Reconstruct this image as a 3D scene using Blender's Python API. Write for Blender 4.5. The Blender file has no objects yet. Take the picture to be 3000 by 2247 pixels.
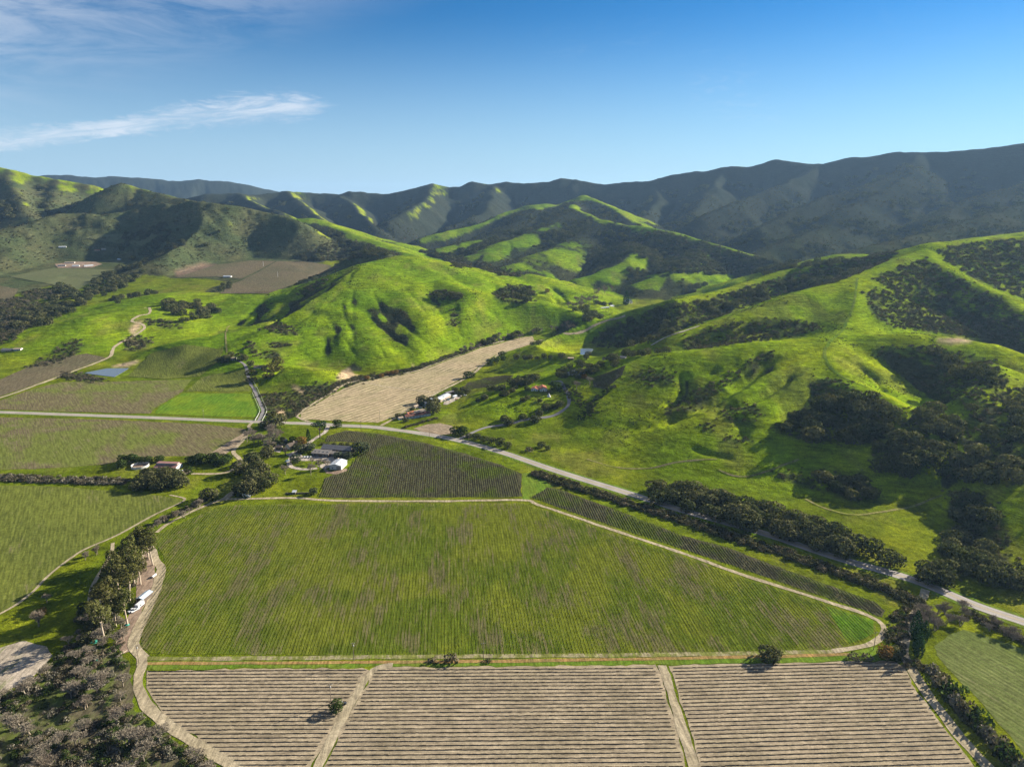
import bpy, bmesh, math, random
import numpy as np
from mathutils import Vector, Matrix, geometry as mgeo

# ---------------------------------------------------------------- camera, sky, sun, exposure
scene = bpy.context.scene
COL = scene.collection
CAM_H = 250.0                       # metres above the valley floor
FPX = 2000.0                        # focal length in photo pixels (photo 3000 x 2247)
PITCH = math.atan((1123.5 - 600.0) / FPX)

cam_data = bpy.data.cameras.new('camera')
cam_data.sensor_width = 36.0
cam_data.lens = 36.0 * FPX / 3000.0
cam_data.clip_start = 1.0
cam_data.clip_end = 60000.0
cam = bpy.data.objects.new('camera', cam_data)
COL.objects.link(cam)
cam.location = (0, 0, CAM_H)
cam.rotation_euler = (math.pi / 2 - PITCH, 0, 0)
scene.camera = cam

SUN_AZ = math.radians(60.0)         # to the right of the view direction
SUN_EL = math.radians(22.5)
SUN_DIR = Vector((math.sin(SUN_AZ) * math.cos(SUN_EL), math.cos(SUN_AZ) * math.cos(SUN_EL), math.sin(SUN_EL)))

world = bpy.data.worlds.new('World')
scene.world = world
world.use_nodes = True
WN, WL = world.node_tree.nodes, world.node_tree.links
WN.clear()
w_out = WN.new('ShaderNodeOutputWorld')
w_bg = WN.new('ShaderNodeBackground')
w_bg.inputs['Strength'].default_value = 0.05
w_sky = WN.new('ShaderNodeTexSky')
w_sky.sky_type = 'NISHITA'
w_sky.sun_disc = False
w_sky.sun_elevation = SUN_EL
w_sky.sun_rotation = SUN_AZ
w_sky.altitude = 250
w_sky.air_density = 1.0
w_sky.dust_density = 0.0
w_sky.ozone_density = 2.0
WL.new(w_bg.outputs[0], w_out.inputs[0])


def wmath(op, a, b=None, c=None, clamp=False):
    n = WN.new('ShaderNodeMath'); n.operation = op; n.use_clamp = clamp
    for i, v in enumerate((a, b, c)):
        if v is None: continue
        if isinstance(v, (int, float)): n.inputs[i].default_value = v
        else: WL.new(v, n.inputs[i])
    return n.outputs[0]


def wnoise(vec, scale, detail, rough, dist=0.0):
    n = WN.new('ShaderNodeTexNoise'); n.inputs['Scale'].default_value = scale
    n.inputs['Detail'].default_value = detail; n.inputs['Roughness'].default_value = rough
    n.inputs['Distortion'].default_value = dist
    WL.new(vec, n.inputs['Vector'])
    return n.outputs['Fac']


def wsmooth(v, a, b, lo=0.0, hi=1.0):
    n = WN.new('ShaderNodeMapRange'); n.interpolation_type = 'SMOOTHSTEP'
    n.inputs['From Min'].default_value = a; n.inputs['From Max'].default_value = b
    n.inputs['To Min'].default_value = lo; n.inputs['To Max'].default_value = hi
    WL.new(v, n.inputs['Value'])
    return n.outputs[0]


# thin cirrus: laid out by compass bearing (u) and height above the horizon (v) of the sky itself
w_tc = WN.new('ShaderNodeTexCoord')
w_sep = WN.new('ShaderNodeSeparateXYZ'); WL.new(w_tc.outputs['Generated'], w_sep.inputs[0])
w_u = wmath('ARCTAN2', w_sep.outputs['X'], w_sep.outputs['Y'])
w_v = wmath('ARCSINE', w_sep.outputs['Z'])
def wcomb(x, y, z=0.0):
    n = WN.new('ShaderNodeCombineXYZ')
    for i, v in enumerate((x, y, z)):
        if isinstance(v, (int, float)): n.inputs[i].default_value = v
        else: WL.new(v, n.inputs[i])
    return n.outputs[0]
w_uv = wcomb(w_u, w_v)
w_n1 = wnoise(wcomb(wmath('MULTIPLY', w_u, 1.0), wmath('MULTIPLY', w_v, 5.0)), 5.0, 6.0, 0.62, 0.6)
w_n2 = wnoise(wcomb(wmath('MULTIPLY', w_u, 3.0), wmath('MULTIPLY', w_v, 11.0), 3.7), 9.0, 5.0, 0.6, 1.2)
w_n4 = wnoise(wcomb(wmath('MULTIPLY', w_u, 2.0), wmath('MULTIPLY', wmath('SUBTRACT', w_v, wmath('MULTIPLY', w_u, 0.16)), 14.0), 5.2), 7.0, 7.0, 0.65, 0.8)
w_n3 = wnoise(wcomb(w_u, wmath('MULTIPLY', w_v, 2.0), 8.1), 2.2, 3.0, 0.5)
def wstreak(pts, half, lo_n, seed):
    """one drawn-out cloud along a polyline of (bearing, height) in degrees"""
    best = None
    for i in range(len(pts) - 1):
        (u0, v0, h0), (u1, v1, h1) = pts[i], pts[i + 1]
        u0, v0, u1, v1, h0, h1 = [math.radians(q) for q in (u0, v0, u1, v1, h0, h1)]
        t = wmath('DIVIDE', wmath('SUBTRACT', w_u, u0), u1 - u0, clamp=True)
        vc = wmath('ADD', wmath('MULTIPLY', t, v1 - v0), v0)
        hw = wmath('ADD', wmath('MULTIPLY', t, h1 - h0), h0)
        wob = wmath('MULTIPLY', wmath('SUBTRACT', w_n2, 0.5), half)
        dv = wmath('ABSOLUTE', wmath('SUBTRACT', wmath('ADD', w_v, wob), vc))
        du = wmath('MAXIMUM', wmath('SUBTRACT', u0, w_u), wmath('SUBTRACT', w_u, u1))
        du = wmath('MAXIMUM', du, 0.0)
        q = wmath('ADD', wmath('DIVIDE', dv, hw), wmath('MULTIPLY', du, 16.0))
        m = wsmooth(q, 1.0, 0.1)
        best = m if best is None else wmath('MAXIMUM', best, m)
    return best
w_str = wstreak([(-47, 2.8, 0.9), (-35.3, 4.1, 0.95), (-29, 5.0, 0.7), (-24.2, 6.2, 1.1), (-16.4, 7.2, 1.35)], 0.030, 0.3, 0)
w_str = wmath('MULTIPLY', w_str, wmath('MULTIPLY', wsmooth(w_n1, 0.30, 0.60, 0.35, 1.0), wsmooth(w_n4, 0.34, 0.60, 0.25, 1.0)))
# high veil fading in to the left and upwards
w_veil = wmath('MULTIPLY', wsmooth(wmath('ADD', w_v, wmath('MULTIPLY', w_u, -0.35)), 0.27, 0.44), wsmooth(w_n1, 0.33, 0.62))
w_low = wmath('MULTIPLY', wsmooth(w_n3, 0.5, 0.75), wmath('MULTIPLY', wsmooth(w_n2, 0.45, 0.75), wsmooth(w_v, 0.26, 0.05)))
w_cl = wmath('ADD', wmath('MULTIPLY', w_str, 0.75), wmath('ADD', wmath('MULTIPLY', w_veil, 0.45), wmath('MULTIPLY', w_low, 0.5)), clamp=True)
w_mix = WN.new('ShaderNodeMix'); w_mix.data_type = 'RGBA'
WL.new(w_cl, w_mix.inputs['Factor'])
w_hs = WN.new('ShaderNodeHueSaturation'); w_hs.inputs['Saturation'].default_value = 1.25
w_g1 = WN.new('ShaderNodeMix'); w_g1.data_type = 'RGBA'; w_g1.blend_type = 'MULTIPLY'; w_g1.inputs['Factor'].default_value = 1.0
WL.new(w_sky.outputs[0], w_g1.inputs['A']); w_g1.inputs['B'].default_value = (.125, .125, .125, 1)
w_g2 = WN.new('ShaderNodeGamma'); w_g2.inputs['Gamma'].default_value = 1.25
WL.new(w_g1.outputs['Result'], w_g2.inputs['Color'])
WL.new(w_g2.outputs[0], w_hs.inputs['Color'])
w_tint = WN.new('ShaderNodeMix'); w_tint.data_type = 'RGBA'; w_tint.blend_type = 'MULTIPLY'; w_tint.inputs['Factor'].default_value = 1.0
WL.new(w_hs.outputs[0], w_tint.inputs['A']); w_tint.inputs['B'].default_value = (2.3, 5.3, 6.7, 1)
w_hzm = WN.new('ShaderNodeMix'); w_hzm.data_type = 'RGBA'      # pale air towards the horizon, all round
WL.new(wsmooth(w_v, 0.26, -0.02, 0.0, 0.85), w_hzm.inputs['Factor'])
WL.new(w_tint.outputs['Result'], w_hzm.inputs['A']); w_hzm.inputs['B'].default_value = (3.7, 4.9, 6.5, 1)
WL.new(w_hzm.outputs['Result'], w_mix.inputs['A'])
w_mix.inputs['B'].default_value = (6.0, 6.4, 7.0, 1)
WL.new(w_mix.outputs['Result'], w_bg.inputs['Color'])

sun_data = bpy.data.lights.new('sun', 'SUN')
sun_data.energy = 5.0
sun_data.angle = math.radians(0.5)
sun_data.color = (1.0, 0.93, 0.80)
sun = bpy.data.objects.new('sun', sun_data)
COL.objects.link(sun)
sun.rotation_euler = SUN_DIR.to_track_quat('Z', 'Y').to_euler()
sun.location = (600, 400, 900)

scene.view_settings.view_transform = 'Standard'
scene.view_settings.look = 'None'
scene.view_settings.exposure = 1.46
scene.view_settings.gamma = 1.0
scene.cycles.max_bounces = 6
scene.cycles.diffuse_bounces = 2
scene.cycles.glossy_bounces = 2
scene.cycles.transparent_max_bounces = 8
scene.cycles.use_denoising = True
scene.cycles.use_adaptive_sampling = False
scene.cycles.sample_clamp_indirect = 4.0
# ---------------------------------------------------------------- helpers: photo pixels to rays, noise
SP, CP = math.sin(PITCH), math.cos(PITCH)
def ray_dir(px, py):
    cx = (np.asarray(px, float) - 1500.0) / FPX
    cy = (1123.5 - np.asarray(py, float)) / FPX
    return cx, CP + cy * SP, -SP + cy * CP
def at(px, py, Y):
    """world point seen at a photo pixel, Y metres ahead of the camera"""
    dx, dy, dz = ray_dir(px, py)
    t = Y / dy
    return np.array([dx * t, Y, CAM_H + dz * t])

def _hash(ix, iy, seed):
    h = (ix * 374761393 + iy * 668265263 + seed * 144269504) & 0xffffffff
    h = ((h ^ (h >> 13)) * 1274126177) & 0xffffffff
    return ((h ^ (h >> 16)) & 0xffff) / 65535.0
def vnoise(x, y, seed=0):
    x = np.asarray(x, float); y = np.asarray(y, float)
    x0 = np.floor(x); y0 = np.floor(y)
    fx, fy = x - x0, y - y0
    fx = fx * fx * fx * (fx * (fx * 6 - 15) + 10); fy = fy * fy * fy * (fy * (fy * 6 - 15) + 10)
    ix, iy = x0.astype(np.int64), y0.astype(np.int64)
    a, b = _hash(ix, iy, seed), _hash(ix + 1, iy, seed)
    c, d = _hash(ix, iy + 1, seed), _hash(ix + 1, iy + 1, seed)
    return (a + (b - a) * fx) * (1 - fy) + (c + (d - c) * fx) * fy
def fbm(x, y, octs=4, seed=0, gain=0.5):
    s = 0.0; a = 1.0; tot = 0.0
    for o in range(octs):
        s = s + a * vnoise(x, y, seed + 17 * o); tot += a
        x = x * 2.03 + 11.3; y = y * 2.03 - 7.1; a *= gain
    return s / tot                      # 0..1
def sstep(a, b, v):
    t = np.clip((v - a) / (b - a), 0, 1)
    return t * t * (3 - 2 * t)
def smax(a, b, k):
    h = np.maximum(k - np.abs(a - b), 0) / k
    return np.maximum(a, b) + h * h * k * 0.25

# ---------------------------------------------------------------- terrain: ridge lines with real heights
def base_z(x, y):
    t = np.maximum(y - 1000.0, 0)
    z = 0.035 * (np.sqrt(t * t + 300.0 ** 2) - 300.0)
    t2 = np.maximum(y - 1250.0, 0)
    z = z + 0.052 * (np.sqrt(t2 * t2 + 250.0 ** 2) - 250.0) * sstep(-300, -650, x) * sstep(3300, 2200, y)
    return z

# (photo x, photo y, metres ahead) along each crest; slope, crest roundness, gully strength, group
RIDGES = [
 # distant blue mountains
 ('far', .45, 60, .6, [(-500,500,8200),(-100,512,8200),(104,507,8200),(149,505,8200),(253,513,8000),(321,508,8000),(393,510,8000),(461,517,8000),(533,524,8000),(574,516,8000),(610,521,8000),(651,522,8000),(719,531,8000),(782,548,8000),(827,556,8000),(877,563,8000),(1000,585,7800)]),
 # left chaparral mountain
 ('left', .52, 25, .5, [(-900,420,3000),(-500,440,3100),(-200,465,3250),(0,488,3300),(59,502,3300),(122,515,3300),(154,524,3300),(203,531,3300),(253,538,3300),(289,560,3250),(350,600,3150)]),
 ('left', .55, 18, .3, [(30,500,3280),(41,528,3150),(60,575,2900),(86,635,2650),(120,680,2450)]),
 ('left', .55, 18, .3, [(172,528,3280),(165,560,3100),(150,600,2900),(140,640,2700)]),
 ('left', .55, 18, .3, [(-120,480,3200),(-90,550,2950),(-60,620,2700)]),
 ('left', .55, 15, .4, [(275,585,3000),(320,550,2950),(348,535,2900),(370,541,2900),(410,552,2900),(452,562,2850),(533,580,2800),(600,605,2700)]),
 ('left', .42, 25, .4, [(-400,660,2150),(-150,668,2250),(0,672,2300),(100,655,2380),(217,617,2450),(307,622,2500),(360,650,2450)]),
 ('left', .45, 20, .3, [(217,617,2450),(190,660,2300),(140,700,2180),(60,740,2080)]),
 ('left', .40, 20, .4, [(-500,700,1800),(-200,720,1850),(-60,740,1900),(20,765,1950)]),
 # dark knoll left of centre
 ('knoll', .56, 22, .4, [(262,653,2450),(330,620,2480),(398,585,2500),(441,564,2500),(470,574,2500),(542,581,2500),(601,592,2500),(678,601,2500),(741,610,2500),(809,622,2480),(850,640,2450),(866,664,2420)]),
 ('knoll', .52, 15, .3, [(542,583,2490),(540,612,2380),(575,638,2310),(615,668,2230),(680,693,2150),(760,722,2080)]),
 ('knoll', .55, 15, .3, [(430,572,2490),(400,640,2330),(390,680,2200),(400,705,2130)]),
 ('knoll', .40, 20, .4, [(860,757,1830),(930,728,1880),(1000,716,1900),(1068,727,1880),(1140,745,1820),(1190,768,1780)]),
 ('mid', .30, 30, .4, [(862,640,2800),(904,639,2800),(949,653,2750),(1000,672,2650),(1090,705,2450),(1150,728,2300),(1220,752,2150)]),
 # far main ridge across the middle and right
 ('range', .66, 40, .5, [(500,590,4300),(560,578,4300),(601,566,4300),(696,566,4400),(732,571,4500),(780,566,4600),(836,559,4700),(904,564,4800),(963,567,4800),(1000,570,4800),(1023,559,4800),(1127,567,4800),(1190,556,4800),(1271,538,4800),(1321,546,4800),(1353,544,4800),(1384,530,4800),(1443,540,4800),(1479,531,4800),(1529,537,4750),(1570,537,4700),(1592,532,4700),(1624,531,4650),(1651,520,4600),(1692,527,4550),(1741,536,4500),(1778,540,4450),(1841,531,4400),(1900,532,4350),(1963,513,4300),(2014,504,4250),(2108,496,4150),(2127,487,4130),(2203,486,4050),(2276,467,4000),(2316,472,3950),(2384,481,3900),(2407,481,3850),(2475,463,3800),(2551,456,3700),(2628,443,3600),(2678,447,3550),(2778,444,3450),(2886,434,3350),(3000,418,3250),(3300,395,3050),(3800,370,2900),(4600,380,2700)]),
 ('range', .60, 16, .3, [(696,567,4380),(723,583,4050),(770,608,3700),(830,622,3400)]),
 ('range', .60, 16, .4, [(1271,542,4750),(1235,590,4250),(1190,618,3850),(1140,650,3600)]),
 ('range', .60, 16, .4, [(1000,575,4700),(1040,610,4150),(1080,650,3700),(1110,675,3450)]),
 ('range', .60, 16, .4, [(1443,545,4700),(1440,590,4200),(1429,622,3850),(1384,640,3650),(1320,665,3500)]),
 ('range', .60, 16, .4, [(836,562,4650),(880,600,4100),(930,635,3600)]),
 ('range', .60, 16, .4, [(1900,534,4330),(1930,580,3900),(1900,620,3550),(1880,650,3300)]),
 ('range', .60, 16, .4, [(2108,498,4130),(2090,550,3750),(2050,600,3400),(2000,640,3150)]),
 ('range', .60, 14, .3, [(2384,483,3890),(2384,499,3750),(2289,540,3450),(2226,567,3300),(2136,595,3100),(2050,640,2900)]),
 ('range', .60, 14, .3, [(2678,449,3530),(2678,475,3350),(2597,524,3080),(2520,549,2950),(2425,576,2830),(2316,617,2680),(2226,670,2480)]),
 ('range', .60, 14, .3, [(2690,490,3180),(2651,520,3030),(2561,572,2790),(2493,601,2650),(2430,632,2530)]),
 ('range', .36, 18, .3, [(2520,630,2650),(2479,642,2540),(2420,662,2440),(2362,685,2340),(2300,715,2230),(2240,738,2170)]),
 ('range', .60, 14, .3, [(3300,440,3050),(3100,500,2900),(3000,545,2740),(2940,556,2690),(2836,581,2600),(2769,621,2450),(2700,645,2360)]),
 ('range', .36, 20, .3, [(3300,510,2600),(3150,560,2470),(3000,603,2330),(2859,644,2190),(2769,671,2110),(2656,698,2020),(2543,730,1930),(2480,748,1890)]),
 # spurs from the middle of the range down into the valley
 ('mid', .50, 18, .4, [(1715,582,3600),(1687,586,3550),(1633,600,3500),(1542,603,3450),(1475,626,3350),(1407,655,3200),(1316,676,3080),(1235,698,2980)]),
 ('mid', .45, 18, .3, [(1705,578,3600),(1687,594,3350),(1672,605,3150),(1690,624,2980),(1741,641,2790),(1823,657,2600),(1918,669,2450),(1963,676,2400),(2000,690,2340),(2090,714,2240),(2172,737,2140),(2240,762,2040)]),
 ('mid', .40, 18, .3, [(1705,576,3580),(1760,592,3350),(1800,610,3150),(1830,640,2900)]),
 ('mid', .34, 45, .4, [(1590,600,3450),(1540,650,3000),(1450,690,2700),(1350,715,2550),(1280,730,2480)]),
 ('mid', .34, 45, .4, [(1680,624,2970),(1600,665,2700),(1500,705,2480),(1420,740,2330),(1330,765,2250)]),
 ('mid', .34, 45, .4, [(1760,650,2740),(1680,700,2480),(1590,745,2250),(1520,775,2130)]),
 ('mid', .45, 22, .2, [(1850,715,2300),(1862,738,2170),(1835,765,2070),(1760,798,1980),(1700,815,1940)]),
 ('mid', .38, 22, .2, [(2050,735,2200),(2000,770,2000),(1960,795,1900),(1900,825,1830)]),
 # big green hill on the right
 ('right', .33, 14, .3, [(3300,655,1850),(3000,680,1780),(2900,692,1740),(2814,702,1690),(2606,742,1640),(2452,745,1620)]),
 ('right', .42, 12, .3, [(3500,660,1550),(3300,672,1500),(3000,692,1450),(2859,703,1420),(2769,707,1400),(2732,712,1380),(2660,728,1400),(2560,750,1420),(2452,770,1440),(2316,785,1440),(2230,815,1400),(2150,840,1350),(2090,857,1310),(2040,866,1280),(1947,880,1230),(1832,922,1170),(1767,940,1145),(1676,970,1110),(1600,1000,1090)]),
 ('right', .42, 10, .2, [(2732,714,1375),(2705,735,1330),(2633,762,1270),(2511,811,1170),(2362,852,1100),(2271,886,1060),(2136,932,1015),(2000,972,985),(1907,1012,985),(1850,1035,990)]),
 ('right', .42, 9, .2, [(2511,811,1170),(2502,900,1020),(2470,965,930),(2425,1000,870),(2420,1058,800),(2475,1108,745),(2542,1140,705),(2640,1190,665),(2690,1235,640)]),
 ('right', .32, 18, .2, [(2425,990,885),(2316,999,865),(2181,1008,864),(2068,1029,865),(2000,1033,872),(1911,1042,885),(1864,1057,895),(1825,1095,905),(1790,1130,900)]),
 ('right', .45, 9, .2, [(2705,735,1330),(2769,784,1230),(2836,820,1170),(2927,861,1110),(2972,897,1060),(3080,950,980)]),
 ('right', .45, 10, .2, [(2940,700,1430),(2985,760,1330),(3060,830,1230),(3200,900,1150)]),
 ('right', .40, 12, .2, [(2455,985,900),(2565,980,885),(2680,976,878),(2769,987,862),(2904,1008,840),(3000,1040,815),(3200,1090,780),(3500,1120,760)]),
 ('right', .30, 14, .2, [(2415,1040,818),(2340,1066,790),(2203,1120,755),(2090,1172,730),(2000,1218,716),(1900,1262,712),(1820,1290,705)]),
 ('right', .36, 12, .2, [(3600,1000,760),(3300,1150,650),(3150,1290,570),(3080,1400,525)]),
 ('right', .36, 12, .2, [(2900,1060,770),(2850,1150,690),(2780,1250,640),(2720,1330,605)]),
 ('right', .30, 15, .2, [(2480,1130,720),(2420,1200,695),(2330,1290,675)]),
 # green hill in the centre
 ('centre', (.23, .36), 24, .35, [(500,1008,1125),(538,1000,1145),(678,972,1200),(827,927,1285),(881,900,1330),(960,858,1410),(1030,806,1510),(1085,772,1590),(1181,748,1700),(1253,760,1745),(1384,788,1780),(1452,803,1785),(1542,803,1795),(1640,835,1750),(1700,868,1680)]),
 ('centre', (.33, .30), 18, .4, [(985,880,1375),(900,953,1230),(850,998,1145),(800,1043,1070)]),
 ('centre', (.33, .30), 18, .4, [(1040,868,1400),(1050,936,1255),(1090,992,1150),(1130,1033,1085)]),
 ('centre', (.34, .30), 18, .4, [(1150,846,1430),(1220,910,1285),(1280,946,1200),(1315,978,1145)]),
 ('centre', (.34, .30), 18, .4, [(1290,818,1510),(1380,861,1390),(1450,906,1290),(1530,938,1235)]),
 ('centre', (.28, .26), 18, .4, [(800,960,1185),(730,998,1120),(690,1033,1075)]),
 ('centre', .30, 10, .3, [(640,1040,1065),(690,1060,1035),(760,1082,1000),(810,1112,960),(840,1150,930)]),
 ('centre', .32, 8, .3, [(850,1070,985),(930,1085,965),(1000,1105,945),(1060,1100,950)]),
 ('centre', .28, 12, .3, [(1400,858,1400),(1540,878,1365),(1620,903,1305),(1680,928,1250)]),
 # mound beside the pond road, and the knoll of the tiled house
 ('leftmound', .22, 20, .2, [(-150,1040,1130),(0,1012,1180),(120,972,1235),(260,930,1300),(340,915,1345),(430,902,1390)]),
 ('leftmound', .16, 30, .2, [(500,860,1600),(700,845,1680),(850,830,1700),(950,815,1700)]),
 ('centre', .26, 16, .1, [(1760,1062,920),(1680,1090,895),(1640,1108,880),(1570,1138,850),(1480,1185,812)]),
]

HALF = math.radians(42.0)
_a0 = np.linspace(-HALF, HALF, 941)
_step = np.radians(np.array([0.2, 0.3, 0.45, 0.7, 1.0, 1.3, 1.6, 2.0, 2.5, 3, 3, 4, 4, 4.5]))
_side = np.cumsum(_step)
ANG = np.concatenate([-HALF - _side[::-1], _a0, HALF + _side])
U0, U1 = math.log(120.0), math.log(14000.0)
LOGR = np.concatenate([np.linspace(math.log(120.0), math.log(300.0), 70)[:-1],
                       np.linspace(math.log(300.0), math.log(2600.0), 400)[:-1],
                       np.linspace(math.log(2600.0), math.log(5200.0), 120)[:-1],
                       np.linspace(math.log(5200.0), math.log(14000.0), 50)])
NA, NR = len(ANG), len(LOGR)
TA, TR = np.meshgrid(ANG, np.exp(LOGR))           # rows = distance
GX, GY = TR * np.sin(TA), TR * np.cos(TA)

# level ground cut into the hill feet: outlines by photo pixel on the plain base surface
FLAT = [
 [(884,1228),(880,1212),(971,1157),(1046,1121),(1211,1093),(1310,1057),(1405,1021),(1478,1003),(1540,985),(1620,985),(1556,1009),(1460,1050),(1380,1110),(1310,1160),(1300,1230),(1107,1250),(994,1240)],
 [(480,830),(515,806),(633,772),(741,760),(808,762),(904,764),(960,785),(930,812),(859,840),(787,868),(640,868)],
 [(232,1112),(238,1086),(310,1072),(398,1070),(378,1096),(340,1116)],
 [(1690,1052),(1692,1026),(1735,1020),(1795,1020),(1785,1040),(1745,1054)],
 [(-60,900),(-60,830),(20,805),(100,785),(170,768),(300,762),(400,775),(353,800),(280,830),(220,860),(120,860)],
]
def base_hit(px, py):
    dx, dy, dz = ray_dir(px, py)
    t = 800.0
    for _ in range(30):
        t = (CAM_H - base_z(dx * t, dy * t)) / (-dz) * .6 + t * .4
    return dx * t, dy * t
def flat_cap():
    """highest ground allowed around each level outline: rises evenly away from its edge"""
    cap = np.full(GX.shape, 1e6)
    msk = np.zeros(GX.shape)
    for pl, (slope, grow) in zip(FLAT, FLAT_SLOPE):
        P = []
        n = len(pl)
        for i in range(n):
            (a, b), (c, d) = pl[i], pl[(i + 1) % n]
            for f in (0, .25, .5, .75): P.append(base_hit(a + (c - a) * f, b + (d - b) * f))
        P = np.array(P)
        R = 700.0
        sel = (GX > P[:, 0].min() - R) & (GX < P[:, 0].max() + R) & (GY > P[:, 1].min() - R) & (GY < P[:, 1].max() + R)
        x, y = GX[sel], GY[sel]
        c = np.zeros(x.shape, bool); dist = np.full(x.shape, 1e9)
        for (x0, y0), (x1, y1) in zip(P, np.roll(P, -1, 0)):
            dx, dy = x1 - x0, y1 - y0
            t = np.clip(((x - x0) * dx + (y - y0) * dy) / (dx * dx + dy * dy + 1e-9), 0, 1)
            dist = np.minimum(dist, np.hypot(x - x0 - t * dx, y - y0 - t * dy))
            if y0 != y1: c ^= ((y0 > y) != (y1 > y)) & (x < dx * (y - y0) / dy + x0)
        dist[c] = 0
        wob = 1 + (fbm(x / 70, y / 70, 3, 57) - .5) * .4
        cap[sel] = np.minimum(cap[sel], base_z(x, y) + 1.0 + slope * wob * np.maximum(dist - 6, 0) + grow * np.maximum(dist - 40, 0) ** 1.6)
        msk[sel] = np.maximum(msk[sel], np.clip(1 - dist / 25, 0, 1))
    return cap, msk
FLAT_SLOPE = [(.48, .012), (.42, .010), (.22, .03), (.25, .05), (.36, .006)]
FLATC, FLATM = flat_cap()

def build_height():
    x, y = GX.ravel(), GY.ravel()
    # wander the sampling position a little so that crests and gullies are not ruler-drawn
    wx = (fbm(x / 160, y / 160, 3, 5) - .5) * 2; wy = (fbm(x / 160, y / 160, 3, 9) - .5) * 2
    amp = np.clip((y - 500) / 1200, 0.15, 3.0) * 10
    xs, ys = x + wx * amp, y + wy * amp
    z = base_z(x, y)
    owner = np.zeros(len(x), np.int16)
    top = z.copy()
    names = []
    for ri, (grp, slope, rnd, gul, pts) in enumerate(RIDGES):
        if grp not in names: names.append(grp)
        slope, back = slope if isinstance(slope, tuple) else (slope, slope)
        P = np.array([at(*p) for p in pts])
        zmax = P[:, 2].max()
        reach = (zmax + 60) / slope + 100
        sel = np.where((x > P[:, 0].min() - reach) & (x < P[:, 0].max() + reach) &
                       (y > P[:, 1].min() - reach) & (y < P[:, 1].max() + reach))[0]
        if not len(sel): continue
        sx, sy = xs[sel], ys[sel]
        bd = np.full(len(sel), 1e18); bz = np.zeros(len(sel)); bt = np.zeros(len(sel)); bs = np.zeros(len(sel))
        best = np.full(len(sel), -1e9)
        acc = 0.0
        for a, b in zip(P[:-1], P[1:]):
            d = b[:2] - a[:2]; L = math.hypot(*d)
            t = np.clip(((sx - a[0]) * d[0] + (sy - a[1]) * d[1]) / (L * L), 0, 1)
            ex, ey = sx - a[0] - t * d[0], sy - a[1] - t * d[1]
            dist = np.sqrt(ex * ex + ey * ey)
            if acc == 0.0 and grp in ('centre', 'right'):          # a spur does not spill backwards over its parent crest
                over = -((sx - a[0]) * d[0] + (sy - a[1]) * d[1]) / L
                dist = dist + 1.8 * np.maximum(over, 0)
            cz = a[2] + (b[2] - a[2]) * t
            val = cz - slope * dist
            m = val > best
            best[m] = val[m]; bd[m] = dist[m]; bz[m] = cz[m]; bt[m] = acc + (t * L)[m]
            bs[m] = np.sign(d[0] * ey - d[1] * ex)[m]
            acc += L
        # gullies run down the flanks: relief grows away from the crest
        sc = {'far': 420., 'range': 210., 'left': 170., 'knoll': 110., 'mid': 120., 'right': 85., 'centre': 70., 'leftmound': 120.}[grp]
        tt = bt / sc + ri * 5.3
        n = np.abs(fbm(tt, bd / (sc * 2.5), 2 if grp in ('right', 'centre') else 3, ri) - .5) * 2 * 1.7
        if grp in ('right', 'centre', 'leftmound'): n = np.abs(fbm(sx / sc + ri, sy / sc, 2, 40) - .5) * 3.0
        grow = sstep(0, sc * 0.9, bd)
        fall = np.where(bs > 0, back, slope) * (np.sqrt(bd * bd + rnd * rnd) - rnd)
        h = np.maximum(bz - base_z(x[sel], y[sel]), 5)
        zr = bz - fall * (1 + gul * (0.3 if grp in ('right', 'centre') else .6) * grow * (0.55 - n))
        k = np.clip(h * (.10 if grp in ('centre', 'right') else .18), 4, 10 if grp in ('centre', 'right') else 26)
        newer = zr > top[sel] - 2
        owner[sel[newer & (zr > z[sel] + 1)]] = names.index(grp) + 1
        top[sel] = np.maximum(top[sel], zr)
        z[sel] = smax(z[sel], zr, k)
    zz = z.reshape(GX.shape); zs = zz.copy()
    for _ in range(2):
        zs[1:-1, 1:-1] = (zs[1:-1, 1:-1] * 2 + zs[:-2, 1:-1] + zs[2:, 1:-1] + zs[1:-1, :-2] + zs[1:-1, 2:]) / 6
    zs = -smax(-zs, -FLATC, 14.0)
    zs = np.maximum(zs, base_z(GX, GY) - 1)
    z = zs.ravel()
    hill = np.clip((z - base_z(x, y)) / 25.0, 0, 1) * (1 - FLATM.ravel())
    far = np.clip((y - 500) / 1500.0, 0.25, 2.5)
    z = z + hill * ((fbm(x / 60, y / 60, 4, 31) - .5) * 5.0 * far + (fbm(x / 13, y / 13, 3, 77) - .5) * 1.1)
    z = z + np.clip(1 - hill, 0, 1) * (fbm(x / 130, y / 130, 2, 3) - .5) * 1.6 * sstep(950, 1300, y)
    return z.reshape(GX.shape), owner.reshape(GX.shape), names
GZ, OWNER, GROUPS = build_height()

def fan_index(x, y):
    a = np.arctan2(x, y); lr = 0.5 * np.log(x * x + y * y)
    ia = np.interp(a, ANG, np.arange(NA)); ir = np.interp(lr, LOGR, np.arange(NR))
    return ia, ir
def sample(grid, x, y):
    ia, ir = fan_index(np.asarray(x, float), np.asarray(y, float))
    i0 = np.clip(ia.astype(int), 0, NA - 2); j0 = np.clip(ir.astype(int), 0, NR - 2)
    fa, fr = ia - i0, ir - j0
    return (grid[j0, i0] * (1 - fa) + grid[j0, i0 + 1] * fa) * (1 - fr) + (grid[j0 + 1, i0] * (1 - fa) + grid[j0 + 1, i0 + 1] * fa) * fr
def ground(x, y):
    return sample(GZ, x, y)

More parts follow.
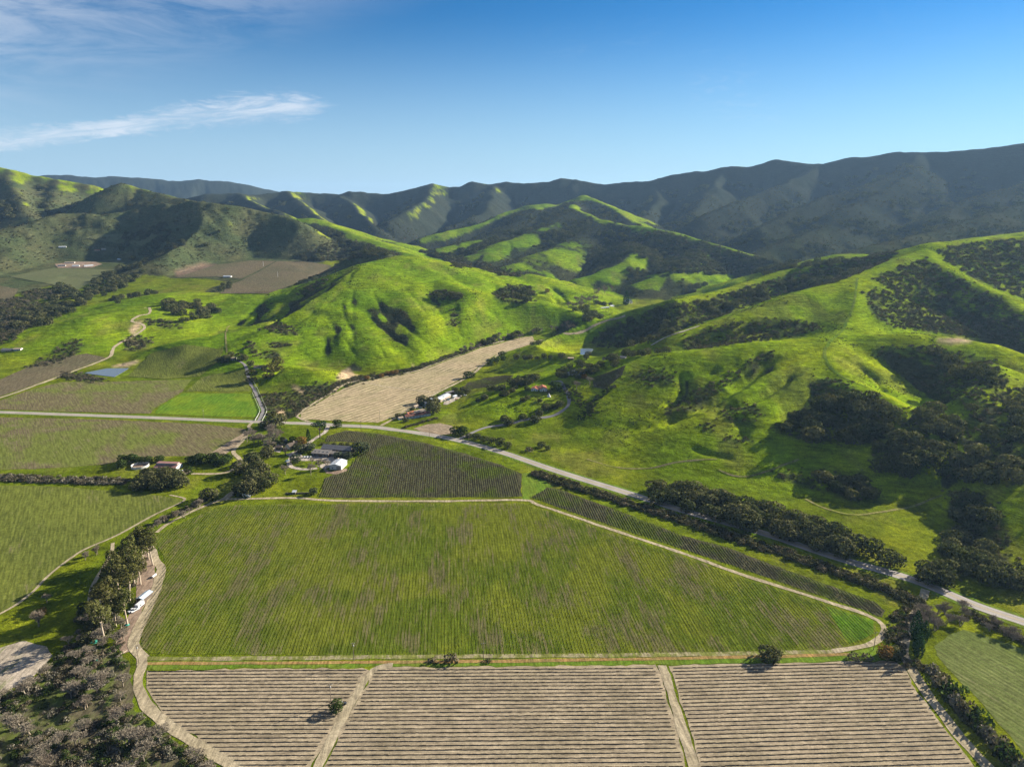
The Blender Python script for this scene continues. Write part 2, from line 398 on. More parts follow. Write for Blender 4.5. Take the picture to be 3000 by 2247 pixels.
_steps = np.exp(np.linspace(math.log(150.0), math.log(13000.0), 1600))
def hit(px, py):
    """where the line of sight through photo pixels first meets the terrain"""
    px = np.atleast_1d(np.asarray(px, float)); py = np.atleast_1d(np.asarray(py, float))
    dx, dy, dz = ray_dir(px, py)
    hl = np.sqrt(dx * dx + dy * dy)
    out = np.zeros((len(px), 3))
    for s in range(0, len(px), 400):
        sl = slice(s, s + 400)
        ux, uy, uz = dx[sl] / hl[sl], dy[sl] / hl[sl], dz[sl] / hl[sl]
        X = ux[:, None] * _steps; Y = uy[:, None] * _steps; Z = CAM_H + uz[:, None] * _steps
        G = ground(X, Y)
        below = Z < G
        i = np.argmax(below, 1); none = ~below.any(1); i[none] = len(_steps) - 1
        i = np.maximum(i, 1); r = np.arange(len(i))
        g0 = (Z - G)[r, i - 1]; g1 = (Z - G)[r, i]
        f = np.where(none, 1.0, g0 / np.maximum(g0 - g1, 1e-9))
        D = _steps[i - 1] + (_steps[i] - _steps[i - 1]) * f
        out[sl, 0] = ux * D; out[sl, 1] = uy * D
    out[:, 2] = ground(out[:, 0], out[:, 1])
    return out
# gullies cut by rain into the grass slopes: line by photo pixel, depth and half width in metres
GULLIES = [
 ([(945,904),(958,925),(972,950),(985,975),(980,996),(991,1042)], 3, 7), ([(1060,911),(1091,934),(1120,960),(1153,988),(1222,1034)], 5, 7), ([(1137,904),(1160,934),(1195,960),(1230,988),(1262,1015)], 4, 6),
 ([(1330,880),(1338,911),(1341,957),(1352,988)], 6, 8), ([(845,950),(870,965),(884,988),(868,1019),(907,1050)], 3, 7), ([(738,996),(755,1015),(768,1034),(790,1050)], 4, 7),
 ([(815,888),(770,893),(730,920),(692,950),(650,970),(615,988)], 6, 10), ([(1010,860),(1000,890),(1010,930),(1030,970),(1040,1010)], 3.5, 6), ([(1240,860),(1275,890),(1300,930),(1310,965)], 4, 7), ([(1400,880),(1440,915),(1470,940)], 4, 7),
 ([(1000,850),(970,880),(930,920),(900,950)], 2.5, 6), ([(1090,850),(1110,890),(1130,930),(1160,960)], 4, 6), ([(1180,840),(1220,880),(1250,920)], 4, 6), ([(1040,830),(1030,880),(1035,930)], 3, 5), ([(930,900),(900,930),(860,955)], 3, 6), ([(1000,980),(1020,1010),(1040,1040)], 3, 5), ([(1100,1000),(1120,1030),(1130,1050)], 3, 5), ([(780,960),(740,975),(700,985)], 3, 6), ([(1420,830),(1450,860),(1500,890)], 4, 8), ([(1290,790),(1330,815),(1380,845)], 3, 8),
 ([(2260,1010),(2200,1040),(2130,1075),(2060,1100)], 3, 6), ([(2380,1062),(2320,1100),(2260,1140),(2180,1172),(2100,1202)], 4, 8), ([(2500,1060),(2560,1100),(2600,1150)], 4, 8), ([(2150,1210),(2180,1250),(2170,1290)], 3, 8),
 ([(2289,1040),(2250,1065),(2207,1093),(2165,1120),(2124,1146),(2053,1181),(1965,1222),(1877,1252)], 8, 12), ([(1995,1087),(2006,1130),(1990,1165),(1960,1190)], 5, 9), ([(2560,1022),(2600,1045),(2642,1069),(2690,1105),(2731,1146),(2778,1199)], 9, 18),
 ([(2790,1222),(2775,1290),(2760,1352),(2749,1440)], 6, 12), ([(2330,1100),(2280,1130),(2230,1165),(2180,1190)], 3, 6), ([(2430,1120),(2380,1150),(2330,1190),(2290,1240)], 5, 9), ([(2860,1430),(2840,1500),(2830,1570),(2840,1640)], 5, 10),
 ([(2640,860),(2700,880),(2760,905),(2850,945)], 8, 18), ([(2300,950),(2200,965),(2100,990),(2030,1012)], 5, 9),
 ([(1600,830),(1640,860),(1670,890)], 4, 8), ([(1990,1300),(2080,1330),(2160,1345)], 1.5, 5),
]
def carve():
    for pix, dep, hw in GULLIES:
        q = np.array(pix, float)
        m = np.concatenate([np.linspace(q[i], q[i + 1], 8, endpoint=False) for i in range(len(q) - 1)] + [q[-1:]])
        P = hit(m[:, 0], m[:, 1])[:, :2]
        R = hw * 4
        sel = np.where((GX > P[:, 0].min() - R) & (GX < P[:, 0].max() + R) & (GY > P[:, 1].min() - R) & (GY < P[:, 1].max() + R))
        x, y = GX[sel], GY[sel]
        wx = (fbm(x / 18, y / 18, 2, 71) - .5) * hw * 1.4
        best = np.full(x.shape, 1e9); tt = np.zeros(x.shape); acc = 0; n = len(P)
        for i in range(n - 1):
            a, b = P[i], P[i + 1]; d = b - a; L = (d ** 2).sum() + 1e-9
            if L > 150 ** 2: continue
            t = np.clip(((x - a[0]) * d[0] + (y - a[1]) * d[1]) / L, 0, 1)
            e = np.hypot(x - a[0] - t * d[0], y - a[1] - t * d[1])
            k = e < best; best[k] = e[k]; tt[k] = (i + t[k]) / (n - 1)
        prof = 1 / (1 + ((best + wx * .5).clip(0) / hw) ** 2) ** 1.6 - .04
        GZ[sel] -= dep * (.38 if P[:, 0].mean() < 0 else 1.4) * np.clip(prof, 0, 1) * np.clip(tt * 4, 0, 1) * np.clip((1 - tt) * 5 + .3, 0, 1)

def hit1(px, py):
    return hit([px], [py])[0]
carve()
# ---------------------------------------------------------------- outlines and ground cover
def densify(P, closed=True, step=12.0):
    P = np.asarray(P, float); out = []
    n = len(P)
    for i in range(n if closed else n - 1):
        a, b = P[i], P[(i + 1) % n]
        m = max(1, int(np.hypot(*(b - a)) / step))
        for k in range(m): out.append(a + (b - a) * k / m)
    if not closed: out.append(P[-1])
    return np.array(out)
def poly_world(pix):
    """outline given by photo pixels -> outline on the ground (metres)"""
    Q = densify(pix, True, 14.0)
    return hit(Q[:, 0], Q[:, 1])[:, :2]
def inside(poly, x, y):
    res = np.zeros(x.shape, bool)
    bb = (x > poly[:, 0].min()) & (x < poly[:, 0].max()) & (y > poly[:, 1].min()) & (y < poly[:, 1].max())
    s = np.where(bb.ravel())[0]
    if not len(s): return res
    px, py = x.ravel()[s], y.ravel()[s]
    c = np.zeros(len(s), bool)
    for (x0, y0), (x1, y1) in zip(poly, np.roll(poly, -1, 0)):
        if y0 == y1: continue
        m = ((y0 > py) != (y1 > py)) & (px < (x1 - x0) * (py - y0) / (y1 - y0) + x0)
        c ^= m
    out = res.ravel(); out[s] = c
    return out.reshape(x.shape)

# --- slope direction of the ground (used for what grows where: sunny slopes carry grass, shady ones brush)
_tx = np.gradient(GX, axis=1); _ty = np.gradient(GY, axis=1); _tz = np.gradient(GZ, axis=1)
_rx = np.gradient(GX, axis=0); _ry = np.gradient(GY, axis=0); _rz = np.gradient(GZ, axis=0)
_nx = _ty * _rz - _tz * _ry; _ny = _tz * _rx - _tx * _rz; _nz = _tx * _ry - _ty * _rx
_s = np.sign(_nz); _l = np.sqrt(_nx ** 2 + _ny ** 2 + _nz ** 2) + 1e-9
NX, NY, NZ = _nx * _s / _l, _ny * _s / _l, _nz * _s / _l
_k = 5
def blur(g, k):
    for ax in (0, 1):
        c = np.cumsum(np.concatenate([np.repeat(np.take(g, [0], ax), k + 1, ax), g, np.repeat(np.take(g, [-1], ax), k, ax)], ax), ax)
        n = g.shape[ax]
        g = (np.take(c, np.arange(2 * k + 1, 2 * k + 1 + n), ax) - np.take(c, np.arange(0, n), ax)) / (2 * k + 1)
    return g
ASPECT = blur(NX * math.sin(SUN_AZ) + NY * math.cos(SUN_AZ), 2)        # > 0 faces the afternoon sun

BRUSH = [   # chaparral and scrub outlines on the near and middle hills
 [(2560,745),(2640,730),(2600,765),(2520,800),(2440,830),(2362,845),(2260,875),(2150,915),(2040,950),(1960,980),(1905,1006),(1820,1020),(1735,1015),(1730,1000),(1780,962),(1840,930),(1915,905),(1970,890),(2060,880),(2160,850),(2240,825),(2330,800),(2460,775)],
 [(2715,760),(2780,800),(2840,830),(2925,870),(2965,905),(3040,960),(3010,990),(2900,985),(2780,965),(2700,960),(2640,960),(2570,940),(2545,890),(2530,860),(2600,840),(2560,822),(2640,780)],
 [(2740,730),(2860,712),(3000,700),(3200,690),(3200,960),(3000,880),(2930,850),(2840,810),(2780,770)],
 [(2600,960),(2700,968),(2790,980),(2900,995),(3000,1030),(3100,1060),(3100,960),(2950,930),(2750,930)],
 [(2075,960),(2160,942),(2290,935),(2400,948),(2410,962),(2330,985),(2200,1000),(2080,1020),(2010,1025),(1990,1005),(2030,980)],
 [(2230,1030),(2280,1040),(2220,1085),(2150,1120),(2080,1170),(2010,1205),(1960,1225),(1940,1205),(1990,1160),(2060,1130),(2140,1095),(2190,1060)],
 [(2560,1020),(2640,1015),(2720,1015),(2840,1035),(2920,1060),(2960,1110),(2930,1170),(2850,1190),(2760,1170),(2690,1140),(2640,1100),(2600,1070),(2570,1045)],
 [(2370,1120),(2420,1105),(2470,1115),(2520,1145),(2500,1165),(2440,1165),(2380,1160)],
 [(2260,1250),(2330,1210),(2400,1170),(2450,1155),(2560,1165),(2650,1200),(2680,1240),(2620,1280),(2540,1300),(2400,1300),(2310,1280)],
 [(2110,1200),(2180,1180),(2240,1200),(2230,1230),(2170,1240),(2110,1225)],
 [(2050,1240),(2100,1240),(2090,1265),(2050,1262)], [(2105,1275),(2200,1280),(2230,1290),(2150,1300)],
 [(2680,1200),(2760,1200),(2810,1250),(2860,1200),(2960,1140),(3100,1110),(3100,1420),(2960,1420),(2880,1330),(2800,1300),(2740,1310),(2740,1390),(2560,1390),(2545,1320),(2620,1290)],
 [(2240,1390),(2360,1385),(2420,1370),(2520,1395),(2560,1440),(2540,1470),(2470,1465),(2400,1440)],
 [(1905,1078),(1960,1090),(1990,1110),(1960,1125),(1900,1135),(1860,1120),(1850,1100)],
 [(2780,1440),(2860,1425),(2930,1470),(2960,1560),(2960,1640),(2900,1700),(2780,1690),(2740,1640),(2780,1560)],
 [(760,1155),(800,1150),(860,1150),(900,1120),(960,1125),(1040,1105),(1100,1095),(1180,1085),(1220,1075),(1210,1090),(1050,1122),(980,1150),(890,1195),(850,1225),(780,1225)],
 [(770,960),(830,950),(870,965),(870,985),(800,975)], [(715,1000),(745,1005),(760,1040),(735,1035)], [(780,1003),(850,1003),(855,1015),(790,1018)],
 [(730,1035),(800,1030),(830,1050),(770,1052)],
 [(860,757),(930,720),(1000,700),(1070,710),(1140,735),(1165,745),(1100,750),(1060,755),(1000,765),(900,765)],
 [(1316,757),(1350,755),(1388,780),(1330,785)], [(1398,765),(1460,785),(1535,798),(1530,812),(1470,808),(1410,790)],
 [(1250,858),(1300,850),(1362,862),(1340,880),(1290,882)], [(1440,860),(1490,835),(1560,840),(1570,870),(1530,890),(1480,885)],
 [(1330,895),(1345,920),(1335,960),(1322,960)],
 [(1705,762),(1750,720),(1850,690),(1930,674),(2050,707),(2172,742),(2300,775),(2250,800),(2050,800),(1960,800),(1905,790),(1900,760),(1850,735),(1780,765)],
 [(880,860),(900,840),(960,815),(945,840),(895,868)],
 [(350,1000),(400,985),(450,990),(430,1020),(380,1030)], [(420,930),(520,945),(535,965),(440,960)],
 [(183,1090),(225,1092),(300,1108),(310,1120),(250,1120),(185,1110)],
 [(0,880),(60,870),(130,895),(100,940),(40,1000),(0,1010),(-100,1000),(-100,900)],
 [(60,860),(110,845),(180,855),(170,875),(90,880)],
 [(190,1010),(230,990),(248,1010),(225,1035),(150,1070),(80,1082),(130,1050)],
]
BARE = [    # eroded banks and bare soil: colour index 0 tan, 1 brown
 (0, [(985,1112),(1000,1085),(1020,1078),(1042,1100),(1030,1115)]),
 (0, [(852,1132),(868,1130),(892,1148),(885,1155)]), (0, [(808,1200),(830,1200),(838,1215),(812,1222)]),
 (0, [(1040,1095),(1052,1100),(1050,1112)]), (0, [(1205,1068),(1215,1072),(1212,1080)]),
 (0, [(375,965),(400,945),(418,940),(410,962),(390,985)]), (0, [(320,1075),(400,1055),(410,1060),(370,1076)]),
 (1, [(360,990),(395,995),(410,1010),(380,1012)]), (1, [(510,795),(590,770),(640,775),(560,805),(520,812)]),
 (0, [(2730,995),(2800,990),(2860,1000),(2780,1010)]),
]
BRUSH_W = [poly_world(p) for p in BRUSH]
BARE_W = [(c, poly_world(p)) for c, p in BARE]

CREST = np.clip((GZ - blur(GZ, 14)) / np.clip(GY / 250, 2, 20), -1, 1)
def paint():
    x, y, z = GX, GY, GZ
    bias = {'far': -6.0, 'left': -1.7, 'knoll': -1.8, 'range': -2.3, 'mid': .32, 'right': 1.5, 'centre': 1.2, 'leftmound': 1.2}
    b = np.full(x.shape, 1.2)
    for i, g in enumerate(GROUPS): b[OWNER == i + 1] = bias[g]
    if 'mid' in GROUPS: b = np.where(OWNER == GROUPS.index('mid') + 1, b - 1.0 * sstep(2300, 3000, y), b)
    b = blur(b, 3)
    n1 = fbm(x / 240, y / 240, 4, 101); n2 = fbm(x / 60, y / 60, 4, 131); n3 = fbm(x / 14, y / 14, 3, 151)
    crest = CREST
    g = b + ASPECT * 2.6 + (n1 - .5) * 1.6 + (n2 - .5) * .9 + crest * (.55 + 1.0 * sstep(2400, 3200, y))
    soft = sstep(1500, 2600, y) * .22
    grass = sstep(-.05 - soft, .12 + soft, g + (n3 - .5) * (.25 + soft * 3))
    jx, jy = (n2 - .5) * 14, (fbm(x / 45, y / 45, 3, 171) - .5) * 14
    jit = np.clip(y / 900, .6, 2.0)
    bru = np.zeros(x.shape)
    for p in BRUSH_W: bru = np.maximum(bru, inside(p, x + jx * jit, y + jy * jit).astype(float))
    bru = blur(bru, 1)
    grass = grass * (1 - bru * np.clip(.6 + (n3 - .5) * 2.0, 0, 1))
    # palettes
    def C(*c): return np.array(c)[None, None, :]
    t = np.clip((fbm(x / 90, y / 90, 4, 201) - .32) / .4, 0, 1)[..., None]
    t2 = np.clip((fbm(x / 28, y / 28, 3, 221) - .35) / .35, 0, 1)[..., None]
    lush = C(.085, .155, .004) * (1 - t) + C(.125, .190, .005) * t
    flatg = (1 - np.clip((z - base_z(x, y)) / 8, 0, 1))[..., None]
    lush = lush * (1 - flatg * (1 - C(.95, .74, 1.5)))
    ripe = C(.165, .205, .006)
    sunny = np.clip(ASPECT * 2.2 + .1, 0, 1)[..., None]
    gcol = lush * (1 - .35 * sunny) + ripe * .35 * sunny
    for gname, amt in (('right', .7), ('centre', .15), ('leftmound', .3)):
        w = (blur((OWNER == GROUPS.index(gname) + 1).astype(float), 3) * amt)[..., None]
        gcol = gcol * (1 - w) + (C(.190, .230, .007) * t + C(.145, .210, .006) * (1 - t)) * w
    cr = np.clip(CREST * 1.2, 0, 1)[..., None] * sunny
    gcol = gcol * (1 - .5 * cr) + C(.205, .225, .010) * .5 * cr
    gcol = gcol * (.86 + .28 * t2)
    tan = sstep(.60, .78, fbm(x / 37, y / 70, 4, 241) + .12 * (1 - NZ) * 4)[..., None]
    gcol = gcol * (1 - .35 * tan) + C(.14, .125, .035) * .35 * tan
    ccol = C(.036, .046, .018) * (1 - t) + C(.054, .056, .024) * t
    ccol = ccol * (.75 + .5 * n3[..., None])
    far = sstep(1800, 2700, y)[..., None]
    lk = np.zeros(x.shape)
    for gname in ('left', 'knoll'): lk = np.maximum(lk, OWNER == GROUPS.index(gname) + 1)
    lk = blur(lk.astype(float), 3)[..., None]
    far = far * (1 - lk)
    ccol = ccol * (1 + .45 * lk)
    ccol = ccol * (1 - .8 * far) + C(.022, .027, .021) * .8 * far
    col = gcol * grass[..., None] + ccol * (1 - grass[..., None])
    for c, p in BARE_W:
        m = blur(inside(p, x + jx * .25, y + jy * .25).astype(float), 1)[..., None]
        col = col * (1 - m) + (C(.36, .27, .16) if c == 0 else C(.15, .11, .075)) * m
    steep = sstep(.62, .48, NZ)[..., None] * sstep(1500, 900, y)[..., None]
    col = col * (1 - .6 * steep) + C(.22, .17, .10) * .6 * steep
    return col, grass, bru
GCOL, GRASS, BRU = paint()

# ---------------------------------------------------------------- material helpers
def new_mat(name):
    m = bpy.data.materials.new(name); m.use_nodes = True
    nt = m.node_tree; nt.nodes.clear()
    out = nt.nodes.new('ShaderNodeOutputMaterial')
    return m, nt, out
class NT:
    """small node-building helper"""
    def __init__(s, name):
        s.mat, s.nt, s.out = new_mat(name)
        s.N, s.L = s.nt.nodes, s.nt.links
    def node(s, t, **kw):
        n = s.N.new(t)
        for k, v in kw.items():
            if hasattr(n, k): setattr(n, k, v)
        return n
    def put(s, sock, v):
        if isinstance(v, bpy.types.NodeSocket): s.L.new(v, sock)
        elif isinstance(v, (tuple, list)): sock.default_value = tuple(v) + ((1,) if len(v) == 3 and sock.type == 'RGBA' else ())
        else: sock.default_value = v
    def pos(s): return s.node('ShaderNodeNewGeometry').outputs['Position']
    def obj(s): return s.node('ShaderNodeTexCoord').outputs['Object']
    def mapping(s, vec, scale=(1, 1, 1), rot=(0, 0, 0), loc=(0, 0, 0)):
        n = s.node('ShaderNodeMapping'); s.put(n.inputs['Vector'], vec)
        n.inputs['Scale'].default_value = scale; n.inputs['Rotation'].default_value = rot; n.inputs['Location'].default_value = loc
        return n.outputs[0]
    def noise(s, vec, scale, detail=3.0, rough=.55, dist=0.0):
        n = s.node('ShaderNodeTexNoise'); s.put(n.inputs['Vector'], vec)
        n.inputs['Scale'].default_value = scale; n.inputs['Detail'].default_value = detail
        n.inputs['Roughness'].default_value = rough; n.inputs['Distortion'].default_value = dist
        return n.outputs['Fac']
    def rng(s, v, a, b, lo=0.0, hi=1.0, smooth=True):
        n = s.node('ShaderNodeMapRange'); n.interpolation_type = 'SMOOTHSTEP' if smooth else 'LINEAR'
        s.put(n.inputs['Value'], v)
        for k, q in (('From Min', a), ('From Max', b), ('To Min', lo), ('To Max', hi)): n.inputs[k].default_value = q
        return n.outputs[0]
    def math(s, op, a, b=None, clamp=False):
        n = s.node('ShaderNodeMath'); n.operation = op; n.use_clamp = clamp
        s.put(n.inputs[0], a)
        if b is not None: s.put(n.inputs[1], b)
        return n.outputs[0]
    def mix(s, f, a, b, mode='MIX'):
        n = s.node('ShaderNodeMix'); n.data_type = 'RGBA'; n.blend_type = mode
        s.put(n.inputs['Factor'], f); s.put(n.inputs['A'], a); s.put(n.inputs['B'], b)
        return n.outputs['Result']
    def mul(s, a, fac):
        """colour times a number socket"""
        n = s.node('ShaderNodeVectorMath'); n.operation = 'SCALE'
        s.put(n.inputs[0], a); s.put(n.inputs['Scale'], fac)
        return n.outputs[0]
    def bump(s, h, strength=.5, dist=1.0):
        n = s.node('ShaderNodeBump'); n.inputs['Strength'].default_value = strength; n.inputs['Distance'].default_value = dist
        s.put(n.inputs['Height'], h); return n.outputs[0]
    def surface(s, col, rough=.95, normal=None, spec=.1, metal=0.0, sheen=0.0):
        b = s.node('ShaderNodeBsdfPrincipled')
        s.put(b.inputs['Base Color'], col); s.put(b.inputs['Roughness'], rough); s.put(b.inputs['Metallic'], metal)
        b.inputs['Specular IOR Level'].default_value = spec
        if normal is not None: s.put(b.inputs['Normal'], normal)
        s.L.new(b.outputs[0], s.out.inputs['Surface'])
        return s.mat

def mat_terrain():
    t = NT('hill_ground')
    a = t.node('ShaderNodeAttribute'); a.attribute_name = 'cover'
    p = t.pos()
    n1 = t.noise(p, .9, 4, .65); n2 = t.noise(p, .16, 4, .6); n3 = t.noise(p, .035, 3, .6)
    col = t.mul(a.outputs['Color'], t.rng(n1, .25, .75, .42, 1.58, False))
    col = t.mul(col, t.rng(n2, .3, .7, .68, 1.32, False))
    col = t.mix(t.rng(n3, .42, .68, 0, .35), col, t.mix(1.0, col, (1.25, 1.02, .85), 'MULTIPLY'))
    n4 = t.noise(t.mapping(p, (.035, .035, .75)), 1.0, 4, .6)
    col = t.mul(col, t.rng(n4, .3, .7, .62, 1.38, False))
    n5 = t.noise(p, .42, 3, .6)
    col = t.mix(t.rng(n5, .53, .68, 0, .65), col, t.mix(1.0, col, (.55, .52, .6), 'MULTIPLY'))
    n1 = t.math('ADD', n1, t.math('MULTIPLY', n4, .8))
    nrm = t.bump(t.math('ADD', t.math('MULTIPLY', n2, 1.4), t.math('MULTIPLY', n1, .5)), .55, 1.6)
    return t.surface(col, 1.0, nrm, 0.0)
M_TERRAIN = mat_terrain()

def link(o, parent=None):
    COL.objects.link(o)
    if parent is not None: o.parent = parent
    return o
def tag(o, label=None, cat=None, group=None, kind=None):
    if label: o['label'] = label
    if cat: o['category'] = cat
    if group: o['group'] = group
    if kind: o['kind'] = kind
    return o
def np_mesh(name, verts, faces, mat, smooth=False):
    """mesh from arrays; faces is an (n,3) or (n,4) array, or a list of both"""
    me = bpy.data.meshes.new(name)
    verts = np.asarray(verts, float)
    fl = faces if isinstance(faces, list) else [faces]
    fl = [np.asarray(f, np.int64) for f in fl if len(f)]
    loops = np.concatenate([f.ravel() for f in fl])
    tot = np.concatenate([np.full(len(f), f.shape[1]) for f in fl])
    start = np.concatenate([[0], np.cumsum(tot)[:-1]])
    me.vertices.add(len(verts)); me.vertices.foreach_set('co', verts.ravel())
    me.loops.add(len(loops)); me.loops.foreach_set('vertex_index', loops)
    me.polygons.add(len(tot)); me.polygons.foreach_set('loop_start', start)
    me.polygons.foreach_set('use_smooth', np.full(len(tot), bool(smooth)))
    if mat is not None: me.materials.append(mat)
    me.update(calc_edges=True)
    return me

def build_terrain():
    V = np.stack([GX.ravel(), GY.ravel(), GZ.ravel()], 1)
    Nrm = np.stack([NX.ravel(), NY.ravel(), NZ.ravel()], 1)
    C4 = np.concatenate([GCOL.reshape(-1, 3), np.ones((NA * NR, 1))], 1).astype(np.float32)
    idx = np.arange(NR * NA).reshape(NR, NA)
    Q = np.stack([idx[:-1, :-1], idx[1:, :-1], idx[1:, 1:], idx[:-1, 1:]], -1).reshape(-1, 4)[:, ::-1]
    own = OWNER.copy()
    for _ in range(2):                                  # tidy single stray cells at the foot of each hill
        pass
    hgt = blur(GZ - base_z(GX, GY), 2)
    own[hgt < 2.5] = 0
    fo = own[:-1, :-1].ravel()
    info = {'floor': ('valley_floor', 'flat green valley floor between the hills'),
            'far': ('distant_mountains', 'hazy blue mountains on the skyline at far left'),
            'left': ('chaparral_mountain', 'steep chaparral mountain rising at the left edge'),
            'knoll': ('brushy_knoll', 'dark brush covered knolls left of centre behind the brown vineyards'),
            'range': ('mountain_range', 'long dark mountain range along the skyline rising to the right'),
            'mid': ('valley_hills', 'green and wooded spurs at the head of the side valley'),
            'right': ('oak_hill', 'big sunlit green hill with oaks and brush on the right'),
            'centre': ('green_hill', 'bright green folded hill in the middle of the picture'),
            'leftmound': ('grass_mound', 'low green mound beside the pale pond road')}
    for i, g in enumerate(['floor'] + GROUPS):
        f = Q[fo == i]
        if not len(f): continue
        used, inv = np.unique(f, return_inverse=True)
        name, label = info[g]
        me = np_mesh(name, V[used], inv.reshape(-1, 4), M_TERRAIN, True)
        ca = me.color_attributes.new('cover', 'FLOAT_COLOR', 'POINT')
        ca.data.foreach_set('color', C4[used].ravel())
        me.normals_split_custom_set_from_vertices(Nrm[used])
        o = link(bpy.data.objects.new(name, me))
        tag(o, label, None, None, 'structure')
build_terrain()
# ---------------------------------------------------------------- fields, roads, tracks, water
ROW_AZ = math.radians(-5.3)         # compass bearing of the rows in the big vineyards

def mat_field(name, a, b, c, big=.012, mid=.08, fine=1.1, stripe=None, patch=(.42, .62), spot=(.55, .72), bumpd=.25):
    """a = main cover, b = second cover in broad patches, c = soil or dry spots; stripe = (bearing, spacing, colour, width 0..1, strength)"""
    t = NT(name); p = t.pos()
    az = stripe[0] if stripe else ROW_AZ
    pr = t.mapping(p, (1, 1, 1), (0, 0, az)); q = t.mapping(pr, (1, .10, 1))
    n1 = t.noise(p, big, 4, .6, .4); q2 = t.mapping(pr, (1, .35, 1)); n2 = t.noise(q2, mid, 5, .65); n3 = t.noise(p, fine, 4, .7); n4 = t.noise(q, .55, 3, .6)
    col = t.mix(t.rng(t.math('ADD', t.math('MULTIPLY', n1, .65), t.math('MULTIPLY', n2, .35)), patch[0], patch[1]), a, b)
    col = t.mix(t.rng(t.math('ADD', t.math('MULTIPLY', n2, .6), t.math('MULTIPLY', n4, .4)), spot[0], spot[1], 0, .85), col, c)
    h = n3
    if stripe:
        sx = t.node('ShaderNodeSeparateXYZ'); t.put(sx.inputs[0], t.mapping(p, (1, 1, 1), (0, 0, az)))
        ph = t.math('ADD', t.math('DIVIDE', sx.outputs['X'], stripe[1]), t.math('MULTIPLY', n4, .12))
        saw = t.math('ABSOLUTE', t.math('SUBTRACT', t.math('FRACT', ph), .5))
        f = t.rng(saw, stripe[3] * .5 + .08, stripe[3] * .5 - .08, 0, stripe[4])
        f = t.math('MULTIPLY', f, t.rng(n4, .3, .62, .35, 1))
        col = t.mix(f, col, stripe[2])
    col = t.mul(col, t.rng(n3, .25, .75, .62, 1.38, False))
    col = t.mul(col, t.rng(n4, .3, .7, .66, 1.34, False))
    col = t.mul(col, t.rng(t.noise(p, .33, 3, .6), .3, .7, .76, 1.24, False))
    return t.surface(col, 1.0, t.bump(t.math('ADD', n3, n4), .6, bumpd), 0.0)

def sheet(name, outline, mat, lift, label, step=9.0, kind='structure', is_px=True, parent=None):
    """a ground sheet following the terrain inside an outline"""
    P = poly_world(outline) if is_px else np.asarray(outline, float)
    Q = densify(P, True, min(step, 4.0))
    jj = min(1.3, .1 * math.sqrt(np.ptp(P[:, 0])))
    Q = Q + np.stack([fbm(Q[:, 0] / 7, Q[:, 1] / 7, 3, 7) - .5, fbm(Q[:, 0] / 7, Q[:, 1] / 7, 3, 8) - .5], 1) * 2.6 * jj
    x0, y0 = P.min(0); x1, y1 = P.max(0)
    st = max(step, math.sqrt((x1 - x0) * (y1 - y0) / 9000.0))
    gx, gy = np.meshgrid(np.arange(x0 + st / 2, x1, st), np.arange(y0 + st / 2, y1, st))
    m = inside(P, gx, gy)
    pts = [Vector(v) for v in np.concatenate([Q, np.stack([gx[m], gy[m]], 1)])]
    n = len(Q)
    r = mgeo.delaunay_2d_cdt(pts, [(i, (i + 1) % n) for i in range(n)], [], 1, 0.05)
    V = np.array([(v.x, v.y) for v in r[0]])
    F = np.array([f for f in r[2] if len(f) == 3])
    a, b, c = V[F[:, 0]], V[F[:, 1]], V[F[:, 2]]
    cr = (b[:, 0] - a[:, 0]) * (c[:, 1] - a[:, 1]) - (b[:, 1] - a[:, 1]) * (c[:, 0] - a[:, 0])
    F[cr < 0] = F[cr < 0][:, ::-1]
    Z = ground(V[:, 0], V[:, 1]) + lift
    me = np_mesh(name, np.column_stack([V, Z]), F, mat, True)
    o = link(bpy.data.objects.new(name, me), parent)
    if parent is None: tag(o, label, None, None, kind)
    return o, P

def smooth_line(P, step=5.0):
    """Catmull-Rom through points on the ground, resampled evenly"""
    P = np.asarray(P, float)
    P = np.vstack([2 * P[0] - P[1], P, 2 * P[-1] - P[-2]])
    out = []
    for i in range(1, len(P) - 2):
        a, b, c, d = P[i - 1:i + 3]
        m = max(2, int(np.hypot(*(c - b)) / step))
        t = np.linspace(0, 1, m, endpoint=False)[:, None]
        out.append(.5 * ((2 * b) + (c - a) * t + (2 * a - 5 * b + 4 * c - d) * t ** 2 + (3 * b - a - 3 * c + d) * t ** 3))
    return np.vstack(out + [P[-2][None]])
def px_line(pix, step=5.0):
    pix = np.asarray(pix, float)
    return smooth_line(hit(pix[:, 0], pix[:, 1])[:, :2], step)
def offset_line(L, d):
    T = np.gradient(L, axis=0); T /= np.linalg.norm(T, axis=1)[:, None] + 1e-9
    return L + np.stack([-T[:, 1], T[:, 0]], 1) * np.asarray(d).reshape(-1, 1)
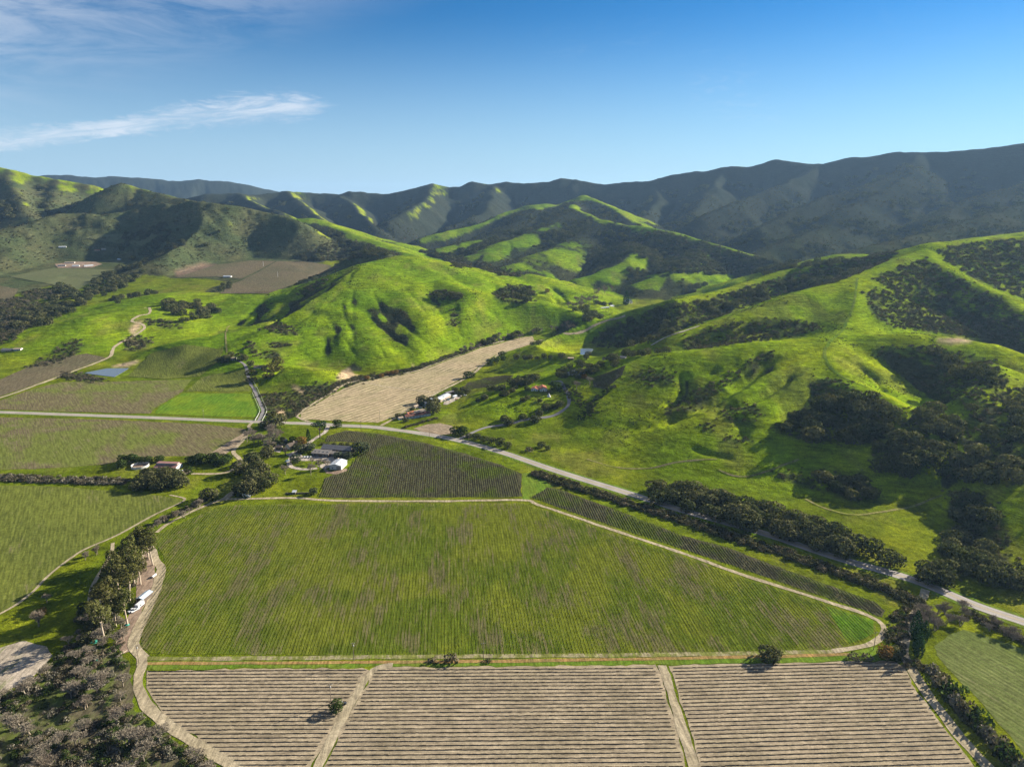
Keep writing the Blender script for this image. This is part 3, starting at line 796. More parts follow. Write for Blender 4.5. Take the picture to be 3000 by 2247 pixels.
def ribbon(name, L, width, mat, lift, label=None, parent=None, across=4, ragged=0.0, kind='structure', off=0.0):
    n = len(L)
    rows = []
    rn = (fbm(np.arange(n) * .35, np.zeros(n), 3, len(name)) - .5) * 2 * ragged
    rm = (fbm(np.arange(n) * .35, np.full(n, 9.), 3, len(name) + 3) - .5) * 2 * ragged
    for k in range(across + 1):
        f = k / across - .5
        w = off + width * f + np.where(f < 0, rn, rm) * abs(f) * 2 * width
        o = offset_line(L, w)
        rows.append(np.column_stack([o, ground(o[:, 0], o[:, 1]) + lift]))
    V = np.stack(rows, 1).reshape(-1, 3)
    i = np.arange(n * (across + 1)).reshape(n, across + 1)
    F = np.stack([i[:-1, 1:], i[:-1, :-1], i[1:, :-1], i[1:, 1:]], -1).reshape(-1, 4)[:, ::-1]
    a = V[F[0]]
    me = np_mesh(name, V, F if np.cross(a[1] - a[0], a[2] - a[0])[2] > 0 else F[:, ::-1], mat, True)
    o = link(bpy.data.objects.new(name, me), parent)
    if parent is None and label: tag(o, label, None, None, kind)
    return o

# --- materials of the valley floor
M_VINE_A = mat_field('cover_crop_olive', (.112, .130, .012), (.072, .102, .008), (.098, .080, .044), .011, .045, stripe=(ROW_AZ, 2.0, (.175, .185, .020), .5, .4), patch=(.44, .53), spot=(.50, .585))
M_VINE_B = mat_field('cover_crop_dark', (.062, .080, .014), (.062, .054, .036), (.076, .060, .046), .016, .05, stripe=(ROW_AZ, 2.0, (.085, .105, .016), .45, .4), patch=(.42, .53), spot=(.52, .64))
M_OLIVE = mat_field('field_olive', (.110, .125, .028), (.125, .098, .056), (.135, .110, .066), .008, .03, stripe=(math.radians(-38), 2.6, (.120, .135, .028), .5, .4), patch=(.43, .53), spot=(.54, .64))
M_OLIVE2 = mat_field('field_olive_green', (.105, .120, .022), (.085, .100, .020), (.115, .092, .054), .010, .035, stripe=(math.radians(-30), 2.6, (.140, .150, .030), .5, .45), patch=(.41, .56), spot=(.55, .68))
M_BRIGHT = mat_field('meadow_bright', (.085, .155, .012), (.125, .180, .012), (.075, .120, .014), .02, .06, patch=(.42, .6), spot=(.62, .8))
M_BROWNV = mat_field('dormant_vineyard', (.125, .098, .058), (.100, .088, .048), (.095, .095, .045), .006, .03, stripe=(math.radians(-20), 2.8, (.090, .082, .045), .5, .5), spot=(.58, .75))
M_GREYV = mat_field('grey_green_vineyard', (.110, .115, .052), (.095, .108, .045), (.120, .100, .060), .008, .03, stripe=(math.radians(30), 2.8, (.085, .100, .040), .5, .4))
M_TAN = mat_field('stubble_tan', (.29, .225, .130), (.23, .195, .098), (.17, .165, .070), .012, .06, stripe=(math.radians(33), 8.0, (.40, .315, .195), .5, .85), patch=(.42, .60), spot=(.55, .70))
M_SOIL = mat_field('vineyard_soil', (.305, .242, .160), (.260, .208, .134), (.195, .172, .092), .03, .12, fine=1.6, stripe=(math.radians(89.4), 2.75, (.22, .19, .11), .22, .35), patch=(.42, .62), spot=(.58, .74), bumpd=.15)
M_PALEV = mat_field('right_field', (.130, .140, .048), (.105, .125, .032), (.14, .115, .07), .012, .05, stripe=(math.radians(-24), 3.0, (.080, .105, .024), .5, .8))
M_GRASS = mat_field('verge_grass', (.090, .150, .014), (.120, .155, .020), (.130, .120, .050), .03, .1, patch=(.4, .6), spot=(.60, .78))
M_LUSH = mat_field('weed_patch', (.075, .145, .010), (.105, .160, .014), (.075, .075, .040), .05, .15, patch=(.4, .6), spot=(.62, .74))
M_DRY = mat_field('dry_ditch_grass', (.27, .165, .06), (.21, .155, .055), (.12, .13, .03), .05, .2, patch=(.4, .6), spot=(.58, .75))
M_PLOUGH = mat_field('ploughed_strip', (.23, .175, .115), (.19, .15, .10), (.15, .125, .08), .03, .1, stripe=(math.radians(-42), 3.0, (.30, .23, .16), .4, .7))
M_DIRT = mat_field('track_dirt', (.34, .280, .185), (.29, .238, .15), (.17, .16, .07), .03, .2, fine=1.5, patch=(.4, .62), spot=(.64, .8))
M_FAINT = mat_field('faint_track', (.25, .215, .12), (.15, .155, .04), (.12, .145, .025), .10, .5, patch=(.44, .54), spot=(.54, .64))
M_DIRT2 = mat_field('yard_dirt', (.22, .155, .11), (.28, .21, .15), (.14, .13, .06), .05, .2, patch=(.4, .62), spot=(.60, .78))
M_SAND = mat_field('river_sand', (.38, .315, .24), (.27, .225, .165), (.11, .12, .045), .03, .10, patch=(.42, .6), spot=(.54, .62))
M_GRAVEL = mat_field('yard_gravel', (.40, .34, .27), (.33, .285, .23), (.26, .23, .16), .05, .2, patch=(.4, .62), spot=(.66, .82))

def mat_asphalt(name, c):
    t = NT(name); p = t.pos()
    n1 = t.noise(p, .06, 3, .6); n2 = t.noise(p, 1.5, 4, .7)
    col = t.mul(c, t.rng(n1, .3, .7, .82, 1.15, False)); col = t.mul(col, t.rng(n2, .3, .7, .85, 1.15, False))
    return t.surface(col, .9, t.bump(n2, .3, .05), .2)
M_ASPHALT = mat_asphalt('asphalt', (.30, .265, .225))
M_ASPHALT2 = mat_asphalt('driveway_asphalt', (.19, .175, .165))
def mat_plain(name, c, rough=.7, var=.12, scale=.8, spec=.25, metal=0.0):
    t = NT(name); p = t.obj()
    n = t.noise(p, scale, 4, .6)
    return t.surface(t.mul(c, t.rng(n, .3, .7, 1 - var, 1 + var, False)), rough, None, spec, metal)
M_PAINT_W = mat_plain('road_paint_white', (.60, .57, .52), .8, .15)
M_PAINT_Y = mat_plain('road_paint_yellow', (.55, .38, .08), .8, .15)

# --- field outlines (photo pixels)
F_MAIN = [(458,1566),(520,1537),(600,1500),(655,1481),(940,1475),(1250,1475),(1525,1473),(1575,1486),(1760,1549),(2000,1628),(2180,1692),(2400,1762),(2540,1810),(2572,1835),(2568,1862),(2520,1888),(2400,1906),(2100,1914),(1500,1919),(900,1919),(440,1914),(410,1890),(414,1850),(440,1770),(470,1690),(482,1655),(474,1620),(458,1592)]
F_LUSH = [(2420,1775),(2470,1790),(2560,1818),(2562,1857),(2488,1886)]
F_MID = [(932,1458),(953,1402),(985,1388),(1020,1378),(1046,1339),(1078,1318),(1060,1298),(1000,1294),(952,1296),(958,1277),(1016,1261),(1107,1270),(1242,1298),(1333,1320),(1469,1362),(1527,1387),(1528,1456)]
F_STRIP = [(1552,1457),(1605,1427),(1640,1434),(1800,1492),(2000,1568),(2130,1604),(2300,1668),(2440,1719),(2560,1762),(2598,1790),(2585,1808),(2520,1784),(2300,1708),(2100,1641),(1900,1576),(1700,1508),(1595,1470)]
F_A = [(428,1966),(700,1960),(1062,1956),(1082,1964),(1060,1990),(1010,2072),(955,2165),(912,2247),(870,2330),(800,2330),(712,2250),(640,2200),(560,2150),(500,2110),(455,2060),(430,2015)]
F_B = [(1100,1964),(1130,1955),(1500,1952),(1925,1948),(1960,2060),(2012,2247),(2036,2330),(906,2330),(948,2247),(1000,2140),(1060,2035)]
F_C = [(1962,1948),(2250,1942),(2625,1937),(2650,1955),(2690,2030),(2755,2115),(2835,2215),(2920,2330),(2080,2330),(2055,2247),(2000,2070)]
F_R = [(2737,1892),(2779,1860),(2826,1844),(2905,1866),(3000,1902),(3200,1985),(3250,2400),(3150,2380),(3000,2206),(2887,2072),(2797,1978),(2745,1920)]
F_L1 = [(-250,1213),(0,1222),(300,1229),(600,1243),(722,1257),(715,1275),(640,1322),(590,1335),(480,1337),(380,1345),(300,1362),(100,1374),(-250,1379)]
F_L2 = [(-300,1416),(0,1421),(200,1427),(350,1441),(480,1454),(532,1464),(500,1488),(420,1530),(330,1574),(268,1600),(215,1628),(140,1685),(80,1742),(0,1796),(-300,1920)]
F_L3 = [(-250,1230),(0,1172),(90,1140),(180,1120),(316,1119),(561,1112),(533,1149),(452,1198),(439,1212),(0,1200),(-250,1195)]
F_L3 = [(-150,1208),(0,1174),(90,1142),(180,1120),(316,1119),(561,1112),(533,1149),(452,1198),(439,1212),(200,1207),(0,1200)]
F_G = [(535,1152),(741,1154),(766,1203),(750,1223),(600,1219),(452,1212),(470,1190)]
F_SV = [(590,1106),(660,1092),(718,1082),(722,1105),(735,1146),(545,1147)]
F_BV = [(-100,1150),(0,1112),(120,1060),(253,1036),(312,1049),(235,1078),(181,1098),(90,1131),(0,1162),(-100,1195)]
F_SL = [(375,1103),(443,1036),(542,1010),(655,1024),(640,1060),(585,1103),(480,1112)]
F_UP1 = [(515,814),(633,777),(741,764),(808,766),(745,800),(705,818),(637,812)]
F_UP2 = [(812,766),(904,768),(1000,783),(931,807),(859,834),(787,861),(646,861),(669,838),(705,824),(750,802)]
F_UP3 = [(27,811),(158,786),(300,790),(353,789),(280,820),(226,852),(149,834)]
F_UP4 = [(249,698),(289,687),(470,687),(420,723),(330,712)]
F_UP5 = [(-80,835),(0,838),(54,848),(30,890),(0,905),(-80,910)]
F_TAN = [(884,1228),(880,1212),(971,1157),(1046,1121),(1211,1093),(1310,1057),(1405,1021),(1478,1003),(1520,990),(1560,985),(1565,1000),(1556,1009),(1446,1043),(1369,1100),(1283,1146),(1242,1172),(1152,1222),(1107,1238),(994,1234)]
F_ARENA = [(1211,1256),(1250,1244),(1290,1240),(1325,1248),(1338,1260),(1328,1272),(1279,1276),(1235,1266)]
F_PL = [(721,1264),(606,1334),(655,1334),(692,1309),(735,1268)]
F_HILLV = [(1370,1122),(1432,1106),(1480,1100),(1505,1100),(1492,1118),(1430,1133),(1375,1142),(1352,1140)]
F_HILLV2 = [(1735,1108),(1800,1085),(1835,1070),(1822,1100),(1775,1140),(1740,1135)]

FIELDS = [
 ('vineyard_ground', F_MAIN, M_VINE_A, .10, 'large olive green vineyard block in the middle foreground'),
 ('weed_patch', F_LUSH, M_LUSH, .16, 'lush weedy corner at the right tip of the large vineyard'),
 ('vineyard_ground', F_MID, M_VINE_B, .10, 'dark purplish green vineyard block beside the winery'),
 ('vineyard_ground', F_STRIP, M_VINE_B, .10, 'narrow dark vineyard strip between the farm track and the paved road'),
 ('vineyard_soil', F_A, M_SOIL, .10, 'bare tan soil of the left block of leafless vines'),
 ('vineyard_soil', F_B, M_SOIL, .10, 'bare tan soil of the middle block of leafless vines'),
 ('vineyard_soil', F_C, M_SOIL, .10, 'bare tan soil of the right block of leafless vines'),
 ('crop_field', F_R, M_PALEV, .10, 'pale green striped field in the lower right corner'),
 ('crop_field', F_L1, M_OLIVE, .10, 'brown and olive field just below the paved road on the left'),
 ('crop_field', F_L2, M_OLIVE2, .10, 'olive green field at the left edge below the creek trees'),
 ('crop_field', F_L3, M_OLIVE, .25, 'olive field above the paved road below the pond'),
 ('meadow', F_G, M_BRIGHT, .25, 'bright green pasture beside the fenced driveway'),
 ('vineyard_ground', F_SV, M_OLIVE2, .35, 'sloping green vineyard below the hillside house trees'),
 ('crop_field', F_BV, M_BROWNV, .35, 'brown field on the upper side of the pale pond road'),
 ('crop_field', F_SL, M_OLIVE2, .5, 'patchy sloping field right of the pond'),
 ('dormant_vineyard', F_UP1, M_BROWNV, .9, 'brown dormant vineyard with a white pole on the far left slope'),
 ('dormant_vineyard', F_UP2, M_BROWNV, .9, 'wide brown dormant vineyard below the dark oak knoll'),
 ('dormant_vineyard', F_UP3, M_GREYV, .9, 'grey green vineyard below the white farm sheds at far left'),
 ('dormant_vineyard', F_UP4, M_GREYV, 1.2, 'pale vineyard highest up at the foot of the dark knoll'),
 ('dormant_vineyard', F_UP5, M_BROWNV, .9, 'small brown vineyard corner at the left edge'),
 ('stubble_field', F_TAN, M_TAN, .15, 'tan stubble field with drill lines in the side valley'),
 ('arena', F_ARENA, M_PLOUGH, .2, 'bare oval patch of earth beside the paved road'),
 ('ploughed_strip', F_PL, M_PLOUGH, .16, 'wedge of ploughed brown soil by the creek trees'),
 ('vineyard_ground', F_HILLV, M_VINE_B, .3, 'small striped vineyard behind the tiled hill house'),
 ('vineyard_ground', F_HILLV2, M_VINE_B, .3, 'small striped vineyard right of the wooded house'),
]
FW = {}
for nm, ol, mt, lf, lb in FIELDS:
    o, P = sheet(nm, ol, mt, lf, lb)
    FW[id(ol)] = P

# verges, ditch and yards
M_BRUSHG = mat_field('brush_floor', (.085, .105, .022), (.100, .085, .050), (.060, .085, .018), .03, .12, patch=(.42, .56), spot=(.52, .64))
SHEETS2 = [
 ('brush_floor', [(60,2022),(150,1962),(190,1890),(240,1880),(340,1905),(375,1940),(385,2010),(396,2080),(466,2140),(556,2200),(636,2250),(730,2330),(-150,2330),(-150,2085)], M_BRUSHG, .06, 'grassy littered floor of the riverside brush'),
 ('grass_verge', [(425,1937),(700,1935),(1200,1933),(1800,1925),(2300,1918),(2480,1912),(2560,1895),(2625,1925),(2600,1936),(2250,1940),(1900,1946),(1500,1950),(1100,1953),(700,1957),(432,1962)], M_GRASS, .06, 'strip of grass between the large vineyard and the leafless vines'),
 ('grass_verge', [(1530,1386),(1560,1385),(1620,1425),(1560,1452),(1545,1468),(1530,1468)], M_GRASS, .06, 'green wedge between the two dark vineyard blocks'),
 ('riverbed', [(-200,1895),(0,1898),(72,1876),(136,1894),(156,1919),(131,1948),(81,1998),(0,2030),(-200,2080)], M_SAND, .08, 'pale sandy riverbed at the left edge'),
 ('dirt_yard', [(425,1612),(452,1645),(456,1690),(436,1750),(407,1808),(392,1860),(386,1905),(362,1915),(340,1890),(350,1850),(375,1807),(398,1762),(402,1712),(407,1653)], M_DIRT2, .08, 'brown bare yard under the eucalyptus trees'),
 ('gravel_yard', [(838,1330),(868,1321),(888,1336),(950,1338),(1000,1336),(985,1360),(950,1375),(930,1365),(968,1352),(925,1350),(880,1350),(860,1346)], M_GRAVEL, .12, 'pale gravel yard in front of the winery'),
 ('dirt_yard', [(945,1372),(975,1382),(1015,1372),(1020,1378),(985,1390),(955,1386)], M_DIRT2, .12, 'dirt apron below the white metal shed'),
 ('gravel_yard', [(800,1304),(818,1300),(828,1316),(820,1326),(802,1322)], M_GRAVEL, .12, 'pale ground around the small shed in the trees'),
 ('dirt_yard', [(1300,1178),(1338,1160),(1355,1158),(1345,1168),(1310,1186),(1298,1186)], M_GRAVEL, .2, 'dusty yard below the long silver shed'),
 ('dirt_yard', [(160,775),(210,768),(280,768),(300,775),(270,785),(170,786)], M_DIRT2, .9, 'pale yard around the white farm sheds at far left'),
 ('dirt_yard', [(525,1382),(548,1372),(560,1382),(545,1390),(530,1390)], M_DIRT2, .12, 'dirt patch beside the red roofed barn'),
]
for nm, ol, mt, lf, lb in SHEETS2: sheet(nm, ol, mt, lf, lb, 5.0)

# paved road with its paint
ROAD = px_line([(-250,1203),(0,1208),(200,1215),(450,1224),(723,1235),(900,1241),(1000,1247),(1100,1252),(1200,1265),(1333,1288),(1469,1325),(1604,1371),(1700,1402),(1850,1448),(2000,1496),(2226,1559),(2452,1634),(2678,1700),(2859,1774),(3000,1822),(3250,1910)], 4.0)
road = ribbon('road', ROAD, 9.6, M_ASPHALT, .22, 'pale grey two lane paved road crossing the valley')
for w in (-3.4, 3.4): ribbon('edge_line', ROAD, .16, M_PAINT_W, .27, parent=road, across=1, off=w)
for w in (-.22, .22): ribbon('centre_line', ROAD, .16, M_PAINT_Y, .27, parent=road, across=1, off=w)
for w in (-6.6, 6.6): ribbon('shoulder', ROAD, 3.0, M_GRASS, .14, parent=road, across=2, off=w, ragged=.25)

M_TRAIL = mat_field('trail_grass', (.155, .165, .035), (.20, .17, .075), (.12, .15, .02), .05, .2, patch=(.42, .58), spot=(.56, .7))
TRACKS = [
 ('trail', [(2105,1376),(2150,1394),(2200,1394),(2260,1376),(2342,1346)], 2.6, M_TRAIL, .3, 'short curved cattle trail on the lower right slope'),
 ('trail', [(2360,1462),(2420,1490),(2500,1508),(2580,1500),(2680,1482),(2760,1450)], 2.6, M_TRAIL, .3, 'long curved cattle trail across the right meadow'),
 ('trail', [(1720,1345),(1800,1368),(1900,1372),(2000,1352),(2100,1345)], 2.4, M_TRAIL, .3, 'faint trail along the foot of the big hill above the road'),
 ('trail', [(665,1035),(662,1000),(664,970),(672,955)], 2.6, M_TRAIL, .4, 'grassy double track climbing the left spur of the green hill'),
 ('dirt_track', [(457,1560),(500,1530),(588,1487),(651,1465),(700,1462),(859,1459),(1000,1467),(1300,1468),(1530,1465),(1580,1480),(1780,1547),(2000,1621),(2181,1685),(2407,1757),(2542,1802),(2586,1830),(2588,1858),(2542,1890),(2440,1908)], 3.4, M_DIRT, .15, 'pale farm track along the top and right edge of the large vineyard'),
 ('dirt_track', [(651,1465),(672,1452),(690,1438)], 7.0, M_DIRT, .17, 'short pale spur of track by the parked tank truck'),
 ('dirt_track', [(440,1600),(457,1640),(472,1665),(466,1694),(434,1784),(402,1848),(390,1888),(402,1912),(420,1930)], 6.0, M_DIRT, .17, 'wide sandy track under the eucalyptus trees'),
 ('dirt_track', [(420,1926),(416,1950),(405,1990),(411,2030),(439,2077),(488,2122),(565,2172),(633,2213),(692,2247),(790,2320)], 5.5, M_DIRT, .16, 'curving sandy track between the leafless vines and the brush'),
 ('dirt_track', [(410,1927),(452,1929),(678,1929),(1000,1926),(1300,1923),(1560,1921),(1800,1919),(2100,1915),(2440,1909)], 3.4, M_FAINT, .15, 'faint sandy track along the bottom of the large vineyard'),
 ('dry_ditch', [(428,1943),(700,1942),(1000,1940),(1500,1936),(2200,1924),(2490,1916)], 2.6, M_DRY, .15, 'orange strip of dry grass in the ditch below the large vineyard'),
 ('dirt_track', [(1150,1951),(1120,1953),(1095,1964),(1072,1990),(1035,2048),(980,2145),(930,2247),(890,2330)], 4.6, M_DIRT, .16, 'diagonal pale track left of the middle block of vines'),
 ('dirt_track', [(1942,1949),(1985,2090),(2032,2247),(2056,2330)], 5.0, M_DIRT, .16, 'pale track right of the middle block of vines'),
 ('dirt_track', [(2715,1728),(2695,1765),(2674,1808),(2652,1855),(2648,1910),(2667,1950),(2706,2018),(2779,2116),(2887,2239),(2980,2330)], 5.4, M_DIRT, .16, 'shaded track running down the right side of the leafless vines'),
 ('dirt_track', [(-200,1880),(0,1798),(90,1739),(149,1680),(226,1622),(271,1599),(339,1570),(452,1508),(520,1477),(542,1461),(497,1450)], 2.0, M_DIRT, .15, 'thin double track along the left field'),
 ('dirt_track', [(332,1590),(325,1622),(298,1671),(270,1718),(262,1760)], 2.6, M_DIRT, .15, 'short faint track through the grass left of the eucalyptus'),
 ('dirt_track', [(-150,1205),(0,1166),(90,1135),(181,1101),(235,1081),(316,1049),(330,1027),(344,1011),(407,975),(424,960),(412,948),(386,941),(407,926),(440,914),(425,902)], 5.0, M_DIRT, .4, 'pale winding gravel road past the pond'),
 ('driveway', [(758,1233),(768,1215),(771,1203),(764,1185),(746,1144),(728,1108),(723,1085),(716,1068),(695,1055)], 4.6, M_ASPHALT2, .35, 'grey driveway climbing to the hillside houses between white fences'),
 ('dirt_track', [(905,1236),(880,1226),(876,1212),(960,1158),(1044,1117),(1211,1089),(1310,1053),(1405,1017),(1478,999)], 4.2, M_DIRT, .3, 'pale track along the creek edge of the stubble field'),
 ('dirt_track', [(1115,1248),(1152,1228),(1210,1192),(1283,1150),(1369,1106),(1446,1049),(1520,1014),(1590,997),(1660,978),(1767,943),(1832,925)], 4.2, M_DIRT, .35, 'pale track between the stubble field and the meadow'),
 ('driveway', [(1340,1290),(1355,1282),(1387,1267),(1423,1253),(1469,1246),(1536,1231),(1604,1222),(1649,1203),(1667,1181),(1663,1154),(1649,1131),(1640,1118),(1615,1119)], 4.6, M_ASPHALT2, .35, 'grey driveway winding up to the red tiled hill house'),
 ('driveway', [(962,1246),(953,1265),(935,1277),(908,1296),(890,1312),(866,1327),(855,1338),(846,1354),(852,1367),(872,1372),(892,1375),(930,1372)], 4.6, M_GRAVEL, .2, 'pale gravel drive from the road to the winery'),
 ('dirt_track', [(741,1238),(729,1248),(732,1262),(715,1285),(696,1307),(684,1325),(705,1352),(678,1379),(633,1388),(561,1388)], 4.0, M_DIRT, .2, 'pale track curving from the road to the red roofed barn'),
 ('dirt_track', [(1907,1012),(1960,985),(2000,972),(2050,955)], 4.0, M_GRAVEL, .5, 'grey ranch road on the crest below the oak wood'),
 ('grass_path', [(2542,1136),(2475,1108),(2424,1062),(2420,1020),(2466,972),(2485,930),(2500,895),(2508,850),(2512,815)], 3.4, M_GRASS, .3, 'mown green path up the spine of the big hill'),
 ('cross_furrow', [(1050,1120),(1130,1133),(1200,1142),(1283,1151)], 3.5, M_DIRT, .3, 'pale line crossing the stubble field'),
]
for nm, px, w, mt, lf, lb in TRACKS: ribbon(nm, px_line(px, 4.0), w, mt, lf, lb, ragged=.18)

# ponds
def mat_water(name, c, rough=.08):
    t = NT(name); p = t.pos()
    n = t.noise(t.mapping(p, (.35, 1.2, 1)), .5, 3, .6)
    return t.surface(c, rough, t.bump(n, .12, .3), .5)
M_WATER = mat_water('pond_water', (.10, .12, .14), .18)
def pond(pix, label):
    P = poly_world(pix)
    z = ground(P[:, 0], P[:, 1]).mean() + .35
    c = P.mean(0)
    V = [(c[0], c[1], z)] + [(a, b, z) for a, b in P] + [(a, b, z - 2.5) for a, b in P]
    n = len(P)
    F = [(0, 1 + i, 1 + (i + 1) % n) for i in range(n)]
    me = bpy.data.meshes.new('pond'); me.from_pydata(V, [], F + [(1 + i, 1 + n + i, 1 + n + (i + 1) % n, 1 + (i + 1) % n) for i in range(n)])
    me.materials.append(M_WATER); me.update()
    bm = bmesh.new(); bm.from_mesh(me); bmesh.ops.recalc_face_normals(bm, faces=bm.faces[:]); bm.to_mesh(me); bm.free()
    tag(link(bpy.data.objects.new('pond', me)), label, None, None, 'structure')
pond([(248,1093),(312,1080),(378,1079),(362,1090),(335,1105),(307,1102),(270,1097)], 'blue grey farm pond beside the pale winding road')
pond([(1700,1033),(1724,1031),(1738,1034),(1730,1041),(1712,1044),(1702,1043)], 'small bright pond beside the farmhouse in the side valley')
# ---------------------------------------------------------------- plants
def mat_leaf(name, c1, c2, c3, trans=.18):
    t = NT(name)
    oi = t.node('ShaderNodeObjectInfo')
    p = t.obj(); g = t.pos()
    n = t.noise(p, 2.3, 3, .6); n2 = t.noise(g, .9, 3, .65)
    col = t.mix(oi.outputs['Random'], c1, c2)
    col = t.mix(t.rng(n, .48, .68, 0, .7), col, c3)
    col = t.mul(col, t.rng(n2, .25, .75, .6, 1.4, False))
    d = t.node('ShaderNodeBsdfDiffuse'); t.put(d.inputs['Color'], col)
    tr = t.node('ShaderNodeBsdfTranslucent'); t.put(tr.inputs['Color'], t.mix(1.0, col, (1.1, 1.25, .5), 'MULTIPLY'))
    m = t.node('ShaderNodeMixShader'); m.inputs[0].default_value = trans
    t.L.new(d.outputs[0], m.inputs[1]); t.L.new(tr.outputs[0], m.inputs[2])
    t.L.new(m.outputs[0], t.out.inputs['Surface'])
    return t.mat
M_OAK = mat_leaf('oak_leaves', (.060, .072, .026), (.115, .110, .048), (.150, .138, .066))
M_GREENLEAF = mat_leaf('green_leaves', (.040, .066, .016), (.055, .078, .020), (.075, .090, .028), .22)
M_EUC = mat_leaf('eucalyptus_leaves', (.120, .128, .044), (.150, .142, .050), (.185, .160, .062), .3)
M_BRUSH = mat_leaf('brush_leaves', (.075, .080, .034), (.115, .098, .052), (.090, .100, .038), .12)
M_BROWNBRUSH = mat_leaf('winter_brush', (.180, .142, .096), (.145, .122, .084), (.105, .120, .044), .12)
M_GREYBRUSH = mat_leaf('grey_brush', (.180, .162, .125), (.215, .185, .142), (.110, .122, .055), .12)
M_AUTUMN = mat_leaf('orange_leaves', (.25, .13, .035), (.20, .12, .045), (.16, .12, .04), .2)
M_PINE = mat_leaf('pine_needles', (.022, .052, .020), (.030, .060, .022), (.040, .075, .026), .12)
def mat_bark(name, a, b):
    t = NT(name); p = t.obj()
    n = t.noise(t.mapping(p, (6, 6, 1.2)), 2.0, 4, .65)
    return t.surface(t.mix(t.rng(n, .35, .65), a, b), .95, t.bump(n, .5, .05), .1)
M_BARK = mat_bark('oak_bark', (.075, .062, .048), (.13, .11, .085))
M_PALEBARK = mat_bark('pale_bark', (.52, .43, .32), (.34, .26, .18))
M_TWIG = mat_bark('grey_twigs', (.29, .245, .180), (.22, .18, .13))
M_TWIG2 = mat_bark('brown_twigs', (.26, .205, .15), (.19, .155, .11))

def unit(rs, n):
    v = rs.normal(size=(n, 3)); return v / np.linalg.norm(v, axis=1)[:, None]
def leaf_cloud(rs, lobes, per_area, size, flat=.5, droop=0.0):
    """leaf-clump faces over the surface of many lobes; returns verts, quads, normals"""
    C, Nn, S = [], [], []
    cen = np.array([l[0] for l in lobes]); rad = np.array([l[1] for l in lobes])
    for c, r in lobes:
        r = np.asarray(r, float)
        n = max(8, int(4 * math.pi * (r.prod() ** (2 / 3)) * per_area))
        d = unit(rs, n)
        q = d * r * (1 + rs.normal(0, .10, (n, 1))) + c
        ins = np.zeros(n, int)
        for c2, r2 in zip(cen, rad):
            ins += (((q - c2) / r2) ** 2).sum(1) < .62
        k = ins == 0
        nn = d / r; nn /= np.linalg.norm(nn, axis=1)[:, None]
        C.append(q[k]); Nn.append(nn[k])
    C = np.vstack(C); Nn = np.vstack(Nn)
    n = len(C)
    ax = Nn * flat + unit(rs, n) * (1 - flat) * 1.4
    ax /= np.linalg.norm(ax, axis=1)[:, None]
    ref = unit(rs, n)
    u = np.cross(ax, ref); u /= np.linalg.norm(u, axis=1)[:, None] + 1e-9
    v = np.cross(ax, u)
    s = size * rs.uniform(.6, 1.35, (n, 1))
    e = rs.uniform(.55, 1.0, (n, 1))
    V = np.stack([C - u * s, C - v * s * e, C + u * s, C + v * s * e], 1)
    V[:, :, 2] -= droop * rs.uniform(0, 1, (n, 1))
    F = np.arange(4 * n).reshape(n, 4)
    nr = Nn * .62 + ax * np.sign((ax * Nn).sum(1))[:, None] * .55 + np.array([0, 0, .12])
    nr /= np.linalg.norm(nr, axis=1)[:, None]
    return V.reshape(-1, 3), F, np.repeat(nr, 4, 0)
def crown_mesh(name, V, F, Nn, mat):
    me = np_mesh(name, V, F, mat, True)
    me.normals_split_custom_set_from_vertices(Nn)
    return me
def tube(pts, rad, sides=5):
    """tapered limb through points"""
    pts = np.asarray(pts, float); V, F = [], []
    for i, (p, r) in enumerate(zip(pts, rad)):
        d = pts[min(i + 1, len(pts) - 1)] - pts[max(i - 1, 0)]; d = d / (np.linalg.norm(d) + 1e-9)
        a = np.cross(d, [.31, .77, .2]); a /= np.linalg.norm(a) + 1e-9; b = np.cross(d, a)
        for k in range(sides):
            t = 2 * math.pi * k / sides
            V.append(p + r * (math.cos(t) * a + math.sin(t) * b))
    for i in range(len(pts) - 1):
        for k in range(sides):
            F.append((i * sides + k, i * sides + (k + 1) % sides, (i + 1) * sides + (k + 1) % sides, (i + 1) * sides + k))
    return np.array(V), np.array(F)
def join(parts):
    V, F, o = [], [], 0
    for v, f in parts:
        V.append(v); F.append(f + o); o += len(v)
    return np.vstack(V), np.vstack(F)

# one unit = crown radius for oaks and shrubs; one unit = height for tall trees
def oak_variant(seed, mat=M_OAK, tall=.95, spread=1.0, nl=17, size=.095, per=46, trunkh=.30):
    rs = np.random.RandomState(seed)
    lobes = []
    for i in range(nl):
        a = i * 2.399 + rs.uniform(-.4, .4); rr = math.sqrt((i + .5) / nl) * .72 * spread
        h = trunkh + tall * (.30 + .52 * math.sqrt(max(0, 1 - (rr / .86) ** 2)) * rs.uniform(.75, 1.12))
        r = rs.uniform(.24, .40)
        lobes.append((np.array([rr * math.cos(a), rr * math.sin(a), h]), np.array([r * 1.12, r * 1.12, r * .88])))
    for i in range(6):
        a = i * 1.047 + rs.uniform(-.3, .3)
        lobes.append((np.array([.62 * spread * math.cos(a), .62 * spread * math.sin(a), trunkh + .12]), np.array([.32, .32, .24])))
    V, F, N = leaf_cloud(rs, lobes, per, size)
    limbs = [tube([(0, 0, -.12), (.02, 0, .15), (.03, .02, trunkh + .2)], [.085, .065, .05])]
    for i in range(5):
        a = i * 1.26 + rs.uniform(-.3, .3)
        limbs.append(tube([(0, 0, .14), (.25 * math.cos(a), .25 * math.sin(a), trunkh + .15), (.55 * math.cos(a), .55 * math.sin(a), trunkh + .42)], [.05, .035, .012]))
    tv, tf = join(limbs)
    return np_mesh('oak_trunk', tv, tf, M_BARK, True), crown_mesh('oak_crown', V, F, N, mat)
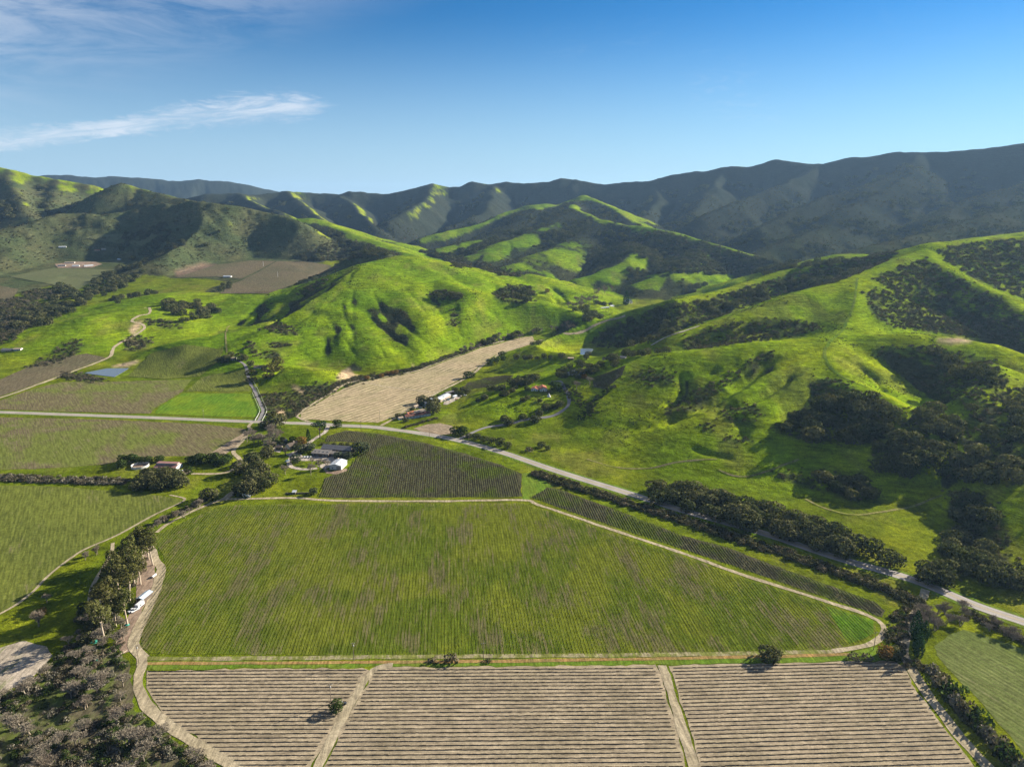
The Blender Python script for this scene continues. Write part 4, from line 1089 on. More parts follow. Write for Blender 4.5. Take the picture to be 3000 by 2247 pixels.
def shrub_variant(seed, mat, nl=8, tall=.8, size=.13, per=26):
    rs = np.random.RandomState(seed)
    lobes = []
    for i in range(nl):
        a = i * 2.399; rr = math.sqrt((i + .3) / nl) * .66
        r = rs.uniform(.28, .46)
        lobes.append((np.array([rr * math.cos(a), rr * math.sin(a), .18 + tall * .45 * rs.uniform(.5, 1.1) * (1.1 - rr)]), np.array([r, r, r * .9])))
    V, F, N = leaf_cloud(rs, lobes, per, size)
    return crown_mesh('shrub_crown', V, F, N, mat)
def bare_variant(seed, mat, height=1.0, spread=.55, levels=4, forks=4, twig=1.0):
    """leafless tree: recursive limbs ending in sprays of twigs"""
    rs = np.random.RandomState(seed)
    limbs, tw = [], []
    def grow(p, d, L, r, lev):
        mid = p + d * L * .5 + rs.normal(0, .05 * L, 3); e = p + d * L
        limbs.append(tube([p, mid, e], [r, r * .82, r * .6], 4 if lev < 2 else 3))
        if lev == levels:
            for _ in range(int(9 * twig)):
                q = p + (e - p) * rs.uniform(.2, 1); dd = d + rs.normal(0, .65, 3); dd[2] += .12; dd /= np.linalg.norm(dd)
                w = np.cross(dd, unit(rs, 1)[0]); w /= np.linalg.norm(w) + 1e-9
                tl = L * rs.uniform(.45, 1.0); ww = .0055
                tw.append([q - w * ww, q + w * ww, q + dd * tl])
            return
        for i in range(forks):
            a = i * 6.283 / forks + rs.uniform(-.5, .5); s = rs.uniform(.35, .85)
            up = np.array([math.cos(a) * s, math.sin(a) * s, 0]); dd = d * .8 + up + np.array([0, 0, .15]); dd /= np.linalg.norm(dd)
            grow(p + (e - p) * rs.uniform(.55, 1), dd, L * rs.uniform(.58, .78), r * .55, lev + 1)
    nst = 1 if spread < .6 else 3
    for k in range(nst):
        d = np.array([rs.normal(0, .25 * (nst > 1)), rs.normal(0, .25 * (nst > 1)), 1.0]); d /= np.linalg.norm(d)
        grow(np.array([rs.normal(0, .03), rs.normal(0, .03), -.03]), d, height * .36, .030, 0 if nst == 1 else 1)
    n0 = 1
    tv, tf = limbs[0]
    bv, bf = join(limbs[1:])
    T = np.array(tw).reshape(-1, 3); TF = np.arange(len(T)).reshape(-1, 3)
    return np_mesh('bare_trunk', tv, tf, mat, True), np_mesh('bare_branches', np.vstack([bv, T]), [bf, TF + len(bv)], mat, True)
def euc_variant(seed, mat=M_EUC):
    """tall pale-trunked gum: open clumps at the ends of high limbs (unit = height)"""
    rs = np.random.RandomState(seed)
    lobes, limbs = [], []
    lean = rs.normal(0, .04, 2)
    top = np.array([lean[0], lean[1], .62])
    limbs.append(tube([(0, 0, -.03), top * .5 + np.array([rs.normal(0, .012), rs.normal(0, .012), 0]), top], [.024, .017, .011], 6))
    for i in range(8):
        a = i * 2.399 + rs.uniform(-.4, .4); z0 = rs.uniform(.34, .60)
        b = top * (z0 / .62); rr = rs.uniform(.10, .24)
        e = b + np.array([rr * math.cos(a), rr * math.sin(a), rs.uniform(.12, .34)])
        limbs.append(tube([b, (b + e) / 2 + np.array([0, 0, -.02]), e], [.010, .007, .003], 4))
        for _ in range(2):
            r = rs.uniform(.065, .115)
            lobes.append((e + rs.normal(0, .05, 3), np.array([r, r, r * .8])))
    for i in range(4):
        r = rs.uniform(.07, .11)
        lobes.append((top + np.array([rs.normal(0, .06), rs.normal(0, .06), rs.uniform(.05, .3)]), np.array([r, r, r])))
    V, F, N = leaf_cloud(rs, lobes, 1500, .017, .35, .012)
    tv, tf = join(limbs)
    return np_mesh('eucalyptus_trunk', tv, tf, M_PALEBARK, True), crown_mesh('eucalyptus_crown', V, F, N, mat)
def pine_variant(seed):
    rs = np.random.RandomState(seed)
    lobes = []
    for i in range(14):
        a = i * 2.399; rr = math.sqrt(i / 14) * .34
        lobes.append((np.array([rr * math.cos(a), rr * math.sin(a), .80 - rr * .22 + rs.uniform(-.03, .05)]), np.array([.13, .13, .10])))
    V, F, N = leaf_cloud(rs, lobes, 520, .028)
    parts = [tube([(0, 0, -.02), (.02, 0, .3), (.01, .01, .66)], [.035, .028, .02], 6)]
    for i in range(6):
        a = i * 1.05
        parts.append(tube([(.015, 0, .42), (.14 * math.cos(a), .14 * math.sin(a), .6), (.27 * math.cos(a), .27 * math.sin(a), .72)], [.016, .011, .005], 4))
    tv, tf = join(parts)
    return np_mesh('pine_trunk', tv, tf, M_BARK, True), crown_mesh('pine_crown', V, F, N, M_PINE)
def cypress_variant(seed, wide=.17):
    rs = np.random.RandomState(seed)
    lobes = []
    for i in range(26):
        h = .12 + .84 * i / 26; r0 = wide * (1 - ((h - .25) / .80) ** 2 if h > .25 else .75 + h)
        a = i * 2.399; r = max(.04, r0 * .6)
        lobes.append((np.array([r0 * .55 * math.cos(a), r0 * .55 * math.sin(a), h]), np.array([r, r, r * 1.3])))
    V, F, N = leaf_cloud(rs, lobes, 900, .022)
    tv, tf = tube([(0, 0, -.02), (0, 0, .3)], [.03, .02], 5)
    return np_mesh('cypress_trunk', tv, tf, M_BARK, True), crown_mesh('cypress_crown', V, F, N, M_PINE)

OAKS = [oak_variant(11 + i, M_OAK, rnd, sp) for i, (rnd, sp) in enumerate([(.95, 1.0), (.80, 1.05), (1.10, .95), (.9, 1.1), (1.0, .9), (.75, 1.1)])]
GREENS = [oak_variant(41 + i, M_GREENLEAF, rnd, 1.0) for i, rnd in enumerate([1.15, .95, 1.3])]
ORANGES = [oak_variant(61, M_AUTUMN, 1.1, 1.0)]
ROUNDS = [oak_variant(71 + i, M_OAK, .85, .98, 15, .10, 46, .05) for i in range(2)]
BARES = [bare_variant(81 + i, M_TWIG, 1.0, .5) for i in range(4)]
BUSHY = [bare_variant(91 + i, m, 1.0, .8, 4, 4, 1.3) for i, m in enumerate([M_TWIG, M_TWIG2, M_TWIG])]
EUCS = [euc_variant(101 + i) for i in range(5)]
PINES = [pine_variant(121)]
CYPRESS = [cypress_variant(131)]
SHRUBS = [shrub_variant(141 + i, M_BRUSH) for i in range(4)]
BSHRUBS = [shrub_variant(151 + i, M_BROWNBRUSH, 7, .9) for i in range(3)]
GSHRUBS = [shrub_variant(161 + i, M_GREENLEAF) for i in range(3)]
YSHRUBS = [shrub_variant(171 + i, M_GREYBRUSH, 7, 1.0) for i in range(3)]

PLANT_RS = np.random.RandomState(2024)
def add_tree(name, variants, x, y, size, label, cat='tree', group=None, zs=None, sink=0.0):
    tm, cm = variants[PLANT_RS.randint(len(variants))]
    e = bpy.data.objects.new(name, None)
    e.empty_display_size = .5
    e.location = (x, y, float(ground(x, y)) - sink)
    e.rotation_euler = (0, 0, PLANT_RS.uniform(0, 6.283))
    e.scale = (size, size, size * (zs if zs else PLANT_RS.uniform(.88, 1.15)))
    link(e)
    link(bpy.data.objects.new('trunk', tm), e)
    link(bpy.data.objects.new('crown', cm), e)
    return tag(e, label, cat, group)
ONES = ['', 'first', 'second', 'third', 'fourth', 'fifth', 'sixth', 'seventh', 'eighth', 'ninth', 'tenth', 'eleventh', 'twelfth', 'thirteenth', 'fourteenth', 'fifteenth', 'sixteenth', 'seventeenth', 'eighteenth', 'nineteenth']
TENS = {2: ('twenty', 'twentieth'), 3: ('thirty', 'thirtieth'), 4: ('forty', 'fortieth'), 5: ('fifty', 'fiftieth'), 6: ('sixty', 'sixtieth'), 7: ('seventy', 'seventieth'), 8: ('eighty', 'eightieth'), 9: ('ninety', 'ninetieth')}
def ordinal(n):
    if n < 20: return ONES[n]
    if n >= 100: return 'hundredth' if n == 100 else 'hundred-' + ordinal(n - 100)
    t, o = divmod(n, 10)
    return TENS[t][1] if o == 0 else TENS[t][0] + '-' + ONES[o]
def from_left(i, n):
    if n == 1: return ''
    if i == 0: return 'leftmost'
    if i == n - 1: return 'rightmost'
    if i < n / 2: return ordinal(i + 1) + ' from left'
    return ordinal(n - i) + ' from right'
def project(x, y, z):
    dy, dz = y, z - CAM_H
    d = dy * CP - dz * SP
    return 1500 + FPX * x / d, 1123.5 - FPX * (dy * SP + dz * CP) / d

def spread(poly, n, gap, seed):
    """n spots inside an outline on the ground, at least gap metres apart"""
    rs = np.random.RandomState(seed)
    lo, hi = poly.min(0), poly.max(0)
    c = rs.uniform(lo, hi, (6000, 2))
    c = c[inside(poly, c[:, 0], c[:, 1])]
    out = np.zeros((0, 2))
    for q in c:
        if len(out) >= n: break
        if len(out) == 0 or ((out - q) ** 2).sum(1).min() > gap * gap: out = np.vstack([out, q])
    return out
def grove(name, variants, pix, n, size, what, where, seed, group=None, cat='tree', gapf=1.15, zs=None, sink=0.0):
    """a stand of trees one can tell apart; each gets its own label by its place in the stand"""
    P = poly_world(pix)
    S = spread(P, n, size[0] * gapf, seed)
    px = project(S[:, 0], S[:, 1], ground(S[:, 0], S[:, 1]))[0]
    S = S[np.argsort(px)]
    for i, (x, y) in enumerate(S):
        add_tree(name, variants, x, y, PLANT_RS.uniform(*size), f'{what} {from_left(i, len(S))} {where}'.replace('  ', ' '), cat, group or f'{name.replace("_", " ")}s {where}', zs, sink)
    return len(S)
def single(name, variants, px, py, size, label, cat='tree', zs=None, group=None, sink=0.0):
    p = hit1(px, py)
    return add_tree(name, variants, p[0], p[1], size, label, cat, group, zs, sink)

# --- scattered plant cover nobody could count: points carrying copies of a few shrub meshes
def scatter(name, label, P, scl, meshes, seed=0, sink=.1):
    rs = np.random.RandomState(seed)
    n = len(P)
    me = bpy.data.meshes.new(name)
    me.vertices.add(n)
    Z = ground(P[:, 0], P[:, 1]) - sink
    me.vertices.foreach_set('co', np.column_stack([P, Z]).ravel())
    a = me.attributes.new('scl', 'FLOAT_VECTOR', 'POINT')
    s = np.asarray(scl).reshape(-1, 1) * np.column_stack([np.ones(n), rs.uniform(.8, 1.25, n), rs.uniform(.75, 1.2, n)])
    a.data.foreach_set('vector', s.ravel())
    a = me.attributes.new('rot', 'FLOAT_VECTOR', 'POINT')
    a.data.foreach_set('vector', np.column_stack([np.zeros(n), np.zeros(n), rs.uniform(0, 6.283, n)]).ravel())
    a = me.attributes.new('pick', 'INT', 'POINT')
    a.data.foreach_set('value', rs.randint(0, len(meshes), n).astype(np.int32))
    me.update()
    src = bpy.data.collections.new(name + '_kinds')
    for i, m in enumerate(meshes):
        src.objects.link(bpy.data.objects.new(f'{name}_plant_{i:02d}', m))
    ng = bpy.data.node_groups.new(name + '_scatter', 'GeometryNodeTree')
    ng.interface.new_socket('Geometry', in_out='INPUT', socket_type='NodeSocketGeometry')
    ng.interface.new_socket('Geometry', in_out='OUTPUT', socket_type='NodeSocketGeometry')
    N, L = ng.nodes, ng.links
    gi, go = N.new('NodeGroupInput'), N.new('NodeGroupOutput')
    iop = N.new('GeometryNodeInstanceOnPoints'); ci = N.new('GeometryNodeCollectionInfo')
    ci.inputs['Collection'].default_value = src; ci.inputs['Separate Children'].default_value = True; ci.inputs['Reset Children'].default_value = True
    def attr(nm, ty):
        q = N.new('GeometryNodeInputNamedAttribute'); q.data_type = ty; q.inputs['Name'].default_value = nm; return q.outputs[0]
    L.new(gi.outputs[0], iop.inputs['Points']); L.new(ci.outputs[0], iop.inputs['Instance'])
    iop.inputs['Pick Instance'].default_value = True
    L.new(attr('pick', 'INT'), iop.inputs['Instance Index'])
    L.new(attr('rot', 'FLOAT_VECTOR'), iop.inputs['Rotation'])
    L.new(attr('scl', 'FLOAT_VECTOR'), iop.inputs['Scale'])
    L.new(iop.outputs[0], go.inputs[0])
    o = link(bpy.data.objects.new(name, me))
    o.modifiers.new('scatter', 'NODES').node_group = ng
    return tag(o, label, None, None, 'stuff')
def fill(polys, density, seed):
    """random spots over outlines, density per square metre"""
    rs = np.random.RandomState(seed); out = []
    for P in polys:
        lo, hi = P.min(0), P.max(0)
        n = int((hi - lo).prod() * density)
        c = rs.uniform(lo, hi, (min(n, 60000), 2))
        out.append(c[inside(P, c[:, 0], c[:, 1])])
    return np.vstack(out)
# ---------------------------------------------------------------- planting: stands of trees one can tell apart
OK = 'dark live oak'
grove('oak_tree', OAKS, [(1880,1452),(1960,1425),(2080,1458),(2250,1500),(2400,1550),(2550,1608),(2640,1650),(2660,1668),(2500,1640),(2300,1585),(2100,1530),(1900,1470)], 72, (6.5, 10.0), OK, 'in the row above the paved road', 1, gapf=.72, zs=.95)
grove('oak_tree', OAKS, [(2690,1690),(2730,1672),(2790,1690),(2775,1718),(2720,1712)], 5, (6.5, 9), OK, 'beside the bend of the paved road', 2)
grove('oak_tree', OAKS, [(2285,1265),(2330,1228),(2400,1190),(2452,1172),(2560,1180),(2610,1200),(2660,1230),(2606,1285),(2542,1305),(2407,1305),(2316,1290)], 34, (7.0, 11.5), OK, 'in the big grove on the hillside', 3, gapf=1.0)
grove('oak_tree', OAKS, [(2668,1226),(2746,1213),(2800,1254),(2796,1290),(2690,1275)], 10, (7, 11), OK, 'in the grove right of the big one', 4)
grove('oak_tree', OAKS, [(2570,1305),(2680,1285),(2735,1315),(2732,1390),(2640,1402),(2550,1385)], 14, (7, 11.5), OK, 'in the grove above the right meadow', 5)
grove('oak_tree', OAKS, [(2765,1330),(2860,1320),(2940,1365),(2975,1420),(2900,1425),(2760,1410)], 13, (7, 11), OK, 'in the grove below the right canyon', 6)
grove('oak_tree', OAKS, [(2723,1030),(2800,1042),(2900,1085),(2930,1140),(2900,1180),(2800,1165),(2760,1095)], 11, (6, 10), OK, 'among brush high on the right slope', 7)
grove('oak_tree', OAKS, [(2830,1200),(2920,1170),(3000,1145),(3040,1300),(2950,1320),(2870,1300)], 12, (6.5, 10), OK, 'at the right edge above the canyon', 8)
grove('oak_tree', OAKS, [(2370,1400),(2420,1388),(2520,1410),(2560,1450),(2540,1475),(2470,1470)], 11, (5.5, 8.5), OK, 'in the clump on the low knoll', 9)
grove('oak_tree', OAKS, [(2795,1462),(2850,1445),(2905,1475),(2890,1545),(2850,1580),(2910,1620),(2895,1665),(2830,1690),(2785,1660),(2775,1605),(2810,1540)], 20, (6.5, 9.5), OK, 'along the gully right of the meadow', 10)
grove('oak_tree', OAKS, [(2850,1690),(2940,1680),(3000,1690),(3040,1760),(2960,1735)], 7, (6, 9), OK, 'near the road at the right edge', 11)
grove('oak_tree', OAKS, [(1740,1008),(1785,978),(1850,945),(1911,920),(1965,905),(2040,905),(2040,950),(1975,975),(1902,1010),(1821,1022)], 46, (5.5, 8.5), OK, 'in the shaded wood above the farmhouse', 12, gapf=1.0)
S = spread(poly_world([(2060,898),(2160,862),(2316,825),(2452,792),(2560,768),(2500,806),(2362,846),(2208,890),(2090,925)]), 57, 5.1, 13)
scatter('oak_grove', 'dark oaks along the shaded gully below the upper crest', S, np.random.RandomState(13).uniform(6, 8.5, len(S)), [c for _, c in OAKS], 13, .4)
grove('oak_tree', OAKS, [(1440,868),(1490,842),(1560,848),(1570,874),(1530,892),(1480,890)], 12, (6.5, 9.5), OK, 'in the round clump on the green ridge', 14, gapf=.9)
grove('oak_tree', OAKS, [(1255,866),(1300,858),(1360,868),(1340,884),(1290,886)], 8, (5.5, 8), OK, 'in the clump above the green hill folds', 15)
S = spread(poly_world([(1400,775),(1450,788),(1535,800),(1530,814),(1470,812),(1412,795)]), 11, 6.0, 16)
scatter('oak_grove', 'far clump of oaks behind the green ridge', S, np.random.RandomState(16).uniform(6, 9, len(S)), [c for _, c in OAKS], 16, .4)
S = spread(poly_world([(870,762),(930,732),(1000,716),(1068,722),(1140,742),(1160,748),(1100,752),(1060,757),(1000,768),(900,768)]), 80, 5.52, 17)
scatter('oak_grove', 'dense dark oaks on the knoll behind the brown vineyard', S, np.random.RandomState(17).uniform(6.5, 9.5, len(S)), [c for _, c in OAKS], 17, .4)
S = spread(poly_world([(36,965),(60,925),(130,905),(165,862),(150,842),(205,842),(250,860),(280,812),(340,800),(350,785),(400,775),(430,790),(420,810),(370,840),(300,870),(240,900),(170,938),(140,955)]), 190, 5.95, 18)
scatter('oak_grove', 'dark oaks filling the long gully at far left', S, np.random.RandomState(18).uniform(7, 10, len(S)), [c for _, c in OAKS], 18, .4)
grove('oak_tree', OAKS, [(318,885),(360,868),(400,860),(465,860),(440,878),(370,904),(335,908)], 12, (6.5, 9.5), OK, 'in the clump above the pond road', 19)
S = spread(poly_world([(482,890),(540,872),(600,892),(655,908),(640,930),(560,950),(510,935),(487,910)]), 55, 5.52, 20)
scatter('oak_grove', 'dark oaks in the hollow left of the green hill', S, np.random.RandomState(20).uniform(6.5, 9.5, len(S)), [c for _, c in OAKS], 20, .4)
grove('oak_tree', OAKS, [(612,856),(650,838),(700,830),(680,846),(640,866)], 7, (6, 8.5), OK, 'below the brown dormant vineyard', 21)
# creek wood at the winery
grove('oak_tree', OAKS, [(712,1345),(760,1325),(800,1330),(815,1370),(800,1400),(795,1440),(740,1456),(700,1448),(695,1410)], 17, (6.0, 9.0), OK, 'in the creek wood beside the winery', 22, gapf=.95)
grove('bare_tree', BARES + BUSHY, [(735,1268),(790,1268),(830,1285),(800,1305),(800,1330),(740,1330),(722,1300)], 15, (11, 15), 'grey leafless tree', 'at the top of the creek wood', 23, gapf=.42, zs=1.0)
single('oak_tree', OAKS, 808, 1250, 11.5, 'big black round oak at the edge of the paved road', zs=1.1)
single('oak_tree', OAKS, 776, 1254, 7, 'small dark oak left of the big black roadside oak')
single('umbrella_pine', PINES, 938, 1283, 21, 'umbrella pine with bare trunk beside the winery drive', zs=1.0)
single('leafy_tree', GREENS, 989, 1252, 6.0, 'rounded bush where the winery drive meets the road', 'bush')
single('cypress_tree', CYPRESS, 904, 1293, 13, 'dark blue green conifer near the farmhouse by the winery')
single('orange_tree', ORANGES, 885, 1303, 5.5, 'brownish tree beside the grey farmhouse', 'tree')
for i, (px, py, s, w) in enumerate([(866, 1356, 5.5, 'alone on the gravel loop'), (878, 1328, 6, 'between the drive and the winery'), (906, 1324, 6.5, 'at the left end of the winery'), (1058, 1328, 9, 'at the right end of the long winery roof'), (992, 1342, 5.2, 'left one in front of the winery'), (1020, 1344, 5.2, 'right one in front of the winery'), (919, 1448, 4, 'at the foot of the path by the stone wall')]):
    single('olive_tree', [oak_variant(301, M_GREYBRUSH, .9, 1.0)] if i == 0 else OLIVES, px, py, s, 'grey green olive tree ' + w, group='olive trees around the winery') if i else None
    if i == 0:
        OLIVES = [oak_variant(301, mat_leaf('olive_leaves', (.070, .085, .048), (.085, .098, .056), (.10, .11, .065)), .9, 1.0)]
        single('olive_tree', OLIVES, px, py, s, 'grey green olive tree ' + w, group='olive trees around the winery')
for px, py, s, w in [(836, 1390, 12, 'leftmost on the winery lawn'), (911, 1392, 13, 'darkest on the winery lawn'), (935, 1376, 13, 'tallest beside the gravel loop'), (958, 1372, 11, 'nearest the white metal shed'), (915, 1360, 8, 'in the middle of the gravel loop')]:
    single('bare_tree', BARES, px, py, s, 'leafless tree ' + w, group='leafless trees around the winery')
single('bare_tree', BUSHY, 838, 1330, 9, 'reddish brown leafless bush beside the small shed', 'bush')
for i, px in enumerate([945, 962, 980, 1000, 1020, 1038]):
    single('shrub', [(BARES[0][0], SHRUBS[i % 4])], px, 1303 + (i % 2), 3.2, f'low shrub behind the winery roof, {from_left(i, 6)}', 'shrub', group='shrubs behind the winery')
grove('garden_tree', OAKS + GREENS, [(800,1292),(830,1290),(880,1296),(895,1290),(880,1312),(850,1330),(826,1330),(800,1312)], 12, (2.2, 4.2), 'small yard tree', 'around the grey farmhouse by the winery', 46)
# round trees at the lower end of the creek wood and along the creek
single('oak_tree', ROUNDS, 613, 1462, 8.0, 'dark round oak alone beside the creek', zs=1.2)
single('oak_tree', ROUNDS, 703, 1448, 6.5, 'round oak just above the parked tank truck', zs=1.2)
grove('oak_tree', OAKS, [(372,1410),(430,1395),(540,1395),(535,1425),(500,1440),(400,1436)], 13, (6.5, 8.5), OK, 'in the dark row below the barn', 24, gapf=.9)
grove('leafy_tree', GREENS, [(338,1352),(380,1347),(485,1352),(480,1358),(345,1362)], 8, (4.2, 6.0), 'green bushy tree', 'behind the round white pen', 25)
grove('leafy_tree', GREENS, [(548,1354),(590,1352),(660,1346),(678,1358),(640,1366),(560,1360)], 11, (4.5, 6.8), 'green bushy tree', 'in the clump right of the barn', 26, gapf=.9)
single('leafy_tree', GREENS, 356, 1372, 5.5, 'round green bush left of the white pen', 'bush')
single('leafy_tree', GREENS, 552, 1390, 4.6, 'small green tree beside the barn parking', 'tree')
grove('bare_tree', BUSHY, [(430,1560),(470,1530),(520,1505),(560,1490),(590,1475),(590,1490),(540,1520),(480,1550)], 8, (6, 9), 'leafless brown creek bush', 'along the creek between two tracks', 27, gapf=.6)
# eucalyptus avenue
EP = [(448,1655,24),(436,1640,26),(418,1640,27),(395,1650,24),(375,1680,28),(395,1712,27),(412,1712,22),(350,1740,26),(380,1760,27),(330,1790,25),(374,1830,24),(308,1880,28),(300,1800,22),(340,1835,20),(352,1700,24),(325,1730,23)]
EP.sort()
for i, (px, py, s) in enumerate(EP):
    single('eucalyptus_tree', EUCS, px, py, s, f'tall pale trunked eucalyptus {from_left(i, len(EP))} in the avenue by the sandy track', group='eucalyptus trees by the sandy track', zs=1.0)
grove('oak_tree', OAKS, [(290,1720),(330,1690),(360,1660),(380,1640),(395,1660),(360,1720),(330,1800),(290,1830)], 9, (5, 7.5), 'dark understorey oak', 'beneath the eucalyptus', 28)
for px, py, s, w, v in [(250,1640,8,'upper one beside the thin double track',BUSHY),(285,1625,8,'right one beside the thin double track',BUSHY),(140,1765,9,'alone on the shaded grass',BARES),(110,1835,12,'pale pinkish one on the shaded grass',BUSHY)]:
    single('bare_tree', v, px, py, s, 'leafless bushy tree ' + w, group='leafless trees on the left grass')
single('orange_tree', ORANGES, 122, 1800, 3.2, 'small orange leaved tree beside the pale leafless tree', 'tree')
# riverside brush in the lower left corner
RIVER = [(60,2020),(150,1960),(190,1890),(240,1880),(340,1905),(375,1940),(385,2010),(400,2080),(470,2140),(560,2200),(640,2250),(740,2330),(-100,2330),(-100,2080)]
grove('bare_tree', BUSHY + BARES, RIVER, 48, (7, 15), 'leafless riverside willow', 'in the brush at lower left', 29, gapf=.55, zs=.75)
single('bare_tree', BUSHY, 285, 2025, 17, 'largest pale grey leafless tree at lower left', zs=.9)
# right hand trees by the road junction
grove('bare_tree', BUSHY, [(2670,1830),(2700,1790),(2760,1775),(2840,1790),(2820,1830),(2760,1850),(2720,1870)], 14, (9, 12), 'silvery leafless willow', 'at the road junction on the right', 30, gapf=.55, zs=.8)
grove('bare_tree', BUSHY, [(2860,1810),(2920,1830),(3000,1870),(3040,1900),(3000,1895),(2900,1855)], 7, (8, 10), 'silvery leafless willow', 'along the right field hedge', 31, gapf=.6, zs=.8)
grove('pine_tree', CYPRESS, [(2668,1880),(2690,1850),(2710,1870),(2700,1925),(2672,1935)], 5, (13, 17), 'dark green conifer', 'beside the shaded track', 32, gapf=.35)
for px, py, s, w, v, k in [(2620,1922,6,'dark one at the corner of the leafless vines',ROUNDS,'bush'),(2590,1925,4.5,'orange brown one at the corner of the leafless vines',ORANGES,'bush'),(2500,1930,3.5,'brown one on the ditch near the corner',[(BARES[0][0],BSHRUBS[0])],'bush'),(2540,1932,3.8,'second brown one on the ditch near the corner',[(BARES[0][0],BSHRUBS[1])],'bush'),
                          (2255,1930,6.2,'big dark one on the ditch line',ROUNDS,'bush'),(985,2083,3.6,'alone among the leafless vines beside the power pole',GREENS,'bush'),(1266,1938,3.0,'leafless one on the ditch, left of two',[(BUSHY[0][0],BSHRUBS[1])],'bush'),(1322,1936,4.4,'leafless one on the ditch, right of two',[(BUSHY[1][0],BSHRUBS[2])],'bush'),(1430,1938,2.2,'small one on the ditch by the pole',[(BARES[0][0],SHRUBS[1])],'bush')]:
    single('bush', v, px, py, s, 'bush, ' + w, k, group='bushes along the ditch and vines')
for i, (px, py) in enumerate([(2735,1975),(2752,2010),(2790,2035),(2800,2065),(2835,2090),(2870,2120),(2890,2160),(2925,2190),(2950,2225),(2985,2250)]):
    single('bush', [(BARES[0][0], [YSHRUBS, BSHRUBS, GSHRUBS][i % 3][i % 3])], px, py, 4.8 + (i % 3), f'rough hedge bush {from_left(i, 10)} along the shaded track', 'bush', group='hedge bushes along the shaded track', zs=1.3)
# hillside house trees
for px, py, s, w, v in [(651,1064,9,'in the dark pair left of the hillside houses',OAKS),(664,1062,8,'right of the dark pair left of the hillside houses',OAKS),(678,1046,6,'behind the upper hillside house',OAKS),(702,1058,8,'on the crest right of the upper house',OAKS),(716,1056,6,'smaller on the crest right of the upper house',OAKS),(736,1074,6,'at the roof of the lower hillside house',OAKS)]:
    single('garden_tree', v, px, py, s, 'dark tree ' + w)
M_YEUC = mat_leaf('golden_gum_leaves', (.095, .090, .026), (.115, .102, .030), (.14, .115, .04), .22)
GOLD = [oak_variant(311 + i, M_YEUC, 1.5, .85, 17, .10, 46, .2) for i in range(2)]
for px, py, s, w in [(737,1117,9.5,'beside the fenced driveway'),(787,1108,10.5,'in front of the lower hillside house'),(815,1086,10.5,'rightmost of the hillside house trees'),(800,1090,8,'between the two big golden gums')]:
    single('gum_tree', GOLD, px, py, s, 'golden olive gum tree ' + w, group='gum trees at the hillside house')
# hill house: round shrubs and garden trees
RS = [(1419,1170,5.5),(1400,1176,3.5),(1482,1158,5),(1500,1148,5),(1470,1160,4),(1532,1176,4.8),(1545,1168,4),(1582,1176,3.6),(1640,1189,6),(1624,1196,5),(1600,1200,6),(1545,1143,4),(1608,1152,3.4),(1489,1244,6.5),(1478,1232,5.5),(1532,1226,5.5),(1568,1235,6.5),(1580,1216,5),(1510,1140,4)]
RS.sort()
for i, (px, py, s) in enumerate(RS):
    single('round_shrub', ROUNDS, px, py, s, f'dark round shrub {from_left(i, len(RS))} on the slope of the hill house', 'shrub', group='round shrubs below the hill house')
single('leafy_tree', GREENS, 1628, 1142, 8, 'broad green tree right of the red tiled hill house')
for i, (px, py, s, v) in enumerate([(1336,1274,7,GREENS),(1356,1276,6.5,GREENS),(1374,1282,4,ROUNDS),(1396,1288,5.5,OAKS),(1418,1294,5,OAKS),(1441,1299,5.5,OAKS),(1465,1306,5.5,OAKS),(1487,1314,4.5,OAKS),(1550,1322,5,[(BARES[0][0],BSHRUBS[0])]),(1586,1310,4.5,OAKS),(1605,1318,3.5,OAKS)]):
    single('roadside_bush', v, px, py, s, f'roadside bush {from_left(i, 11)} above the paved road at the hill house drive', 'bush', group='roadside bushes at the hill house drive')
grove('garden_tree', OAKS, [(1495,1128),(1530,1108),(1560,1105),(1570,1118),(1540,1130),(1505,1140)], 9, (5.5, 8), 'garden tree', 'behind the red tiled hill house', 33, gapf=.9)
grove('garden_tree', OAKS, [(1325,1152),(1350,1142),(1385,1142),(1460,1140),(1480,1146),(1400,1152),(1340,1160)], 11, (3.6, 6), 'hedge tree', 'between the silver shed and the hill house', 34)
grove('garden_tree', OAKS, [(1622,1105),(1660,1078),(1700,1070),(1745,1075),(1760,1095),(1720,1108),(1650,1115)], 14, (5, 7.5), 'dark garden tree', 'around the shaded white house', 35)
single('bare_tree', BARES, 1690, 1140, 15, 'tall pale leafless tree in front of the shaded white house')
single('bare_tree', BARES, 1728, 1128, 14, 'second pale leafless tree right of the shaded white house')
single('orange_tree', ORANGES, 1711, 1110, 4, 'golden tree beside the shaded white house')
ORCH = [(1512,1054,5.5),(1538,1054,5),(1553,1053,5),(1573,1053,3.8),(1594,1051,5.5),(1612,1050,3.8),(1646,1049,6.5),(1718,1052,5.5),(1723,1043,5),(1474,1057,5),(1451,1062,7),(1436,1070,6),(1470,1050,7.5),(1369,1108,7),(1385,1106,4.5),(1560,1012,5),(1578,1010,6)]
ORCH.sort()
for i, (px, py, s) in enumerate(ORCH):
    single('leafy_tree', GREENS if px < 1500 else OAKS, px, py, s, f'small round meadow tree {from_left(i, len(ORCH))} beside the stubble field track', group='meadow trees beside the stubble field')
grove('garden_tree', OAKS, [(1745,1062),(1785,1045),(1830,1040),(1890,1035),(1960,1030),(1975,1038),(1900,1050),(1850,1058),(1800,1075),(1760,1085)], 20, (4.5, 7), 'dark tree', 'around the farmhouse by the small pond', 36)
